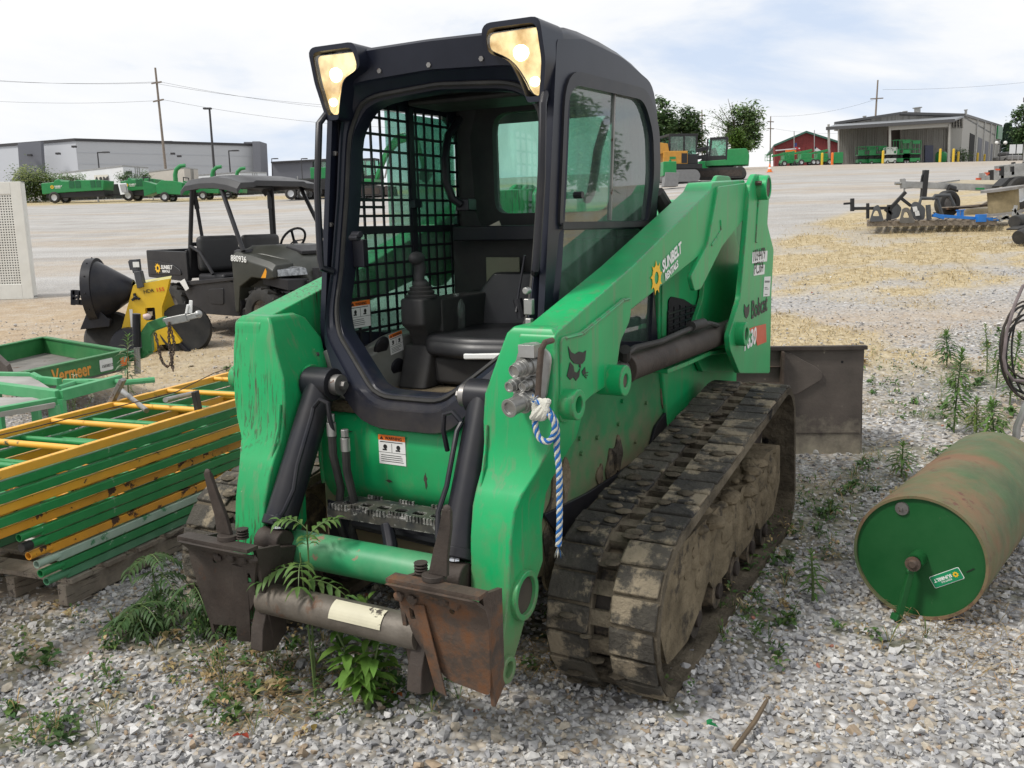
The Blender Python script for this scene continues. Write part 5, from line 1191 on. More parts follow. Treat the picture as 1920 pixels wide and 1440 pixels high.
# ---- green equipment trailer with its raised tongue
TRL = thing('equipment_trailer', 'low green tilt trailer with rusty sides and orange lettering', 'trailer', (0, 0, 0)); zt = .40
m_tg = M('old_trailer_green', (.015, .17, .045), .5, var=.2, wear=((.09, .045, .028), .64, 7), dust=((.12, .17, .08), .35, 3))
c0, c1, c2, c3 = PZ(25, 703, zt), PZ(233, 658, zt), PZ(82, 633, zt), PZ(-25, 655, zt)
def wall(p, q, h, th, name, mt): b = MB(); b.bar(p - Vector((0, 0, h / 2)), q - Vector((0, 0, h / 2)), th, h); return b.build(name, mt, TRL, .004)
sbm = wall(c0, c1, .15, .03, 'side_beam', m_tg); wall(c1, c2, .15, .03, 'front_beam', m_tg); wall(c2, c3, .17, .03, 'side_beam', m_tg)
for p, q in ((c0, c1), (c1, c2), (c2, c3)): MB().bar(p + Vector((0, 0, .005)), q + Vector((0, 0, .005)), .06, .012).build('flange', m_tg, TRL)
MB().prism([p - Vector((0, 0, .15)) for p in (c0, c1, c2, c3)], (0, 0, -.02)).build('deck', M('trailer_deck_steel', (.15, .14, .125), .7, var=.3, wear=((.09, .05, .03), .6, 5)), TRL)
MB().prism([c3 + Vector((.3, -.6, -.1)), c0 + Vector((.0, .02, -.15)), c0 + Vector((-.1, .1, .05)), c3 + Vector((.25, -.5, .12))], (.02, .02, .02)).build('ramp_flap', m_rustdk, TRL)
d_ = (c1 - c0).normalized(); nrm_ = Vector((d_.y, -d_.x, 0)); TA = lambda t, z, o=.0175: frame(c0 + d_ * t + nrm_ * o + Vector((0, 0, z)), d_, (0, 0, 1))
Lb = (c1 - c0).length
t93 = min(np.linspace(0, Lb, 400), key=lambda t: abs(PX(c0 + d_ * t)[0] - 92)); t168 = min(np.linspace(0, Lb, 400), key=lambda t: abs(PX(c0 + d_ * t)[0] - 168)); t182 = min(np.linspace(0, Lb, 400), key=lambda t: abs(PX(c0 + d_ * t)[0] - 182))
MB().text('Vermeer', TA(t93, -.13), .155, .002, bold=.004, sx=(t168 - t93) / (.155 * 3.75)).build('lettering', M('orange_lettering', (.62, .27, .04), .5, wear=((.02, .17, .05), .62, 30)), sbm, smooth=0)
o = MB().flat([rnd([(0, 0), (.16, 0), (.16, .10), (0, .10)], .01)], TA(t182, -.13), .003).build('label', m_white, sbm, smooth=0)
MB().text('15038212', TA(t182 + .02, -.10, .021), .035, .001).build('lettering', m_decalblack, o, smooth=0)
MB().bx(0, .10, -.12, -.05, .0, .01, TA(Lb * .93, 0)).build('reflector', m_orange, TRL)
tg_ = [W(232, 672, 8.05), W(268, 662, 8.05), W(278, 655, 8.03), W(276, 625, 8.02), W(285, 612, 8.02), W(310, 603, 8.0)]
b = MB()
for i in range(len(tg_) - 1): b.bar(tg_[i] - (tg_[i + 1] - tg_[i]) * .12, tg_[i + 1] + (tg_[i + 1] - tg_[i]) * .12, .07, .09)
tgo = b.build('tongue', m_tg, TRL, .008)
b = MB(); b.bar(W(308, 604, 8.0), W(352, 595, 8.0), .07, .07); b.bar(W(345, 597, 8.0), W(376, 589, 8.0), .055, .05); b.sph(W(372, 589, 8.0), .035); b.build('coupler', m_zinc, TRL, .006)
MB().bar(W(350, 588, 8.0), W(353, 571, 8.0), .04, .02).bar(W(357, 588, 8.0), W(358, 563, 8.0), .015, .03).build('coupler_latch', m_decalwhite, TRL, .006)
b = MB(); b.cyl(W(256, 650, 7.98), W(256, 588, 7.98), .035, 14); b.build('jack_post', m_black, TRL, .004); MB().cyl(W(258, 700, 7.98), W(257, 652, 7.98), .028, 12).build('jack_leg', m_zinc, TRL)
MB().cyl(W(270, 594, 7.97), W(279, 592, 7.97), .022, 12).sph(W(276, 594, 7.95), .035, (1, 1, .8)).build('jack_crank', M('pale_pink_plastic', (.5, .38, .36), .5), TRL)
def chain(pts, par, r=.006, ln=.032):
    D_ = [pts[0]]; 
    for p in smooth_path(pts, 12)[1:]:
        while (p - D_[-1]).length > ln * .75: D_.append(D_[-1] + (p - D_[-1]).normalized() * ln * .75)
    b = MB()
    for i in range(len(D_) - 1):
        A_ = along(D_[i], D_[i + 1]) @ Matrix.Rotation(math.pi / 2 * (i % 2), 4, 'Z') @ Matrix.Translation((0, 0, ln * .38))
        b.tube([A_ @ Vector((ln * .30 * math.cos(a), 0, ln * .55 * math.sin(a))) for a in np.linspace(0, 2 * math.pi, 11)], r, 5, False)
    b.build('chain', m_rust, par)
chain([W(317, 605, 7.95), W(317, 640, 7.95), W(322, 675, 7.95), W(325, 698, 7.9)], TRL); chain([W(316, 605, 7.97), W(326, 640, 7.95), W(325, 660, 7.95), W(318, 686, 7.92), W(305, 680, 7.95), W(297, 650, 7.97), W(291, 625, 8.0)], TRL)

# ---- yellow spreader attachment with a black hopper
YD = 10.4
def Y(px, py, o=0): return W(px, py, YD + o)
YM = thing('mixer_attachment', 'yellow hydraulic attachment with a black conical hopper parked beside the utility vehicle', 'mixer', (0, 0, 0))
m_yel = M('bright_yellow_paint', (.66, .42, .012), .4, var=.06, dust=((.5, .36, .08), .2, 4))
yp = [(252, 534), (269, 531), (320, 522), (313, 552), (305, 576), (306, 594), (341, 639), (339, 643), (300, 646), (297, 655), (284, 667), (262, 655), (262, 640), (224, 638)]
win_ = rnd([(274, 577), (292, 576), (294, 600), (275, 601)], 2)
yc = Y(280, 600); AY = frame(yc, Y(300, 600) - yc, Y(280, 580) - yc); iAY = AY.inverted()
def y2(p): q = iAY @ Y(*p); return (q.x, q.y)
b = MB(); b.flat([[y2(p) for p in rnd(yp, 3)], [y2(p) for p in win_]], AY, .06); b.build('body_plate', m_yel, YM, .008)
b = MB(); b.prism([Y(300, 560, .05), Y(312, 540, .4), Y(329, 582, .4), Y(310, 596, .1)], (0, .05, 0)); b.prism([Y(306, 575, .3), Y(350, 585, .5), Y(345, 640, .4), Y(320, 640, .2)], (0, .06, 0)); b.build('side_plate', m_yel, YM, .006)
MB().prism([Y(252, 534), Y(320, 522), Y(322, 517, .35), Y(256, 528, .35)], (0, 0, -.01)).build('top_plate', M('pale_yellow_top', (.5, .46, .16), .5), YM)
MB().box(Y(284, 590, .12), (.14, .08, .18)).build('motor', m_black, YM, .01); MB().box(Y(282, 588, .06), (.05, .02, .05)).build('label', m_white, YM)
b = MB(); kc = Y(254, 558, -.04)
for a in (100, 215, 340): b.bar(kc, kc + Vector((.05 * math.cos(rad(a)), 0, .05 * math.sin(rad(a)))), .025, .025)
b.sph(kc, .025); b.build('star_knob', m_black, YM)
TX = lambda px, py: frame(Y(px, py, -.034), Y(312, 542.5) - Y(270, 548.5), Vector((0, 0, 1)))
MB().text('HDR', TX(269.5, 550.5), .060, .002, sx=.98).build('lettering', m_decalblack, YM, smooth=0); MB().text('155', TX(292.5, 547.3), .060, .002, sx=1.12).build('lettering', M('red_lettering', (.6, .03, .02), .5), YM, smooth=0)
MB().box(Y(247, 598, -.035), (.035, .004, .22)).build('label', m_white, YM)
# hopper: a cone lying on its side, mouth to the left
apx, mth = Y(252, 541, .1), Y(172, 546, .05); Ac = along(mth, apx); Lc = (apx - mth).length
b = MB(); b.lathe([(.34, 0), (.355, 0), (.36, .06), (.10, Lc), (.08, Lc), (.335, .06)], Ac, 40); hp_ = b.build('hopper', m_black, YM)
b = MB(); b.lathe([(.345, .0), (.372, .0), (.372, .10), (.36, .10)], Ac, 40)
for k in range(12): a = 2 * math.pi * k / 12; b.sph(Ac @ Vector((.374 * math.cos(a), .374 * math.sin(a), .05)), .009)
b.build('hopper_band', m_steel if False else m_black, hp_)
b = MB(); b.loft([[Y(150, 618, -.15), Y(158, 616, .25), Y(178, 572, .25), Y(170, 568, -.15)], [Y(205, 612, -.15), Y(212, 610, .25), Y(214, 600, .25), Y(206, 600, -.15)]]); b.build('chute', m_black, YM, .004)
b = MB()
for yy in (548, 566): b.bar(Y(136, yy, -.1), Y(166, yy + 2, -.1), .02, .06)
b.bar(Y(137, 544, -.1), Y(137, 572, -.1), .02, .05); b.bar(Y(147, 546, -.12), Y(147, 570, -.12), .02, .02); b.bar(Y(136, 560, -.1), Y(150, 556, -.1), .02, .03); b.build('latch_bracket', m_black, YM, .003)
b = MB(); b.bar(Y(249, 488), Y(253, 505), .02, .11); b.prism([Y(241, 487, -.05), Y(257, 486, -.05), Y(260, 512, -.05), Y(249, 512, -.05)], (0, .1, 0)); b.prism([Y(250, 510, -.06), Y(262, 508, -.06), Y(269, 538, -.06), Y(257, 541, -.06)], (0, .1, 0)); gb = b.build('lift_bracket', M('grey_bracket_paint', (.05, .052, .06), .4), YM, .005)
MB().box(Y(255, 496, -.065), (.07, .004, .06)).build('label', m_white, gb)
def tyre(nm, c, axis, r, w, mt, par, rim=None, lug=0):
    A_ = along(Vector(c) - Vector(axis).normalized() * w / 2, Vector(c) + Vector(axis).normalized() * w / 2)
    b = MB(); b.lathe([(r * .55, w * .06), (r * .75, 0), (r * .93, w * .06), (r, w * .2), (r, w * .8), (r * .93, w * .94), (r * .75, w), (r * .55, w * .94), (r * .55, w * .06)], A_, 36)
    for k in range(lug):
        a = 2 * math.pi * k / lug
        for h in (0, 1): b.box((0, 0, 0), (r * .09, r * .12, w * .42), A_ @ Matrix.Rotation(a + h * math.pi / lug, 4, 'Z') @ Matrix.Translation((r * 1.0, 0, w * (.27 + .46 * h))) @ Matrix.Rotation(.5 * (1 - 2 * h), 4, 'X'))
    t = b.build('wheel', mt, par, 0, 40)
    b = MB(); b.lathe([(0, w * .30), (r * .2, w * .30), (r * .22, w * .36), (r * .45, w * .40), (r * .54, w * .2), (r * .56, w * .2), (r * .56, w * .8), (r * .54, w * .8), (r * .45, w * .62), (0, w * .62)], A_, 24); b.build('rim', rim or m_steel, t); return t
b = MB(); b.lathe([(.0, 0), (.28, .02), (.31, .10), (.27, .14), (0, .14)], Matrix.Translation(Y(214, 636, .2)) @ Matrix.Rotation(rad(65), 4, 'X') @ Matrix.Rotation(rad(0), 4, 'Y'), 28); b.build('mixing_disc', m_rubber, YM)
b = MB(); b.lathe([(.0, 0), (.28, .02), (.31, .16), (.28, .30), (0, .30)], Matrix.Translation(Y(346, 622, .35)) @ Matrix.Rotation(rad(75), 4, 'X') @ Matrix.Rotation(rad(20), 4, 'Y'), 32); b.build('mixing_disc', m_rubber, YM)
b = MB(); b.lathe([(.0, 0), (.20, .0), (.22, .05), (.2, .1), (0, .1)], Matrix.Translation(Y(245, 650, -.12)) @ Matrix.Rotation(rad(80), 4, 'X'), 28); b.build('guard_disc', m_black, YM)
for a, c in (((338, 644), (361, 667)), ((232, 640), (226, 652))): MB().bar(Y(*a, .0), Y(*c, -.05), .05, .04).build('leg', m_black, YM, .004)
MB().cyl(Y(280, 668, .3), Y(280, 610, .3), .1, 16).build('leg', m_black, YM)

# ---- utility vehicle
UH = rad(-38); uf_ = Vector((math.cos(UH), math.sin(UH), 0)); ud = 11.7
ux = (524 - 960) / FPX * (ud - 1.02) * 1.02 - .416
UV = thing('utility_vehicle', 'black and olive utility side-by-side with roof, bench seat and rear cargo bed', 'utility vehicle', (ux, ud, Tz(ux, ud)), UH)
m_uvb = M('utility_black_plastic', (.013, .013, .016), .45, var=.2, dust=((.07, .066, .06), .22, 3), spec=.35); m_uvo = M('olive_plastic', (.026, .028, .022), .4, var=.1, dust=((.09, .085, .07), .2, 3))
for s in (-1, 1):
    for x in (-.92, .92): tyre('wheel', (x, s * .60, .31), (0, s, 0), .31, .24, m_rubber, UV, m_steel, 16)
bed = MB(); bed.bx(-1.38, -.48, -.70, .70, .70, .74)
for s in (-1, 1): bed.xz(rnd([(-1.38, .70), (-.48, .66), (-.48, 1.03), (-1.38, 1.05)], .03), s * .66, s * .71)
bed.bx(-1.39, -1.34, -.70, .70, .70, 1.05).bx(-.52, -.48, -.70, .70, .70, 1.05)
for s in (-1, 1): bed.xz(rnd([(-1.33, .74), (-.6, .74), (-.62, .80), (-.80, .88), (-1.1, .91), (-1.33, .92)], .03), s * .708, s * .722)
bed.build('cargo_bed', m_uvb, UV, .012)
logo(UV, frame((-1.12, -.7235, .82), (1, 0, 0), (0, 0, 1)), .14)
ch_ = MB(); ch_.bx(-1.1, .75, -.48, .48, .34, .50); ch_.bx(-.5, .62, -.68, .68, .28, .36)
for s in (-1, 1):
    ch_.xz(rnd([(-.62, .56), (-.45, .34), (-.30, .27), (.50, .27), (.56, .40), (.52, .66), (.30, .70), (-.55, .66)], .04), s * .60, s * .70); ch_.xz([(-.62, .60), (.5, .70), (.5, .74), (-.62, .66)], s * .66, s * .72)
    ch_.xz(rnd([(-.05, .40), (.22, .40), (.24, .60), (-.08, .58)], .03), s * .695, s * .71)
ch_.build('lower_body', m_uvb, UV, .015)
for s in (-1, 1):
    b = MB(); b.loft([[(-.42 + k, s * y, z) for y in (.03, .64) for k in ((0, .10) if y < .1 else (.10, 0))] for z, k in ((.74, 0), (1.0, 0), (1.18, 0))]) if False else b.bx(-.42, -.30, min(s * .03, s * .62), max(s * .03, s * .62), .78, 1.22)
    b.build('seat_back', M('seat_vinyl', (.035, .035, .036), .55, var=.15), UV, .06, seg=4)
MB().bx(-.38, .16, -.64, .64, .62, .76).build('seat_cushion', m_uvb, UV, .04, seg=3)
hd = MB()
HS = [(.48, 1.02, 1.10, .60), (.80, 1.00, 1.09, .50), (1.10, .94, 1.02, .44), (1.34, .82, .90, .38), (1.42, .72, .74, .34)]
hd.loft([[(x, -w, .60), (x, -w - .02, z0), (x, -w * .72, z1), (x, w * .72, z1), (x, w + .02, z0), (x, w, .60)] for x, z0, z1, w in HS])
for s in (-1, 1):
    hd.loft([[(x, s * .42, z1), (x, s * .66, z1 - .02), (x, s * .72, z2), (x, s * .72, z3), (x, s * .42, z3)] for x, z1, z2, z3 in ((.46, 1.05, .98, .32), (.52, 1.05, .98, .32), (.58, 1.04, .96, .62), (.82, 1.0, .92, .74), (1.12, .94, .86, .72), (1.22, .90, .82, .74))])
hd.build('hood', m_uvo, UV, .015)
MB().bx(.86, 1.16, -.26, .26, 1.0, 1.045, Matrix.Rotation(rad(12), 4, 'Y') @ Matrix.Translation((-.20, 0, .21))).build('hood_tray', m_uvb, UV, .01)
logo(UV, Matrix.Translation((1.06, .16, 1.052)) @ Matrix.Rotation(rad(15), 4, 'Y') @ Matrix.Rotation(rad(75), 4, 'Z'), .16)
fr = MB(); fr.bx(1.10, 1.46, -.40, .40, .50, .70); fr.bx(1.40, 1.47, -.30, .30, .62, .84); fr.tube([(1.40, -.38, .44), (1.50, -.36, .48), (1.52, -.2, .60), (1.52, .2, .60), (1.50, .36, .48), (1.40, .38, .44)], .025, 8)
for k in range(5): fr.bx(1.465, 1.478, -.26, .26, .66 + .03 * k, .675 + .03 * k)
for s in (-1, 1): fr.xz([(.95, .66), (1.40, .60), (1.40, .72), (.95, .76)], s * .36, s * .66)
fr.build('bumper', m_uvb, UV, .01)
for s in (-1, 1):
    b = MB(); b.loft([[(1.10, s * .66, .74), (1.10, s * .66, .84), (1.10, s * .42, .90), (1.10, s * .42, .74)], [(1.24, s * .66, .75), (1.24, s * .66, .83), (1.37, s * .36, .84), (1.40, s * .36, .76)]]); b.build('headlight', M('headlight_glass', (.24, .25, .26), .12, .5, var=.7, vsc=22), UV, .01)
    MB().prism([(1.02, s * .725, .74), (1.13, s * .70, .74), (1.10, s * .715, .85)], (0, s * .01, 0)).build('side_marker', m_orange if s > 0 else M('amber', (.8, .34, .02), .35), UV)
MB().text('880936', frame((.47, -.735, .93), (1, 0, -.06), (0, 0, 1)), .10, .002, bold=.001).build('lettering', m_decalwhite, UV, smooth=0)
cg = MB()
for s in (-1, 1):
    cg.tube([(-.52, s * .66, .68), (-.46, s * .64, 1.2), (-.40, s * .60, 1.80), (-.34, s * .58, 1.87), (.10, s * .58, 1.87), (.18, s * .60, 1.82), (.62, s * .66, 1.04)], .027, 10)
    cg.tube([(-.46, s * .65, 1.10), (-.25, s * .66, 1.02), (.0, s * .67, .76)], .02, 8)
cg.tube([(-.38, -.58, 1.83), (-.38, .58, 1.83)], .025, 8).tube([(.14, -.58, 1.84), (.14, .58, 1.84)], .025, 8).tube([(-.47, -.64, 1.12), (-.47, .64, 1.12)], .025, 8)
cg.build('roll_cage', m_uvb, UV)
rf_ = MB(); xs = [(-.60, -.06), (-.50, .0), (-.2, .02), (.1, .015), (.36, -.02), (.56, -.07)]; ysn = [(-.64, -.08), (-.58, -.01), (-.40, .0), (-.36, .02), (.36, .02), (.40, .0), (.58, -.01), (.64, -.08)]
rf_.loft([[(x, y, 1.91 + dz + hy) for y, hy in ysn] + [(x, y, 1.845 + dz + hy) for y, hy in ysn[::-1]] for x, dz in xs]); rf_.build('roof', M('roof_plastic', (.018, .018, .021), .42, var=.15, dust=((.09, .085, .08), .3, 2)), UV, .006, 50)
ds = MB(); ds.bx(.38, .62, -.64, .64, .84, 1.06); ds.build('dashboard', m_uvb, UV, .04)
MB().bx(.40, .56, -.10, .10, 1.062, 1.066, Matrix.Rotation(rad(6), 4, 'Y')).build('label', m_white, UV)
sw = MB(); A_ = Matrix.Translation((.30, .34, 1.14)) @ Matrix.Rotation(rad(-55), 4, 'Y')
sw.tube([A_ @ Vector((.18 * math.cos(a), .18 * math.sin(a), 0)) for a in np.linspace(0, 2 * math.pi, 25)], .016, 8, False)
for a in (90, 210, 330): sw.bar(A_ @ Vector((0, 0, -.02)), A_ @ Vector((.17 * math.cos(rad(a)), .17 * math.sin(rad(a)), 0)), .03, .015)
sw.cyl(A_ @ Vector((0, 0, -.03)), (.45, .34, .96), .03, 10); sw.build('steering_wheel', m_uvb, UV)
for s in (-1, 1):
    b = MB(); b.bar((-.42, s * .57, 1.78), (-.40, s * .55, 1.55), .05, .03); b.bar((-.40, s * .55, 1.55), (-.36, s * .52, 1.0), .045, .008); b.build('seat_belt', m_uvb, UV)
MB().prism([(-.62, -.74, .66), (-.50, -.745, .70), (-.42, -.745, .58), (-.5, -.74, .55)], (0, -.004, 0)).build('tag', m_white, UV)

# ---- white perforated guard box at the left edge
wg = GD(64, 15.4); WG = thing('guard_box', 'white enclosure with a perforated metal front at the left edge', 'enclosure', wg, rad(4))
m_wp = M('white_paint', (.66, .66, .62), .45, var=.06, dust=((.5, .46, .38), .3, 2), wear=((.3, .2, .12), .74, 5)); wW, wH = 1.6, 1.93
b = MB(); b.bx(-.17, 0, -.02, .02, .0, wH).bx(-wW, -wW + .1, -.02, .02, 0, wH).bx(-wW + .1, -.17, -.02, .02, wH - .20, wH).bx(-wW + .1, -.17, -.02, .02, 0, .25)
b.bx(-.03, 0, .02, .14, 0, wH).bx(-wW, 0, .02, .14, wH - .03, wH); b.build('casing', m_wp, WG, .006)
b = MB(); pz_ = .042
for i in range(int((wW - .27) / pz_) + 1): x = -.17 - i * pz_; b.bx(x - .011, x + .011, -.008, .0, .25, wH - .20)
for j in range(int((wH - .45) / pz_) + 1): z = .25 + j * pz_; b.bx(-wW + .1, -.17, -.0095, -.0015, z - .011, z + .011)
b.build('perforated_panel', m_wp, WG, smooth=0)
MB().bx(-wW, -.03, .12, .14, 0, wH).build('hole_shade_sheet', m_dark, WG); b = MB(); b.box((-.62, .08, 1.0), (.10, .04, 1.6)).box((-.9, .08, .95), (.16, .04, 1.6)); b.build('inner_post', m_grey, WG)  # dark sheet added behind the panel so its holes look deep in shade
MB().bx(-wW, 0, .02, .14, .02, .05).build('base', m_dark, WG)

# ---- bucket behind the loader
b0, b1 = G(1612, 851), G(1446, 851); b1 = b0 + (b1 - b0).normalized() * 1.5; b1.z = b0.z = -.085
th_ = math.atan2(b0.y - b1.y, b0.x - b1.x); BK = thing('bucket', 'rusty steel loader bucket standing with its back towards us behind the green machine', 'bucket', b0, th_)
hB = W(1619, 651, b0.y).z - b0.z
m_bk = M('bucket_rust', (.080, .066, .057), .65, .25, var=.35, vsc=5, wear=((.38, .33, .25), .64, 6), dust=((.14, .115, .10), .6, 3), bump=.15, hmud=((.36, .32, .245), .0, .26, .9))
b = MB(); b.xz([(-1.5, 0), (0, 0), (0, hB), (-1.5, hB)], 0, .02); b.build('back_plate', m_bk, BK, .004)
b = MB(); b.bx(-1.5, 0, .02, .55, 0, .02); b.build('floor_plate', m_bk, BK)
for x in (0.0, -1.5): MB().prism([(x, .02, 0), (x, .6, 0), (x, .45, hB * .6), (x, .1, hB)], (.02, 0, 0)).build('side_plate', m_bk, BK)
b = MB(); b.bx(-1.5, .01, -.03, .02, hB - .012, hB + .012); b.bx(-1.5, -.01, -.006, .0, hB * .245, hB * .25); b.build('top_edge', m_rustdk, BK, .004)
def bkp(px, py): q = W(px, py, b0.y); v = BK.matrix_basis.inverted() @ q; return (v.x, v.z)
b = MB(); b.xz(rnd([bkp(1470, 660), bkp(1486, 663), bkp(1505, 675), bkp(1530, 688), bkp(1544, 700), bkp(1541, 712), bkp(1500, 738), bkp(1470, 750)], .02), -.018, .0); b.build('gusset', m_bk, BK, .004)
b = MB(); q = bkp(1470, 660); b.bx(q[0] - .015, q[0], -.07, .0, hB * .62, hB - .015); b.bx(-1.2, q[0] - .015, -.06, .0, hB * .66, hB * .70); b.bx(-1.2, q[0] - .015, -.03, .0, hB * .84, hB * .845); b.build('hook_rail', m_rust, BK, .003)
q = bkp(1580, 679); MB().cyl((q[0], -.002, q[1]), (q[0], .002, q[1]), .008, 12).build('bolt_hole', m_dark, BK)

# ---- hose coil on a grey tube stand at the right edge
HD = 4.75
HC = thing('hose_stand', 'grey tube stand with dark coiled hoses at the right edge behind the roller', 'hose stand', (0, 0, 0))
for k in range(7):
    cx, cy = 1925 + random.uniform(-8, 14), 660 + random.uniform(-12, 14); rx, ry = random.uniform(34, 62), random.uniform(62, 92)
    MB().tube([W(cx + rx * math.cos(a), cy + ry * math.sin(a) * (1 if k else 1.25), HD + k * .012) for a in np.linspace(0, 6.28, 30)], .0055, 7, False).build('hose', m_rubber if k % 3 else m_rustdk, HC)
MB().tube([W(a, b_, HD - .03) for a, b_ in ((1935, 528), (1918, 536), (1903, 570), (1888, 620), (1882, 670), (1886, 695), (1900, 713), (1935, 716))], .0085, 8).build('hose', M('dusty_hose', (.16, .13, .13), .7, var=.4), HC)
MB().tube([W(1960, 690, HD), W(1924, 760, HD), W(1907, 800, HD), W(1905, 822, HD)], .02, 10).build('leg', m_zinc, HC)
q = W(1960, 690, HD); MB().tube([q + Vector((0, .05, .5)), q + Vector((0, .05, 0)), Vector((q.x, q.y + .05, Tz(q.x, q.y)))], .022, 10).build('post', m_zinc, HC)

# ---- plants by the coupler
sapling('sumac_sapling', 'feather leaved sapling growing up through the loader coupler', (lambda q: (q.x, q.y, GZ))(MM @ Vector((1.40, -.16, 0))),
  [((-.02, .0, .50), [((-.9, -.2, .35), .13, 5, .06, .6), ((.1, -.8, .5), .12, 5, .06, .8), ((.9, -.2, .35), .15, 5, .065, .6)]),
   ((.0, .03, .58), [((.1, -.5, 1), .10, 4, .05, .3), ((.7, .2, .9), .13, 5, .055, .4), ((-.7, 0, .8), .12, 5, .055, .5)])], (.11, .20, .055))
gb_ = G(690, 1330)
def goldenrod(base, tops, lab):
    r = thing('broadleaf_weed', lab, 'weed', base); st = MB(); b = LB()
    for (o, n, ll) in tops:
        o = Vector(o); P_ = [Vector((0, 0, -.01)), o * .4 + Vector((0, 0, .03)), o]; st.tube(P_, [.005, .004, .0025], 6); SP = smooth_path(P_, 8)
        for i in range(n):
            t = .25 + .75 * i / n; p = SP[min(int(t * (len(SP) - 1)), len(SP) - 1)]; a = i * 2.4 + random.uniform(-.4, .4); el = -.1 + 1.0 * max(0, t - .75) / .25
            k = .8 * ll * (.8 + .4 * math.sin(math.pi * t)) * random.uniform(.75, 1.15); b.leaf(p, (math.cos(a) * math.cos(el), math.sin(a) * math.cos(el), math.sin(el) + .15), k, k * .34, jc((.13, .25, .05), .25), .25)
    st.build('stem', m_stem, r); b.build('foliage', r)
goldenrod(gb_, [((-.13, .07, .31), 22, .10), ((-.0, .09, .34), 26, .10), ((.05, .03, .25), 20, .09), ((-.08, .02, .20), 18, .085), ((.08, .08, .18), 14, .08), ((.0, .0, .14), 12, .075)], 'bright green broadleaf weed in front of the rusty coupler tube')
for (px, py, h, lab) in ((300, 1165, .28, 'dark feathery sapling beside the scaffold pallet'), (378, 1190, .22, 'smaller feathery sapling under the left coupler plate'), (255, 1195, .15, 'lowest feathery sapling at the left end of the weeds by the pallet')):
    sapling('sumac_sapling', lab, G(px, py), [((random.uniform(-.05, .05), random.uniform(-.04, .04), h * k), [((math.cos(a), math.sin(a), random.uniform(-.1, .4)), .10, 6, .046, random.uniform(.4, .7)) for a in np.linspace(0, 5, 5) + random.random() * 3]) for k in (1, .75, .5, .3)], (.06, .115, .04))
# a thin grey-green weed by the trailer tongue and small flowers
horseweed('wispy_weed', 'wispy grey green weed in front of the trailer tongue', GD(243, 7.6), .62, 60, .09, (.20, .24, .15), (.05, 0))
fl_ = thing('flowering_weed', 'small white flowered weed in front of the orange lettering', 'weed', GD(140, 6.6)); st = MB(); b = LB(); fb = LB()
for (x, y, z) in ((-.09, 0, .42), (.0, .05, .40), (.06, -.02, .45), (.16, 0, .30), (-.02, 0, .34)):
    st.tube([(0, 0, 0), (x * .6, y * .5, z * .6), (x, y, z)], .003, 5)
    for i in range(10): a = i * 2.4; b.leaf((x * i / 12, y * i / 12, z * i / 12), (math.cos(a), math.sin(a), .4), .05, .012, jc(GL))
    for i in range(14): a = random.uniform(0, 6.28); fb.leaf((x + random.uniform(-.02, .02), y, z + random.uniform(-.01, .02)), (math.cos(a), math.sin(a), .7), .014, .009, (.62, .62, .45), .1)
st.build('stem', m_stem, fl_); b.build('foliage', fl_); fb.build('flowers', fl_)
# litter on the stones
q0, q1 = G(1440, 1325), G(1375, 1425); tag(MB().tube([q0 + Vector((0, 0, .03)), (q0 + q1) / 2 + Vector((.01, 0, .035)), q1 + Vector((0, 0, .03))], [.006, .008, .006], 7).build('stick', m_dstem), 'thin brown stick lying on the gravel in the lower right', 'stick')
for px, py, c, lab in ((455, 1396, (.30, .05, .03), 'small red leaf on the gravel at the bottom centre'), (700, 1330, (.30, .06, .04), 'red leaf under the broadleaf weed'), (745, 1316, (.34, .10, .03), 'orange leaf right of the broadleaf weed'), (1325, 1378, (.02, .20, .07), 'bit of green plastic on the gravel at the lower right'), (590, 1377, (.20, .15, .05), 'brown leaf on the gravel below the broadleaf weed')):
    g_ = G(px, py); b = LB(); b.leaf((g_.x, g_.y, g_.z + .035), (random.uniform(-1, 1), random.uniform(-1, .2), .1), .035, .018, c, .2); b.leaf((g_.x, g_.y, g_.z + .032), (random.uniform(-1, 1), random.uniform(-1, .2), .1), .03, .018, c, .2); o = b.build('fallen_leaf'); tag(o, lab, 'leaf')
# ================================================================ FARTHER AWAY
def pp(b, pts, d, th): P_ = [W(x, y, d) for x, y in pts]; return b.prism(P_, (0, th, 0))
def rect(x0, y0, x1, y1): return [(x0, y0), (x1, y0), (x1, y1), (x0, y1)]
def one(name, pts, d, th, mt, par=None, bevel=0): return pp(MB(), pts, d, th).build(name, mt, par, bevel)
m_fgreen = M('fleet_green_paint', (.004, .20, .05), .4, var=.12, dust=((.10, .22, .10), .25, .8)); m_fblack = M('machine_black', (.012, .012, .013), .6, var=.3)
m_wallg = M('light_grey_wall_panel', (.43, .44, .455), .8, var=.05, vsc=.05); m_wallg2 = M('pale_grey_wall_panel', (.45, .465, .495), .8, var=.04, vsc=.05); m_walld = M('dark_grey_wall_panel', (.14, .145, .165), .8, var=.06, vsc=.1)
m_pole = M('weathered_pole', (.20, .165, .135), .85, var=.25); m_lampp = M('bronze_lamp_post', (.035, .033, .035), .5)
m_trailw = M('trailer_white', (.60, .62, .64), .45, var=.05, vsc=.5, dust=((.45, .43, .38), .3, .3)); m_trailb = M('trailer_beige', (.42, .39, .34), .6, var=.08, vsc=.5)
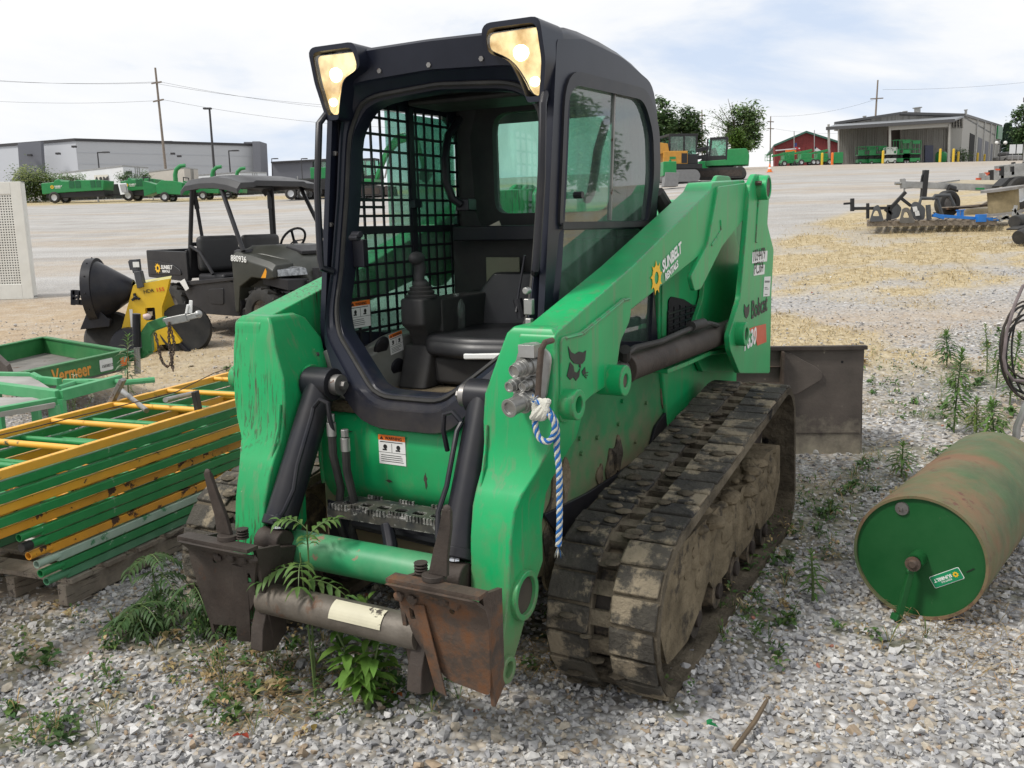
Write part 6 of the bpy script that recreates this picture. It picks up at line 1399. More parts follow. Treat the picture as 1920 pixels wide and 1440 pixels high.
# ---- left: warehouse, poles, lamps
GB = thing('warehouse', 'long light grey flat roofed warehouse with a dark panel across the left horizon', 'warehouse', (0, 0, 0))
cA, cB, cC = W(141, 263, 125), W(489, 274, 139.6), W(-120, 285, 136)
def wallseg(p, q, mt, name, z1=None, th=.6, par=GB, z0=4):
    b = MB(); t = Vector((0, th, 0)); z1p = p.z if z1 is None else z1
    b.prism([Vector((p.x, p.y, z0)), Vector((q.x, q.y, z0)), Vector((q.x, q.y, z1p)), Vector((p.x, p.y, z1p))], t); return b.build(name, mt, par)
wallseg(cA, cB, m_wallg, 'front_wall'); wallseg(cC, cA, m_wallg2, 'side_wall', cA.z)
MB().prism([(cA.x, cA.y - .2, cA.z - .1), (cB.x, cB.y - .2, cA.z - .1), (cB.x, cB.y - .2, cA.z + .25), (cA.x, cA.y - .2, cA.z + .25)], (0, 1, 0)).prism([(cC.x, cC.y - .2, cA.z - .1), (cA.x, cA.y - .2, cA.z - .1), (cA.x, cA.y - .2, cA.z + .25), (cC.x, cC.y - .2, cA.z + .25)], (0, 1, 0)).build('parapet', m_lampp, GB)
one('dark_panel', [(33, 268), (76, 265), (81, 345), (38, 345)], 124.0, .8, m_walld, GB); one('corner_tower', [(473, 265), (487, 265), (491, 345), (477, 345)], 137.5, 4, m_walld, GB); one('roof_unit', rect(457, 266, 474, 273), 142, 4, m_walld, GB)
for k in range(1, 4): z = 4 + (cA.z - 4) * (.35 + .16 * k); MB().bar((cA.x, cA.y - .03, z), (cB.x, cB.y - .03, z), .03, .05).build('panel_joint', m_wallg2, GB)
for px, py in ((109, 288), (56, 291), (324, 288), (336, 293), (139, 275)): MB().box(W(px, py, 123.5 if px < 141 else 131.0), (.5, .5, .25)).build('wall_lamp', m_lampp, GB)
pp(MB(), [(295, 264), (322, 264), (322, 267), (295, 267)], 150, 3).build('roof_unit', m_walld, GB)
LB_ = thing('warehouse', 'low dark grey building at the horizon just left of the cab', 'warehouse', (0, 0, 0)); one('front_wall', [(509, 305), (640, 298), (640, 345), (510, 345)], 150, 4, m_walld, LB_); one('roof_edge', [(508, 303), (640, 296), (640, 299), (508, 306)], 149.5, 5, m_lampp, LB_)
def lamp_post(px, top, d, lab, arm=-16, r=.09, bx=0):
    g = GD(px + bx, d); t = thing('lamp_post', lab, 'lamp post', g, 0, 'lamp posts on the left'); tp = W(px, top, d); h = tp.z - g.z; MB().tube([(0, 0, 0), (0, 0, h)], [r, r * .7], 8).build('pole', m_lampp, t); a = W(px + arm, top + .5, d) - g
    MB().bar((0, 0, h - .05), a, .16, .12).box(a, (.7, .4, .14)).build('lamp_head', m_lampp, t)
lamp_post(405, 203, 85, 'tall dark lamp post left of the cab in front of the grey warehouse', r=.13); lamp_post(190, 285, 105, 'short lamp post in front of the warehouse near its corner', 9, .1); lamp_post(434, 282, 105, 'lamp post at the right end of the grey warehouse', 8, .1)
lamp_post(513, 297, 140, 'small lamp post beside the low dark building, leftmost of three', 4, .08); lamp_post(568, 297, 140, 'small lamp post beside the low dark building, middle of three', 4, .08); lamp_post(617, 289, 140, 'small lamp post beside the low dark building, nearest the cab', 4, .08); lamp_post(-1, 255, 72, 'dark lamp post at the left edge of the picture', -12, .13)
def pole(px, top, d, lab, arms, base=None, lean=0, r=.16):
    g = GD(px, d) if base is None else W(base[0], base[1], d); t = thing('utility_pole', lab, 'utility pole', g, 0, 'utility poles'); tp = W(px + lean, top, d) - g
    MB().tube([(0, 0, -1), tp], [r, r * .7], 9).build('pole', m_pole, t)
    for (x0, y0, x1, y1) in arms: MB().bar(W(x0, y0, d - .2) - g, W(x1, y1, d - .2) - g, .14, .16).build('crossarm', m_pole, t)
    return t
pole(291, 127, 110, 'tall leaning wooden utility pole in front of the grey warehouse', [(284, 156.5, 303, 153.5), (287, 190.5, 307, 186.5)], base=(311, 318))
pole(1646, 150, 150, 'wooden utility pole rising behind the metal building roof', [(1632, 185.5, 1656, 184)], base=(1641, 225))
pole(1445, 218, 170, 'slim utility pole left of the red barn', [(1439, 228, 1451, 228.5), (1439, 241, 1451, 241.5)], base=(1444, 300), r=.13)
pole(1316, 206, 150, 'utility pole between the two groups of trees', [(1311, 218, 1322, 215), (1312, 233, 1322, 231)], base=(1317, 300), r=.13)
def wires(lab, spans):
    b = MB()
    for (x0, y0, d0_, x1, y1, d1_, sag) in spans:
        p, q = W(x0, y0, d0_), W(x1, y1, d1_); b.tube([p.lerp(q, t) - Vector((0, 0, sag * 4 * t * (1 - t))) for t in np.linspace(0, 1, 14)], .014, 4, False)
    tag(b.build('overhead_wire', m_lampp), lab, 'wire')
wires('overhead wires from the leaning pole to the left edge', [(287, 155.5, 110, -40, 148, 118, .3), (289, 189, 110, -40, 188, 118, .3), (303, 153, 110, -40, 150, 118, .3)])
wires('overhead wires from the leaning pole towards the cab', [(303, 154, 110, 760, 212, 125, .6), (289, 156, 110, 760, 204, 125, .6), (306, 187, 110, 760, 240, 125, .6)])
wires('thin overhead wires behind the barn and metal building', [(1655, 168, 150, 1960, 150, 160, .4), (1451, 228, 170, 1316, 215, 150, .4), (1445, 218, 170, 1646, 185, 150, .8), (1451, 241, 170, 1572, 250, 170, .3)])

# ---- left: fence, bushes, trailers along the lot's edge
m_fence = M('fence_wire', (.06, .06, .055), .6); m_fslat = M('dark_fence_screen', (.030, .034, .028), .9, var=.4, vsc=1.5)
FN = thing('chain_link_fence', 'dark screened chain link fence behind the row of green trailers', 'fence', (0, 0, 0)); fp = [(78, 68), (200, 69.5), (330, 71), (450, 72.5), (560, 74), (700, 75)]
fpts = [GD(a, b) for a, b in fp]
for i in range(len(fpts) - 1):
    p, q = fpts[i], fpts[i + 1]; n = int((q - p).length / 3)
    for k in range(n): s_ = p.lerp(q, k / n); MB().cyl((s_.x, s_.y - .08, s_.z), (s_.x, s_.y - .08, s_.z + 1.3), .035, 8).build('post', m_zinc, FN)
    MB().prism([p + Vector((0, .06, .02)), q + Vector((0, .06, .02)), q + Vector((0, .06, 1.1)), p + Vector((0, .06, 1.1))], (0, .01, 0)).build('screen', m_fslat, FN)
m_bark = M('bark', (.10, .08, .06), .9, var=.3, bump=.3, bsc=12)
def tree(name, lab, cat, base, h, blobs, n, ls, col, trunk=.2, group=None, hollow=.55, limbs=True):
    """blobs: (x, y, z, rx, ry, rz) in metres about the base; leaf clumps fill them unevenly, limbs reach into each."""
    t = thing(name, lab, cat, base, 0, group); tb = MB(); tb.tube([(0, 0, -.3), (.05 * h * .1, 0, h * .3), (0, 0, h * .62)], [trunk, trunk * .75, trunk * .35], 9)
    lf = LB(); vol = sum(b[3] * b[4] * b[5] for b in blobs)
    for (x, y, z, rx, ry, rz) in blobs:
        if limbs: tb.tube([(0, 0, max(.2, z * .55)), (x * .5, y * .5, z * .8), (x, y, z)], [trunk * .4, trunk * .25, trunk * .1], 6)
        k = int(n * rx * ry * rz / vol); nc = max(5, k // 46); cen = []
        for _ in range(nc):
            v = Vector((random.gauss(0, 1), random.gauss(0, 1), random.gauss(0, 1))).normalized() * (hollow + (1 - hollow) * random.random()); cen.append(Vector((x + v.x * rx, y + v.y * ry, z + v.z * rz)))
        for _ in range(k):
            c = random.choice(cen); s_ = .26 * min(rx, rz) + .1; p = c + Vector((random.gauss(0, s_), random.gauss(0, s_), random.gauss(0, s_ * .8)))
            a = random.uniform(0, 6.28); lf.leaf(p, (math.cos(a), math.sin(a), random.uniform(-.5, .7)), ls * random.uniform(.6, 1.3), ls * random.uniform(.4, .7), jc(col, .35), .3)
    tb.build('trunk', m_bark, t); lf.build('crown', t); return t
TD = (.10, .17, .07); TM = (.16, .245, .105)
b_ = GD(68, 66); sc_ = 66 / FPX
bt_ = tree('bush', 'large round pale flowering bush at the left behind the white box', 'bush', b_, 2.4, [(0, 0, 1.5, 1.05, 1, 1.1), (-.7, 0, 1.2, .7, .8, .9), (.75, 0, 1.3, .75, .8, .9), (0, -.2, .6, 1.1, .8, .6)], 5200, .17, (.10, .15, .045), .06, 'bushes along the fence')
fl2 = LB()
for _ in range(420): a = random.uniform(0, 6.28); u = random.uniform(-.1, 1); fl2.leaf((1.2 * math.cos(a) * math.sqrt(1 - u * u) , -.3 - .7 * abs(math.sin(a)), 1.45 + 1.0 * u * random.uniform(.5, 1.1)), (math.cos(a), -1, .4), .15, .12, (.50, .56, .30), .1)
fl2.build('flowers', bt_)
tree('bush', 'low leafy bush showing over the first green trailer', 'bush', GD(125, 69), 1.9, [(-1, 0, 1.5, .9, .5, .4), (.2, 0, 1.5, .8, .5, .35), (1.0, 0, 1.55, .6, .5, .35)], 1600, .16, TM, .05, 'bushes along the fence'); tree('bush', 'dark low bush below the rear of the white semi trailer', 'bush', GD(258, 71), 1.9, [(-.7, 0, 1.55, .6, .5, .4), (.4, 0, 1.5, .8, .5, .3)], 1200, .16, TD, .05, 'bushes along the fence')
def box_trailer(lab, ps, d, mt, doors=None, txt=None):
    t = thing('semi_trailer', lab, 'semi trailer', (0, 0, 0), 0, 'semi trailers behind the fence')
    (x0, y0, x1, y1, x2, y2), (da, db, dc) = ps, d; p, q, r = W(x0, y0, da), W(x1, y1, db), W(x2, y2, dc); zt_ = q.z; hb = 2.75
    b = MB(); b.prism([Vector((v.x, v.y, zt_ - hb)) for v in (p, q, r, Vector((p.x + r.x - q.x, p.y + r.y - q.y, 0)))], (0, 0, hb)); b.build('body', mt, t, .03)
    for v, w in ((p, q), (q, r)): MB().bar((v.x, v.y - .03, zt_ - .05), (w.x, w.y - .03, zt_ - .05), .05, .12).build('top_rail', m_zinc, t)
    n = Vector((r.y - q.y, -(r.x - q.x), 0)).normalized(); 
    for k in (.46, .54, .62): s_ = q.lerp(r, k); MB().bar((s_.x + n.x * .03, s_.y + n.y * .03, zt_ - hb + .1), (s_.x + n.x * .03, s_.y + n.y * .03, zt_ - .1), .05, .05).build('door_bar', m_zinc, t)
    MB().prism([Vector((v.x, v.y, zt_ - hb - .9)) for v in (p.lerp(q, .5), q, r, r + (p - q) * .5)], (0, 0, .85)).build('chassis', m_fblack, t)
    return t, p, q, r, zt_
t, p, q, r, z_ = box_trailer('white semi trailer with black lettering above the green trailers', (70, 320, 230, 310, 278, 312), (96, 84, 87.5), m_trailw)
dr = (q - p).normalized(); nr = Vector((dr.y, -dr.x, 0)); o_ = p.lerp(q, .66) + nr * .05; o_ = min((p.lerp(q, t) for t in np.linspace(0, 1, 400)), key=lambda v: abs(PX((v.x, v.y, z_ - 1))[0] - 179)) + nr * .05; e_ = min((p.lerp(q, t) for t in np.linspace(0, 1, 400)), key=lambda v: abs(PX((v.x, v.y, z_ - 1))[0] - 204)); wl2 = (Vector((e_.x, e_.y, 0)) - Vector((o_.x, o_.y, 0))).length; MB().bx(-.1, wl2, -.2, .75, 0, .02, frame((o_.x, o_.y, z_ - 1.35), dr, (0, 0, 1))).build('label', M('cream_panel', (.55, .53, .46), .6), t)
MB().text('A&M', frame((o_.x + nr.x * .06, o_.y + nr.y * .06, z_ - 1.35), dr, (0, 0, 1)), .80, .02, bold=.03, sx=wl2 / (.80 * 2.0)).build('lettering', m_decalblack, t, smooth=0)
dr2 = (r - q).normalized(); nr2 = Vector((dr2.y, -dr2.x, 0)); o_ = q + dr2 * .3 + nr2 * .05; MB().text('A&M', frame((o_.x, o_.y, z_ - .75), dr2, (0, 0, 1)), .4, .02, bold=.02).build('lettering', m_decalblack, t, smooth=0)
box_trailer('beige semi trailer behind the wood chippers', (270, 322, 345, 313, 371, 315), (96, 90, 93), m_trailb); box_trailer('white and blue semi trailer showing above the vehicle roof', (365, 325, 450, 322, 500, 322), (100, 96, 98), m_trailw)
def wheel_s(par, c, r, w=.22, rim=m_trailw): return tyre('wheel', c, (0, -1, 0), r, w, m_rubber, par, rim)
def genset(px0, px1, d, lab, y=.46, hh=.60):
    g0, g1 = GD(px0, d), GD(px1, d); t = thing('tow_trailer', lab, 'towed machine', g0, 0, 'green towed machines along the fence'); l_ = (g1 - g0).length; sl_ = (g1.z - g0.z)
    b = MB(); b.xz([(0, y + .12), (l_ * .42, y + .22 + sl_ * .5), (l_ * .97, y + .30 + sl_), (l_, y + .95 + sl_), (l_ * .86, y + hh + .40 + sl_), (l_ * .62, y + hh + .38 + sl_ * .6), (l_ * .58, y + hh + .42 + sl_ * .6), (l_ * .5, y + hh + .34), (l_ * .32, y + hh + .34), (l_ * .28, y + hh + .48), (l_ * .22, y + hh + .44), (l_ * .2, y + hh + .30), (0, y + hh + .24)], -.8, .8); hd_ = b.build('hood', m_fgreen, t, .04)
    for u0, u1 in ((.44, .52), (.54, .62), (.78, .85), (.87, .94)): MB().bx(l_ * u0, l_ * u1, -.82, -.79, y + .5 + sl_ * u0, y + .95 + sl_ * u0).build('louvre', M('louvre_green', (.006, .10, .035), .6) if 'louvre_green' not in MATS else MATS['louvre_green'], hd_)
    logo(t, frame((l_ * .17, -.812, y + .58), (1, 0, .03), (0, 0, 1)), .28)
    MB().bx(l_ * .05, l_ * .97, -.7, .7, .35 + sl_ * .3, y + .35 + sl_ * .3).bar((l_ * .95, 0, .45 + sl_), (l_ + .9, 0, .5 + sl_), .12, .12).build('chassis', m_fblack, t)
    for s_ in (-1, 1): wheel_s(t, (l_ * .19, s_ * .78, .36 + sl_ * .2), .37)
    MB().bx(l_ * .84, l_ * .86, -.6, -.5, 0 + sl_, .5 + sl_).build('jack_stand', m_zinc, t); return t
genset(92, 209, 63, 'long green towed machine with a louvred hood, first in the row along the fence'); genset(238, 303, 64, 'second green towed machine in the row, right of the tilted panel')
tp_ = thing('tilted_panel', 'grey framed panel leaning between the two green towed machines', 'panel', GD(230, 62.5)); MB().prism([W(221, 344, 62.5) - tp_.location, W(236, 343, 62.5) - tp_.location, W(240, 363, 62.2) - tp_.location, W(226, 365, 62.2) - tp_.location], (0, .1, 0)).build('panel_frame', m_trailw, tp_); MB().prism([W(224, 346, 62.3) - tp_.location, W(234.5, 345, 62.3) - tp_.location, W(238, 360, 62) - tp_.location, W(228.5, 361, 62) - tp_.location], (0, .08, 0)).build('panel_face', m_grey, tp_)
def chipper(px, d, sc, lab):
    t = thing('wood_chipper', lab, 'wood chipper', GD(px, d), 0, 'wood chippers along the fence'); t.scale = (sc,) * 3
    b = MB(); b.xz([(-.2, .55), (1.6, .45), (1.7, 1.3), (1.0, 1.45), (.2, 1.5), (-.2, 1.2)], -.7, .7); b.build('body', m_fgreen, t, .04)
    b = MB(); b.loft([[(-.2, -.5, .7), (-.2, .5, .7), (-.2, .5, 1.2), (-.2, -.5, 1.2)], [(-1.1, -.75, .4), (-1.1, .75, .4), (-1.1, .75, 1.5), (-1.1, -.75, 1.5)]]); b.build('feed_hopper', m_fgreen, t, .02)
    b = MB(); b.tube([(1.0, 0, 1.4), (1.0, 0, 1.9), (1.1, 0, 2.25), (1.4, 0, 2.5), (1.8, 0, 2.55)], [.17, .16, .15, .15, .13], 10); b.build('chute', m_fgreen, t)
    MB().tube([(-1.1, -.6, 1.5), (-1.1, -.6, 1.75), (-1.1, .6, 1.75), (-1.1, .6, 1.5)], .04, 6).build('feed_bar', m_fblack, t); MB().bx(-.6, 2.4, -.1, .1, .3, .42).build('drawbar', m_fblack, t)
    for s_ in (-1, 1): wheel_s(t, (.4, s_ * .8, .33), .33)
chipper(307, 61, .9, 'green wood chipper with a curved chute left of the utility vehicle'); chipper(378, 63, .85, 'green wood chipper behind the utility vehicle roof, second of three'); chipper(425, 64, .8, 'green wood chipper seen under the vehicle roof, rightmost of three')
# ---- behind the cab: tandem trailer, excavators
tt_ = thing('tandem_trailer', 'black tandem trailer with white wheels beyond the utility vehicle', 'trailer', GD(562, 58)); MB().bx(-1.1, 2.6, -.9, .9, .55, 1.2).build('bed', m_fblack, tt_, .03)
for x in (-.3, .45):
    for s_ in (-1, 1): wheel_s(tt_, (x, s_ * .95, .36), .36)
MB().bx(.9, 2.2, -.7, .7, 1.2, 1.9).build('load', m_fgreen, tt_, .05)
def excavator(base, rz, lab, sc=1, boom=True, col=m_fgreen, cabin=True):
    t = thing('excavator', lab, 'excavator', base, rz, 'excavators in the yard'); t.scale = (sc,) * 3
    for s_ in (-1, 1):
        b = MB(); b.xz(rnd([(-1.5, .08), (1.5, .08), (1.65, .45), (1.45, .78), (-1.45, .78), (-1.65, .45)], .15, 5), s_ * .75, s_ * 1.15); tk = b.build('crawler', m_rubber, t, .02)
        MB().xz(rnd([(-1.35, .2), (1.35, .2), (1.4, .45), (1.3, .62), (-1.3, .62), (-1.4, .45)], .12), s_ * 1.12, s_ * 1.17).build('crawler_frame', m_rustdk, tk)
    MB().bx(-.8, .8, -.8, .8, .5, .85).build('undercarriage', m_fblack, t)
    b = MB(); b.xz(rnd([(-1.75, .9), (1.0, .9), (1.0, 1.25), (-.35, 1.3), (-.4, 1.95), (-1.6, 1.95), (-1.78, 1.6)], .08), -1.0, 1.0); b.build('upper_body', col, t, .05)
    b = MB(); 
    for x, y in ((-.35, 0), (-.35, .95), (.75, 0), (.95, .95), (.75, .95)): b.bar((x, y - .0, 1.25), (x - (.1 if x > 0 else 0), y, 2.65), .10, .10)
    b.bx(-.42, .72, -.05, 1.0, 2.58, 2.72); b.bx(-.42, .95, -.03, .98, 1.25, 1.55); cb_ = b.build('cab', m_fblack, t, .01)
    b = MB(); b.bx(-.36, .8, -.02, 0, 1.5, 2.6).bx(-.36, .8, .93, .95, 1.5, 2.6).bx(-.37, -.35, 0, .95, 1.5, 2.6); b.build('cab_window', g_cab, cb_, smooth=0)
    if boom:
        b = MB(); bp_ = [(.9, -.3, 1.3), (1.7, -.3, 3.0), (2.6, -.3, 3.9), (3.9, -.3, 4.0)]
        b.loft([[(x - .05, y - .14, z - w), (x + .05, y + .14, z - w), (x + .05, y + .14, z + w), (x - .05, y - .14, z + w)] for (x, y, z), w in zip(bp_, (.2, .32, .32, .15))]); bo_ = b.build('boom', col, t, .02)
        MB().bar((3.9, -.3, 4.05), (4.4, -.3, 1.9), .2, .26).build('stick', col, bo_, .02); MB().cyl((1.5, -.3, 1.3), (2.1, -.3, 3.3), .07, 8).cyl((2.4, -.3, 4.2), (3.8, -.3, 4.4), .06, 8).build('hydraulic_ram', m_zinc, bo_); MB().prism([(4.3, -.7, 1.9), (4.9, -.7, 1.5), (4.5, -.7, .9), (4.0, -.7, 1.2)], (0, .8, 0)).build('bucket', m_fblack, bo_)
    MB().prism([(1.75, -1.1, .15), (1.95, -1.1, .1), (1.85, -1.1, .75), (1.75, -1.1, .7)], (0, 2.2, 0)).build('blade', m_rustdk, t); return t
excavator(GD(688, 56), rad(-12), 'green excavator with a raised boom seen through the cab mesh', .85)
excavator(GD(622, 60), rad(160), 'green excavator parked left of the cab, behind the grab handle', .85, False)
excavator(GD(1352, 47), rad(165), 'green excavator with black cab right of the yellow dumper', .76, False)
mt_ = thing('track_mower', 'small green machine with grey bucket in front of the yellow dumper', 'loader', GD(1250, 40)); mt_.scale = (.75,) * 3; MB().bx(-.3, .45, -.6, .6, .7, 1.5).build('body', m_fgreen, mt_, .05); MB().prism([(-.3, -.8, .1), (.5, -.8, .1), (.6, -.8, .85), (-.2, -.8, .9)], (0, .9, 0)).build('bucket', m_grey, mt_, .02); MB().bar((.1, -.5, .8), (.1, -.5, 1.6), .12, .12).build('arm', m_fgreen, mt_)
YDm = thing('crawler_dumper', 'yellow and black tracked dumper with a glazed cab beside the trees', 'dumper', GD(1278, 46), rad(10)); YDm.scale = (.77,) * 3; m_cy = M('machine_yellow', (.50, .24, .03), .45, var=.1)
for s_ in (-1, 1):
    b = MB(); b.xz(rnd([(-1.7, .05), (.7, .05), (.85, .45), (.6, .8), (-1.6, .8), (-1.85, .45)], .2, 5), s_ * .6, s_ * 1.15); b.build('crawler', m_grey, YDm, .02)
MB().bx(-1.9, .95, -1.1, 1.1, .85, 1.15).build('deck', m_fblack, YDm, .02); MB().bx(-1.6, .0, -1.05, 1.05, 1.15, 1.95).build('engine_cover', m_cy, YDm, .04)
MB().bx(-.42, -.05, -1.07, -1.05, 1.2, 1.8).build('grille', m_fblack, YDm); MB().bx(-1.2, -.8, -1.07, -1.05, 1.45, 1.6).build('stripe', m_fgreen, YDm); MB().bx(.0, .7, -1.0, 1.0, 1.15, 1.75).build('engine_cover', m_fblack, YDm, .03)
b = MB(); b.bx(-1.2, .72, -.95, .95, 2.85, 3.0)
for x in (-1.15, -.2, .62):
    for y in (-.9, .9): b.bar((x, y, 1.9), (x, y, 2.9), .10, .10)
cb_ = b.build('cab', m_fblack, YDm, .02); MB().bx(-1.1, .6, -.9, -.88, 1.95, 2.85).bx(-1.1, .6, .88, .9, 1.95, 2.85).bx(.60, .62, -.88, .88, 1.7, 2.85).build('cab_window', g_cab, cb_, smooth=0); MB().bx(-1.0, -.4, -.4, .2, 1.95, 2.5).build('seat', m_fblack, cb_, .1)
MB().prism([(-1.2, -1.0, 1.9), (-2.6, -1.0, 1.6), (-2.7, -1.0, 2.6), (-1.3, -1.0, 2.4)], (0, 2, 0)).build('skip', m_cy, YDm, .03)
gf = thing('loader_frame', 'dark folded loader arms between the dumper and the excavator', 'machine', GD(1322, 50)); gf.scale = (.8,) * 3; b = MB()
for a, c in (((-.9, .4), (.5, 1.9)), ((-.6, .4), (.7, 2.0)), ((.5, 2.0), (1.0, 1.0)), ((-.8, 1.4), (.4, 1.6)), ((-.9, .3), (1.1, .4)), ((-.6, 1.9), (.3, 2.1))): b.bar((a[0], 0, a[1]), (c[0], .3, c[1]), .25, .25)
b.build('arm', m_fblack, gf, .02); MB().bx(-.5, .4, -.3, .5, .3, 1.2).build('body', m_fgreen, gf, .05)

# ---- right: trees, barn, boom lifts
TG = 'trees beyond the yard'
def pxtree(lab, px, d, blobs, n, ls, col, h, name='tree', tr=.25):
    k = d / FPX; g = GD(px, d); bl = []
    for (x, y, rx, ry) in blobs: c = W(x, y, d) - g; bl.append((c.x, random.uniform(-1, 1), c.z, rx * k, max(rx, ry) * k * .8, ry * k))
    for b0_ in list(bl):
        for _ in range(3):
            a = random.uniform(0, 6.28); e = random.uniform(.75, 1.15); bl.append((b0_[0] + b0_[3] * e * math.cos(a), b0_[1], b0_[2] + b0_[5] * e * math.sin(a), b0_[3] * .32, b0_[4] * .35, b0_[5] * .30))
    return tree(name, lab, 'tree', g, h * k, bl, n, ls, col, tr, TG, .35)
pxtree('tall dark tree rising behind the cab roof on the right', 1243, 90, [(1243, 215, 16, 26), (1236, 250, 22, 30), (1252, 270, 20, 25)], 3400, .42, TD, 110)
pxtree('broad dark tree behind the yellow dumper', 1285, 92, [(1285, 225, 22, 20), (1270, 245, 20, 22), (1300, 250, 18, 20), (1285, 270, 26, 22), (1312, 272, 12, 14)], 4000, .42, TD, 100)
tr2 = pxtree('spreading tree with thin left branches behind the green excavator', 1388, 95, [(1398, 210, 22, 18), (1408, 235, 16, 22), (1385, 235, 20, 24), (1395, 262, 28, 20), (1415, 262, 12, 10)], 3300, .42, TM, 120)
br = MB(); k_ = 95 / FPX; g = GD(1388, 95); lb = LB()
for (x, y) in ((1335, 208), (1332, 232), (1345, 222), (1340, 262), (1352, 245), (1365, 185), (1372, 192), (1350, 200), (1345, 275), (1370, 210)):
    a = W(1380, 265, 95) - g; c = W(x, y, 95) - g; mid = a.lerp(c, .5) + Vector((0, 0, .4)); br.tube([a, mid, c], [.07, .045, .02], 5)
    for i in range(70): t = random.uniform(.35, 1.02); p = (a.lerp(mid, t * 2) if t < .5 else mid.lerp(c, t * 2 - 1)) + Vector((random.gauss(0, .28), random.gauss(0, .3), random.gauss(0, .22))); lb.leaf(p, (random.uniform(-1, 1), random.uniform(-1, 1), random.uniform(-.3, .8)), .3, .10, jc(TM, .3), .2) if y > 196 or random.random() < .2 else None
br.build('limb', m_bark, tr2); lb.build('sparse_foliage', tr2)
pxtree('small bright green tree in front of the spreading tree', 1378, 80, [(1378, 262, 13, 16), (1385, 280, 16, 14), (1372, 280, 10, 12)], 1800, .3, (.085, .15, .03), 60, tr=.12)
for px, top, d, lab in ((1884, 230, 150, 'pointed dark conifer at the right end of the metal building'), (1897, 238, 155, 'second dark conifer beside the pointed one')):
    g = GD(px, d); k = d / FPX; hh = W(px, top, d).z - g.z; t = thing('conifer', lab, 'tree', g, 0, TG); MB().tube([(0, 0, 0), (0, 0, hh * .95)], [.2, .05], 6).build('trunk', m_bark, t); lb = LB()
    for i in range(2200): u = random.random() ** .7; rr = (1 - u) * 14 * k * random.uniform(.5, 1.05) + .1; a = random.uniform(0, 6.28); lb.leaf((rr * math.cos(a), rr * math.sin(a), hh * (.06 + .94 * u)), (math.cos(a), math.sin(a), -.15), .55, .22, jc((.02, .042, .026), .35), .4)
    lb.build('crown', t)
pxtree('leafy tree at the right edge of the picture above the metal building', 1915, 140, [(1915, 215, 12, 18), (1922, 245, 18, 22), (1910, 272, 16, 20)], 2600, .5, TD, 110)
for x, y, lab in ((30, 26, 'leafy tree off to the right of the yard, mirrored in the cab side window'), (38, 22, 'second leafy tree off to the right, mirrored in the cab side window')): dup([o for o in COL.objects if o.get('label', '').startswith('broad dark tree')][0], (x, y, Tz(x, y)), 1.0, lab, .9)
far_ = [(1240, 1330, 286), (1330, 1460, 292)]
BR = thing('barn', 'dark red barn with a green roof between the trees and the metal building', 'barn', (0, 0, 0)); m_barn = M('barn_red_siding', (.17, .022, .022), .7, var=.15, scr=((.10, .012, .012), .5, (14, 14, .3), 3)); m_broof = M('green_metal_roof', (.035, .115, .085), .5, var=.1)
one('front_wall', [(1453, 271), (1512, 246), (1590, 270), (1590, 320), (1453, 320)], 150, 1, m_barn, BR); b = MB()
pk, le, re = W(1512, 245, 149.5), W(1451, 271, 149.5), W(1600, 273, 149.5); dv = Vector((6, 26, 0)); b.prism([pk, pk + dv, re + dv, re], (0, 0, -.3)); b.prism([pk, pk + dv, le + dv, le], (0, 0, -.3)); b.build('roof', m_broof, BR)
MB().prism([W(1455, 281, 149), W(1500, 277, 149), W(1500, 279, 149), W(1455, 283, 149)], (0, .2, 0)).build('white_strip', m_trailw, BR)
def flag(px, top, bot, d, cols, lab):
    g = W(px, bot, d); t = thing('flag_pole', lab, 'flag', g); h = (W(px, top, d) - g); MB().cyl((0, 0, 0), h, .06, 6).build('pole', m_zinc, t)
    for pts, m in cols: MB().prism([W(x, y, d) - g for x, y in pts], (0, .05, 0)).build('flag_cloth', m, t)
m_fb = M('flag_blue', (.03, .045, .16), .8); m_fr = M('flag_red', (.4, .03, .04), .8)
flag(1489, 246, 300, 135, [([(1489, 268), (1494, 268), (1494, 275), (1489, 276)], m_fb), ([(1489, 276), (1494, 275), (1503, 284), (1496, 281)], m_fr)], 'flag on a pole in front of the barn, limp and striped'); flag(1527, 244, 300, 135, [([(1527, 274), (1533, 278), (1542, 284), (1536, 284), (1527, 283)], m_trailw), ([(1527, 274), (1531, 276), (1530, 279), (1527, 279)], m_fb)], 'white and blue flag on the pole nearer the metal building')
def boomlift(px, d, lab, sc=1.0, fl=1):
    t = thing('boom_lift', lab, 'boom lift', GD(px, d), 0, 'boom lifts by the barn'); t.scale = (sc * fl, sc, sc)
    b = MB(); b.bx(-1.2, 1.2, -.9, .9, .45, .95).bx(-.9, .7, -.8, .8, .95, 1.7); b.build('chassis', m_fgreen, t, .06)
    for x in (-.9, .9):
        for s_ in (-1, 1): wheel_s(t, (x, s_ * .9, .42), .42, .3)
    b = MB(); b.bar((-.6, 0, 1.7), (.9, 0, 2.2), .3, .35).bar((.9, 0, 2.2), (-2.6, 0, 1.6), .28, .3); b.build('boom', m_fgreen, t, .03)
    b = MB(); 
    for x in (-3.5, -2.6):
        for y in (-.6, .6): b.bar((x, y, .9), (x, y, 1.95), .06, .06)
    for z in (.95, 1.5, 1.95):
        for y in (-.6, .6): b.bar((-3.5, y, z), (-2.6, y, z), .05, .05)
    b.build('basket', m_fgreen, t)
boomlift(1478, 105, 'green boom lift in front of the barn, leftmost', .72); boomlift(1510, 100, 'green boom lift under the limp flag', .72); boomlift(1540, 102, 'green boom lift beside the metal building post', .72); b = thing('orange_fence', 'orange safety netting behind the boom lifts', 'barrier', (0, 0, 0)); one('netting', rect(1473, 281, 1493, 290), 115, .1, m_orange, b)
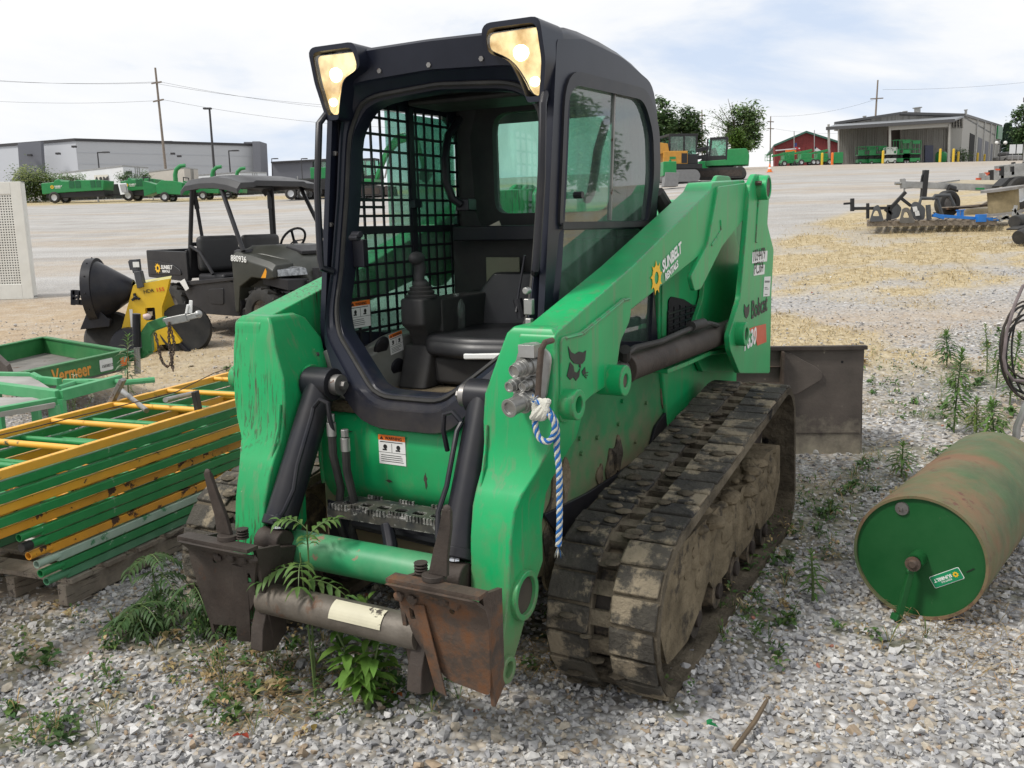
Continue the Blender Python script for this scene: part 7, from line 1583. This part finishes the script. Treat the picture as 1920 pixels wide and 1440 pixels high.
def cone(px, d, lab):
    t = thing('traffic_cone', lab, 'traffic cone', GD(px, d), 0, 'traffic cones'); t.scale = (.6,) * 3; MB().lathe([(.26, .04), (.05, .95), (0, .95)], None, 16).bx(-.32, .32, -.32, .32, 0, .05).build('cone', m_orange, t); MB().lathe([(.205, .35), (.165, .55), (.16, .55), (.20, .35)], None, 16).build('band', m_white, t)
cone(1443, 62, 'orange traffic cone at the roadside below the barn')
def bollard(px, d, h, lab, m=None): t = thing('bollard', lab, 'bollard', GD(px, d), 0, 'yellow bollards'); MB().cyl((0, 0, 0), (0, 0, h), .13, 12).sph((0, 0, h), .13, (1, 1, .6)).build('post', m or m_byel, t)
m_byel = M('bollard_yellow', (.62, .42, .03), .5, var=.1)
# ---- right: the metal building
MBd = thing('metal_building', 'grey ribbed metal building with a deep front canopy and side garage doors', 'building', (0, 0, 0)); DB = 108.
m_rib = M('grey_ribbed_siding', (.30, .29, .265), .6, var=.08, scr=((.17, .16, .145), .5, (5.5, 5.5, .02), 30)); m_ribl = M('pale_siding', (.33, .325, .30), .65, var=.06); m_roofg = M('grey_metal_roof', (.20, .21, .22), .45, .3, var=.1); m_trim = M('dark_trim', (.07, .07, .072), .5)
def ribs(b, x0, x1, yt0, yt1, yb, d, n):
    for i in range(n): t_ = i / (n - 1); x = x0 + (x1 - x0) * t_; b.bar(W(x, yt0 + (yt1 - yt0) * t_, d), W(x, yb, d), .08, .10)
b = MB(); pp(b, [(1573, 238), (1663, 236), (1663, 312), (1573, 314)], DB, .4); ribs(b, 1574, 1662, 240, 238, 312, DB - .02, 26); b.build('front_wall', m_rib, MBd)
one('recess_wall', [(1663, 238), (1692, 237), (1692, 309), (1663, 310)], DB + 3.2, .3, M('recess_siding', (.17, .14, .135), .7), MBd)
b = MB(); pp(b, [(1690, 237), (1780, 235), (1780, 308), (1690, 309)], DB + 1.9, .4); ribs(b, 1691, 1774, 240, 238, 307, DB + 1.88, 24); b.build('front_wall', m_rib, MBd)
one('door', rect(1734.5, 272.5, 1750, 306), DB + 1.7, .2, M('blue_grey_door', (.075, .085, .14), .5), MBd)
b = MB(); pp(b, [(1566, 231), (1686, 213), (1806, 216), (1806, 240), (1566, 245)], DB + 1.5, .4); ribs(b, 1568, 1804, 233, 218, 240, DB + 1.48, 46); b.build('gable_wall', m_rib, MBd)
b = MB(); f_ = lambda x, y, d: W(x, y, d)
b.prism([f_(1549, 240, DB - 6), f_(1789, 224, DB - 6), f_(1808, 217, DB + 1.4), f_(1567, 232.5, DB + 1.4)], (0, 0, -.18)); b.build('canopy_roof', m_roofg, MBd); MB().bar(f_(1549, 241, DB - 6.1), f_(1790, 226, DB - 6.1), .15, .34).build('canopy_fascia', m_trim, MBd)
for x0, x1, y0, y1 in ((1565, 1687, 231, 212.5), (1687, 1808, 212.5, 215.5)): MB().bar(f_(x0, y0, DB + 1.2), f_(x1, y1, DB + 1.2), .4, .28).build('roof_edge', m_trim, MBd)
for x, yb, xx in ((1555, 313, 1553.5), (1669, 309, 1668), (1779, 306, 1780)): MB().bar(f_(xx, 233, DB - 5.8), Vector((f_(x, yb, DB - 5.8).x, DB - 5.8, Tz(f_(x, yb, DB - 5.8).x, DB - 5.8))), .2, .2).build('post', m_ribl, MBd)
MB().bar(f_(1668, 240, DB - 5.7), f_(1781, 233, DB - 5.7), .2, .5).build('beam', m_ribl, MBd)
s0, s1 = W(1806, 217, DB + 1.5), W(1877, 238, DB + 36); zb_ = 7.0
b = MB(); b.prism([Vector((W(1780, 236, DB + 1.5).x, DB + 1.5, zb_)), Vector((s0.x, s0.y, zb_)), s0, W(1780, 216, DB + 1.5)], (0, .4, 0)); b.build('front_wall', m_ribl, MBd)
b = MB(); b.prism([Vector((s0.x, s0.y, zb_)), Vector((s1.x, s1.y, zb_)), s1, s0], (-.4, .1, 0)); b.build('side_wall', m_ribl, MBd)
sd_ = (s1 - s0); nrm2 = Vector((sd_.y, -sd_.x, 0)).normalized()
for t0, t1 in ((.16, .27), (.36, .46), (.55, .64), (.70, .77)):
    p, q = s0 + sd_ * t0, s0 + sd_ * t1; b = MB(); b.prism([Vector((p.x, p.y, zb_)) + nrm2 * .05, Vector((q.x, q.y, zb_)) + nrm2 * .05, Vector((q.x, q.y, zb_ + 3.7)) + nrm2 * .05, Vector((p.x, p.y, zb_ + 3.7)) + nrm2 * .05], nrm2 * -.1); b.build('garage_door', m_dark if t0 < .3 else m_walld, MBd)
for t0 in (.29, .48, .66, .80): p = s0 + sd_ * t0 + nrm2 * .15; MB().bar((p.x, p.y, zb_), (p.x, p.y, s0.z + sd_.z * t0), .12, .12).build('downpipe', m_zinc, MBd)
pk_ = W(1686, 213, DB + 1.5); hz_ = Vector((sd_.x, sd_.y, 0)); b = MB(); b.prism([pk_, s0, s0 + hz_, pk_ + hz_], (0, 0, -.2)); b.prism([pk_, W(1566, 231, DB + 1.5), W(1566, 231, DB + 1.5) + hz_, pk_ + hz_], (0, 0, -.2)); b.build('roof', m_roofg, MBd)
p, q = s0 + sd_ * .84, s0 + sd_ * 1.0; b = MB(); b.prism([Vector((p.x, p.y, p.z - 1.9)) + nrm2 * .1, Vector((q.x, q.y, q.z - 1.9)) + nrm2 * .1, q + nrm2 * .1, p + nrm2 * .1], nrm2 * .15); b.build('green_sign', m_fgreen, MBd)
MB().bar(s0 + Vector((0, 0, .1)), s1 + Vector((0, 0, .1)), .35, .3).build('gutter', m_trim, MBd)
for px, y0, y1, w in ((1720, 202, 222, .35), (1621, 218, 224, .15), (1697, 209, 214, .2), (1811, 206, 216, .14)): MB().cyl(f_(px, y1, DB + 2), f_(px, y0, DB + 2), w, 10).cyl(f_(px, y0 + 1, DB + 2), f_(px, y0 - .6, DB + 2), w * 1.5, 10).build('vent_pipe', m_zinc, MBd)
def scissor(px, d, lab, h=1.9, m=None, w=1.9):
    t = thing('scissor_lift', lab, 'scissor lift', GD(px, d), 0, 'scissor lifts under the canopy'); m = m or m_fgreen
    MB().bx(-w / 2, w / 2, -.4, .4, .15, .55).build('base', m, t, .03); b = MB()
    for k in range(4): b.bar((-w / 2, -.25, .55 + k * .1), (w / 2, -.25, .62 + k * .1), .05, .06).bar((w / 2, -.25, .55 + k * .1), (-w / 2, -.25, .62 + k * .1), .05, .06)
    b.build('scissor_arms', m_fblack, t); b = MB(); b.bx(-w / 2, w / 2, -.42, .42, .95, 1.05)
    for x in np.linspace(-w / 2, w / 2, 4): b.bar((x, -.4, 1.05), (x, -.4, h), .05, .05).bar((x, .4, 1.05), (x, .4, h), .05, .05)
    for z in (1.5, h):
        for y in (-.4, .4): b.bar((-w / 2, y, z), (w / 2, y, z), .05, .05)
    b.bx(-w / 2, -w / 2 + .7, -.41, -.39, 1.05, 1.55).bx(.05, w / 2 - .1, -.41, -.39, h - .35, h); b.build('platform', m, t)
    for x in (-w * .36, w * .36):
        for s_ in (-1, 1): wheel_s(t, (x, s_ * .38, .17), .17, .12)
scissor(1622, 104, 'green scissor lift nearest the left canopy wall'); scissor(1643, 103.5, 'green scissor lift behind the yellow bollard at the left'); scissor(1668, 102, 'pale scissor lift beside the canopy post', 1.7, M('pale_lift_paint', (.42, .46, .42), .5), 1.1); scissor(1687, 103, 'green scissor lift with raised rails, left of two', 2.5); scissor(1706, 103, 'green scissor lift with raised rails, right of two', 2.4)
gb2 = thing('waste_bin', 'green rounded bin between the blue door and canopy post', 'bin', GD(1764, 105)); MB().lathe([(.45, 0), (.6, .2), (.62, 1.0), (.4, 1.2), (0, 1.2)], None, 16).build('body', m_fgreen, gb2)
ub = thing('green_cabinet', 'dark green cabinet at the foot of the left canopy wall', 'cabinet', GD(1570, 101)); MB().bx(-.4, .5, -.3, .3, .15, 1.3).build('body', m_fgreen, ub, .03); MB().bx(-.3, .4, -.25, .25, 0, .15).build('base', m_fblack, ub)
for px, d, h, lab in ((1541, 100, 1.2, 'yellow bollard left of the canopy edge post'), (1655, 100, 1.3, 'yellow bollard between the scissor lifts'), (1762, 100, 1.35, 'yellow bollard right of the blue door'), (1787, 101, 1.35, 'thick yellow bollard at the building corner'), (1796, 104, 1.1, 'yellow bollard just right of the corner one'), (1832, 115, 1.2, 'yellow bollard before the middle garage door'), (1845, 122, 1.2, 'yellow bollard before the last garage door')): bollard(px, d, h, lab)
bollard(1560, 100, 1.2, 'orange bollard beside the left canopy post', m_orange)
tree('bush', 'dark clipped bush by the building corner', 'bush', GD(1805, 108), 1.4, [(0, 0, .7, .9, .7, .7)], 900, .2, TD, .05)
gl = thing('globe_lamp', 'lamp standard with two white globes near the conifers', 'lamp', GD(1874, 118)); MB().cyl((0, 0, 0), (0, 0, 2.4), .06, 8).bar((-.55, 0, 2.3), (.55, 0, 2.3), .06, .06).build('pole', m_lampp, gl)
for s_ in (-1, 1): MB().sph((s_ * .55, 0, 2.5), .23).build('globe', m_white, gl)
for px, w, lab in ((1898, 12, 'white sign board left of two at the yard gate'), (1909, 10, 'white sign board at the far right yard gate')): s_ = thing('sign_board', lab, 'sign', GD(px, 95)); MB().bx(-.35, .35, -.03, .03, .7, 1.6).build('board', m_trailw, s_); MB().cyl((0, .05, 0), (0, .05, 1.4), .04, 6).build('post', m_zinc, s_)
cr_ = thing('parked_car', 'grey parked car beyond the lamp with two globes', 'car', GD(1888, 120)); MB().bx(-.9, .9, -2, 2, .3, .9).build('body', m_grey, cr_, .15); MB().bx(-.75, .75, -1.0, 1.2, .9, 1.4).build('cabin', m_trim, cr_, .2)
for x in (-.8, .8): wheel_s(cr_, (x, -1.3, .32), .32)
rp__ = thing('flood_light_pole', 'grey pole with a box lamp at the right edge of the picture', 'lamp post', GD(1921, 60)); h_ = W(1921, 176, 60).z - rp__.location.z; MB().tube([(0, 0, 0), (0, 0, h_)], [.14, .12], 10).build('pole', m_zinc, rp__); MB().box((-.05, 0, h_ - .35), (.5, .4, .3)).build('lamp_head', m_trim, rp__)

# ---- right, middle distance: attachments on a pallet, trailers, rope spool
PD = 17.2
def pw(x, y, d=PD): return W(x, y, d)
PLt = thing('pallet', 'long weathered pallet under the grey attachments on the dry grass', 'pallet', (0, 0, 0)); b = MB(); b.bar(pw(1626, 420), pw(1868, 417), .04, .09); b.bar(pw(1626, 416, PD + 1.2), pw(1868, 413, PD + 1.2), .04, .09); b.bar(pw(1626, 418, PD + .6), pw(1868, 415, PD + .6), .04, .09); b.build('stringer', m_wood, PLt)
for i in range(15): t_ = i / 14; x = 1632 + 230 * t_; MB().bar(pw(x, 415 - 3 * t_, PD - .03), pw(x - 3 + 14, 411 - 3 * t_, PD + 1.25), .11, .02).build('deck_board', m_wood, PLt)
m_ap = M('attachment_grey', (.06, .063, .065), .45, var=.2, wear=((.20, .19, .18), .66, 10)); m_ap2 = M('attachment_brown_grey', (.10, .092, .08), .6, var=.25)
def aplate(pts, hole, d, m, lab):
    t = thing('attachment_plate', lab, 'steel plate', (0, 0, 0), 0, 'grey steel attachments on the long pallet'); c = pw(pts[0][0], pts[0][1], d); A_ = frame(c, (1, 0, 0), (0, .15, 1)); iA = A_.inverted(); f2 = lambda q: (lambda v: (v.x, v.y))(iA @ pw(q[0], q[1], d))
    MB().flat([rnd([f2(p) for p in pts], .05)] + ([rnd([f2(p) for p in hole], .03)] if hole else []), A_, .03).build('plate', m, t, .004)
aplate([(1630, 416), (1641, 386), (1648, 383), (1651, 388), (1657, 415)], [(1636, 405), (1641, 395), (1647, 394), (1650, 405)], PD - .1, m_ap, 'upright grey A shaped plate at the left end of the pallet'); aplate([(1686, 419), (1694, 390), (1702, 388), (1707, 392), (1716, 418)], [(1693, 408), (1697, 397), (1703, 397), (1706, 408)], PD - .15, m_ap2, 'brown grey A shaped plate at the middle front of the pallet'); aplate([(1670, 412), (1668, 395), (1682, 378), (1692, 390), (1685, 408)], None, PD + .3, m_ap, 'tilted grey plate leaning between the two A shaped plates'); aplate([(1706, 398), (1712, 378), (1722, 378), (1735, 390), (1732, 412), (1716, 414)], None, PD + .2, m_ap, 'large grey rounded plate with white labels on the pallet')
for x, y in ((1716, 392), (1720, 400)): one('label', [(x - 5, y - 4), (x + 3, y - 5), (x + 5, y + 4), (x - 3, y + 5)], PD + .15, .01, m_white).parent = None
for o in [o for o in COL.objects if o.name.startswith('label') and o.parent is None]: o.parent = [q for q in COL.objects if q.get('label', '').startswith('large grey rounded')][0]
HT = thing('hitch_frame', 'black receiver hitch bars standing at the left end of the pallet', 'hitch', (0, 0, 0)); b = MB(); b.bar(pw(1582, 382), pw(1597, 381), .05, .04).bar(pw(1598, 372), pw(1598, 396), .07, .06).bar(pw(1600, 391), pw(1668, 390), .06, .055).bar(pw(1627, 381), pw(1627, 410), .05, .05).bar(pw(1660, 392), pw(1672, 402), .06, .06).bar(pw(1668, 392, PD + .2), pw(1698, 360, PD + .2), .06, .06).bar(pw(1690, 372, PD + .2), pw(1708, 386, PD + .2), .05, .05).bar(pw(1666, 415), pw(1668, 384), .06, .08); b.build('bar', m_fblack, HT, .006)
FRm = thing('tubular_stand', 'grey tubular trapezoid frame standing on the pallet', 'frame', (0, 0, 0)); b = MB()
for q in (((1722, 388), (1727, 372), (1757, 372), (1767, 405)), ((1748, 374), (1753, 367), (1780, 366), (1789, 386))): MB().tube([pw(x, y, PD + .5) for x, y in q], .035, 8).build('tube', m_ap, FRm)
b.bar(pw(1740, 384), pw(1742, 412), .08, .06); b.bar(pw(1752, 398), pw(1760, 408), .10, .02); b.build('strut', m_ap, FRm)
BB = thing('blue_beam', 'bright blue steel beam lying along the pallet', 'beam', (0, 0, 0)); m_blue = M('bright_blue_paint', (.012, .15, .50), .45, var=.12, wear=((.3, .3, .3), .7, 12)); b = MB(); b.bar(pw(1748, 404), pw(1872, 412), .06, .055).bar(pw(1752, 403, PD - .05), pw(1770, 408, PD - .05), .05, .07).box(pw(1839, 409, PD - .05), (.16, .12, .14))
for x in (1797, 1804): b.bar(pw(x, 394), pw(x, 407), .04, .05)
b.bar(pw(1793, 394.5), pw(1809, 393.5), .06, .015); b.build('beam', m_blue, BB, .005)
ST = thing('small_trailer', 'small low trailer with a red edged deck and black tyre behind the pallet', 'trailer', (0, 0, 0)); b = MB(); b.bar(pw(1772, 391, 19), pw(1846, 385, 19), .5, .05); b.build('deck', m_rust, ST); MB().bar(pw(1772, 389, 18.7), pw(1830, 386, 18.7), .3, .02).build('deck_board', m_wood, ST); tyre('wheel', pw(1776, 382, 19.1), (.3, -1, 0), .27, .2, m_rubber, ST); MB().bar(pw(1838, 386, 19), pw(1862, 374, 19), .05, .04).build('tongue', m_wood, ST)
FT = thing('flatbed_trailer', 'grey flatbed trailer with a wooden deck and a dark jack post behind the pallet', 'trailer', (0, 0, 0)); FD = 20.5; MB().bar(pw(1696, 346, FD), pw(1872, 353, FD), .08, .14).build('side_rail', m_zinc, FT, .006); MB().bar(pw(1696, 346, FD + 1.6), pw(1872, 350, FD + 1.6), .08, .12).build('side_rail', m_zinc, FT, .006)
MB().prism([pw(1775, 343, FD), pw(1890, 346, FD), pw(1890, 338, FD + 2), pw(1790, 337, FD + 2)], (0, 0, -.05)).build('deck', M('pale_deck_boards', (.36, .31, .22), .85, var=.2), FT); b = MB(); b.bar(pw(1689, 345, FD), pw(1697, 344, FD), .1, .2).bar(pw(1692, 335, FD), pw(1692, 352, FD), .08, .08).cyl(pw(1678, 344, FD), pw(1690, 344, FD), .035).bar(pw(1696, 352, FD), pw(1712, 350, FD), .06, .06).bar(pw(1696, 352, FD), pw(1695, 364, FD), .03, .03); b.build('coupler', m_zinc, FT); MB().bar(pw(1731, 370, FD), pw(1736, 319, FD), .12, .1).tube([pw(1727, 342, FD), pw(1729, 330, FD), pw(1733, 322, FD)], .02, 6).build('jack_post', m_fblack, FT); MB().cyl(pw(1778, 352, FD - .1), pw(1790, 356, FD - .1), .08, 10).bar(pw(1778, 356, FD - .1), pw(1796, 358, FD - .1), .05, .05).build('winch', m_fblack, FT); one('label', rect(1830, 352, 1846, 355.5), FD - .06, .01, m_fgreen, FT)
tyre('wheel', pw(1908, 362, FD - .3), (.25, -1, 0), .36, .26, m_rubber, FT, m_trailw); MB().prism([pw(1876, 349, FD - .4), pw(1893, 333, FD - .4), pw(1930, 331, FD - .4), pw(1930, 345, FD - .4), pw(1885, 350, FD - .4)], (0, .4, 0)).build('fender', m_fblack, FT, .01); MB().bar(pw(1760, 343, FD), pw(1798, 338, FD + .6), .05, .03).build('ramp_bar', m_zinc, FT)
SPl = thing('rope_spool', 'wooden spool wound with thick tan rope at the right', 'spool', (0, 0, 0)); sd = 18.3; c0_, c1_ = pw(1882, 397, sd), pw(1880, 357, sd); b = MB(); rr = (pw(1908, 380, sd) - pw(1856, 380, sd)).length / 2; b.lathe([(rr * (1 + .02 * (i % 2)), (c1_ - c0_).length * i / 24) for i in range(25)], along(c0_, c1_), 30); b.build('rope', M('tan_rope', (.26, .21, .12), .9, var=.25, bump=.5, bsc=30), SPl)
MB().cyl(c1_, c1_ + (c1_ - c0_).normalized() * .05, rr * 1.42, 30).cyl(c0_ - (c1_ - c0_).normalized() * .05, c0_, rr * 1.3, 30).build('flange', M('grey_spool_wood', (.22, .21, .20), .8, var=.2), SPl)
for i in range(3): z_ = Tz(c0_.x, sd); 
SCR = thing('scrap_tubes', 'short grey tubes and bars piled at the right end of the pallet', 'scrap', (0, 0, 0)); b = MB()
for (x0, y0, x1, y1) in ((1870, 408, 1905, 412), (1900, 392, 1912, 410), (1905, 400, 1925, 405), (1874, 414, 1890, 404), (1905, 385, 1900, 405), (1880, 406, 1925, 416)): b.bar(pw(x0, y0, PD - .2), pw(x1, y1, PD - .2), .05, .05)
b.build('tube', m_zinc, SCR)
BT = thing('black_drum', 'black plastic drum lying at the right edge on the dry grass', 'drum', (0, 0, 0)); MB().cyl(pw(1902, 416, 15.5), pw(1935, 412, 16), .11, 16).build('body', m_rubber, BT, .02); MB().cyl(pw(1910, 446, 15), pw(1940, 432, 15.2), .12, 16).bar(pw(1898, 430, 15.2), pw(1930, 420, 15.6), .2, .03).build('base', m_rubber, BT, .01)
# row of trailer tongues beyond the flatbed
for i, (x, y, d, lab) in enumerate(((1838, 327, 30, 'grey trailer tongue with a red jack, nearest the flatbed'), (1858, 320, 34, 'grey trailer tongue with a black jack post behind the first'), (1880, 312, 40, 'grey trailer tongue farthest in the row'))):
    t = thing('trailer_tongue', lab, 'trailer', (0, 0, 0), 0, 'row of grey trailers at the right'); k = d / 17.
    MB().bar(pw(x, y + 8, d), pw(1945, y + 9 - 2 * i, d), .10, .2).bar(pw(x, y + 5, d), pw(x + 6, y + 5, d), .2, .25).build('tongue', m_zinc, t); MB().bar(pw(x + 20, y - 8, d), pw(x + 20, y + 12, d), .12, .12).build('jack_post', m_fblack, t); MB().bar(pw(x + 40, y - 8, d), pw(x + 40, y + 8, d), .1, .1).build('jack_post', m_fblack, t); MB().bar(pw(x - 8, y + 9, d), pw(x + 3, y + 9, d), .06, .08).bar(pw(x + 8, y - 2, d), pw(x + 18, y - 2, d), .06, .06).build('jack_handle', m_red, t); MB().tube([pw(x + 4, y, d), pw(x + 2, y + 8, d), pw(x + 8, y + 12, d), pw(x + 18, y + 10, d)], .02, 5).build('cable', m_fblack, t)
MB_ = thing('steel_box', 'grey steel box on the trailers at the right edge', 'box', (0, 0, 0)); one('body', [(1902, 307), (1930, 305), (1930, 335), (1902, 334)], 36, 1.5, m_zinc, MB_, .02)
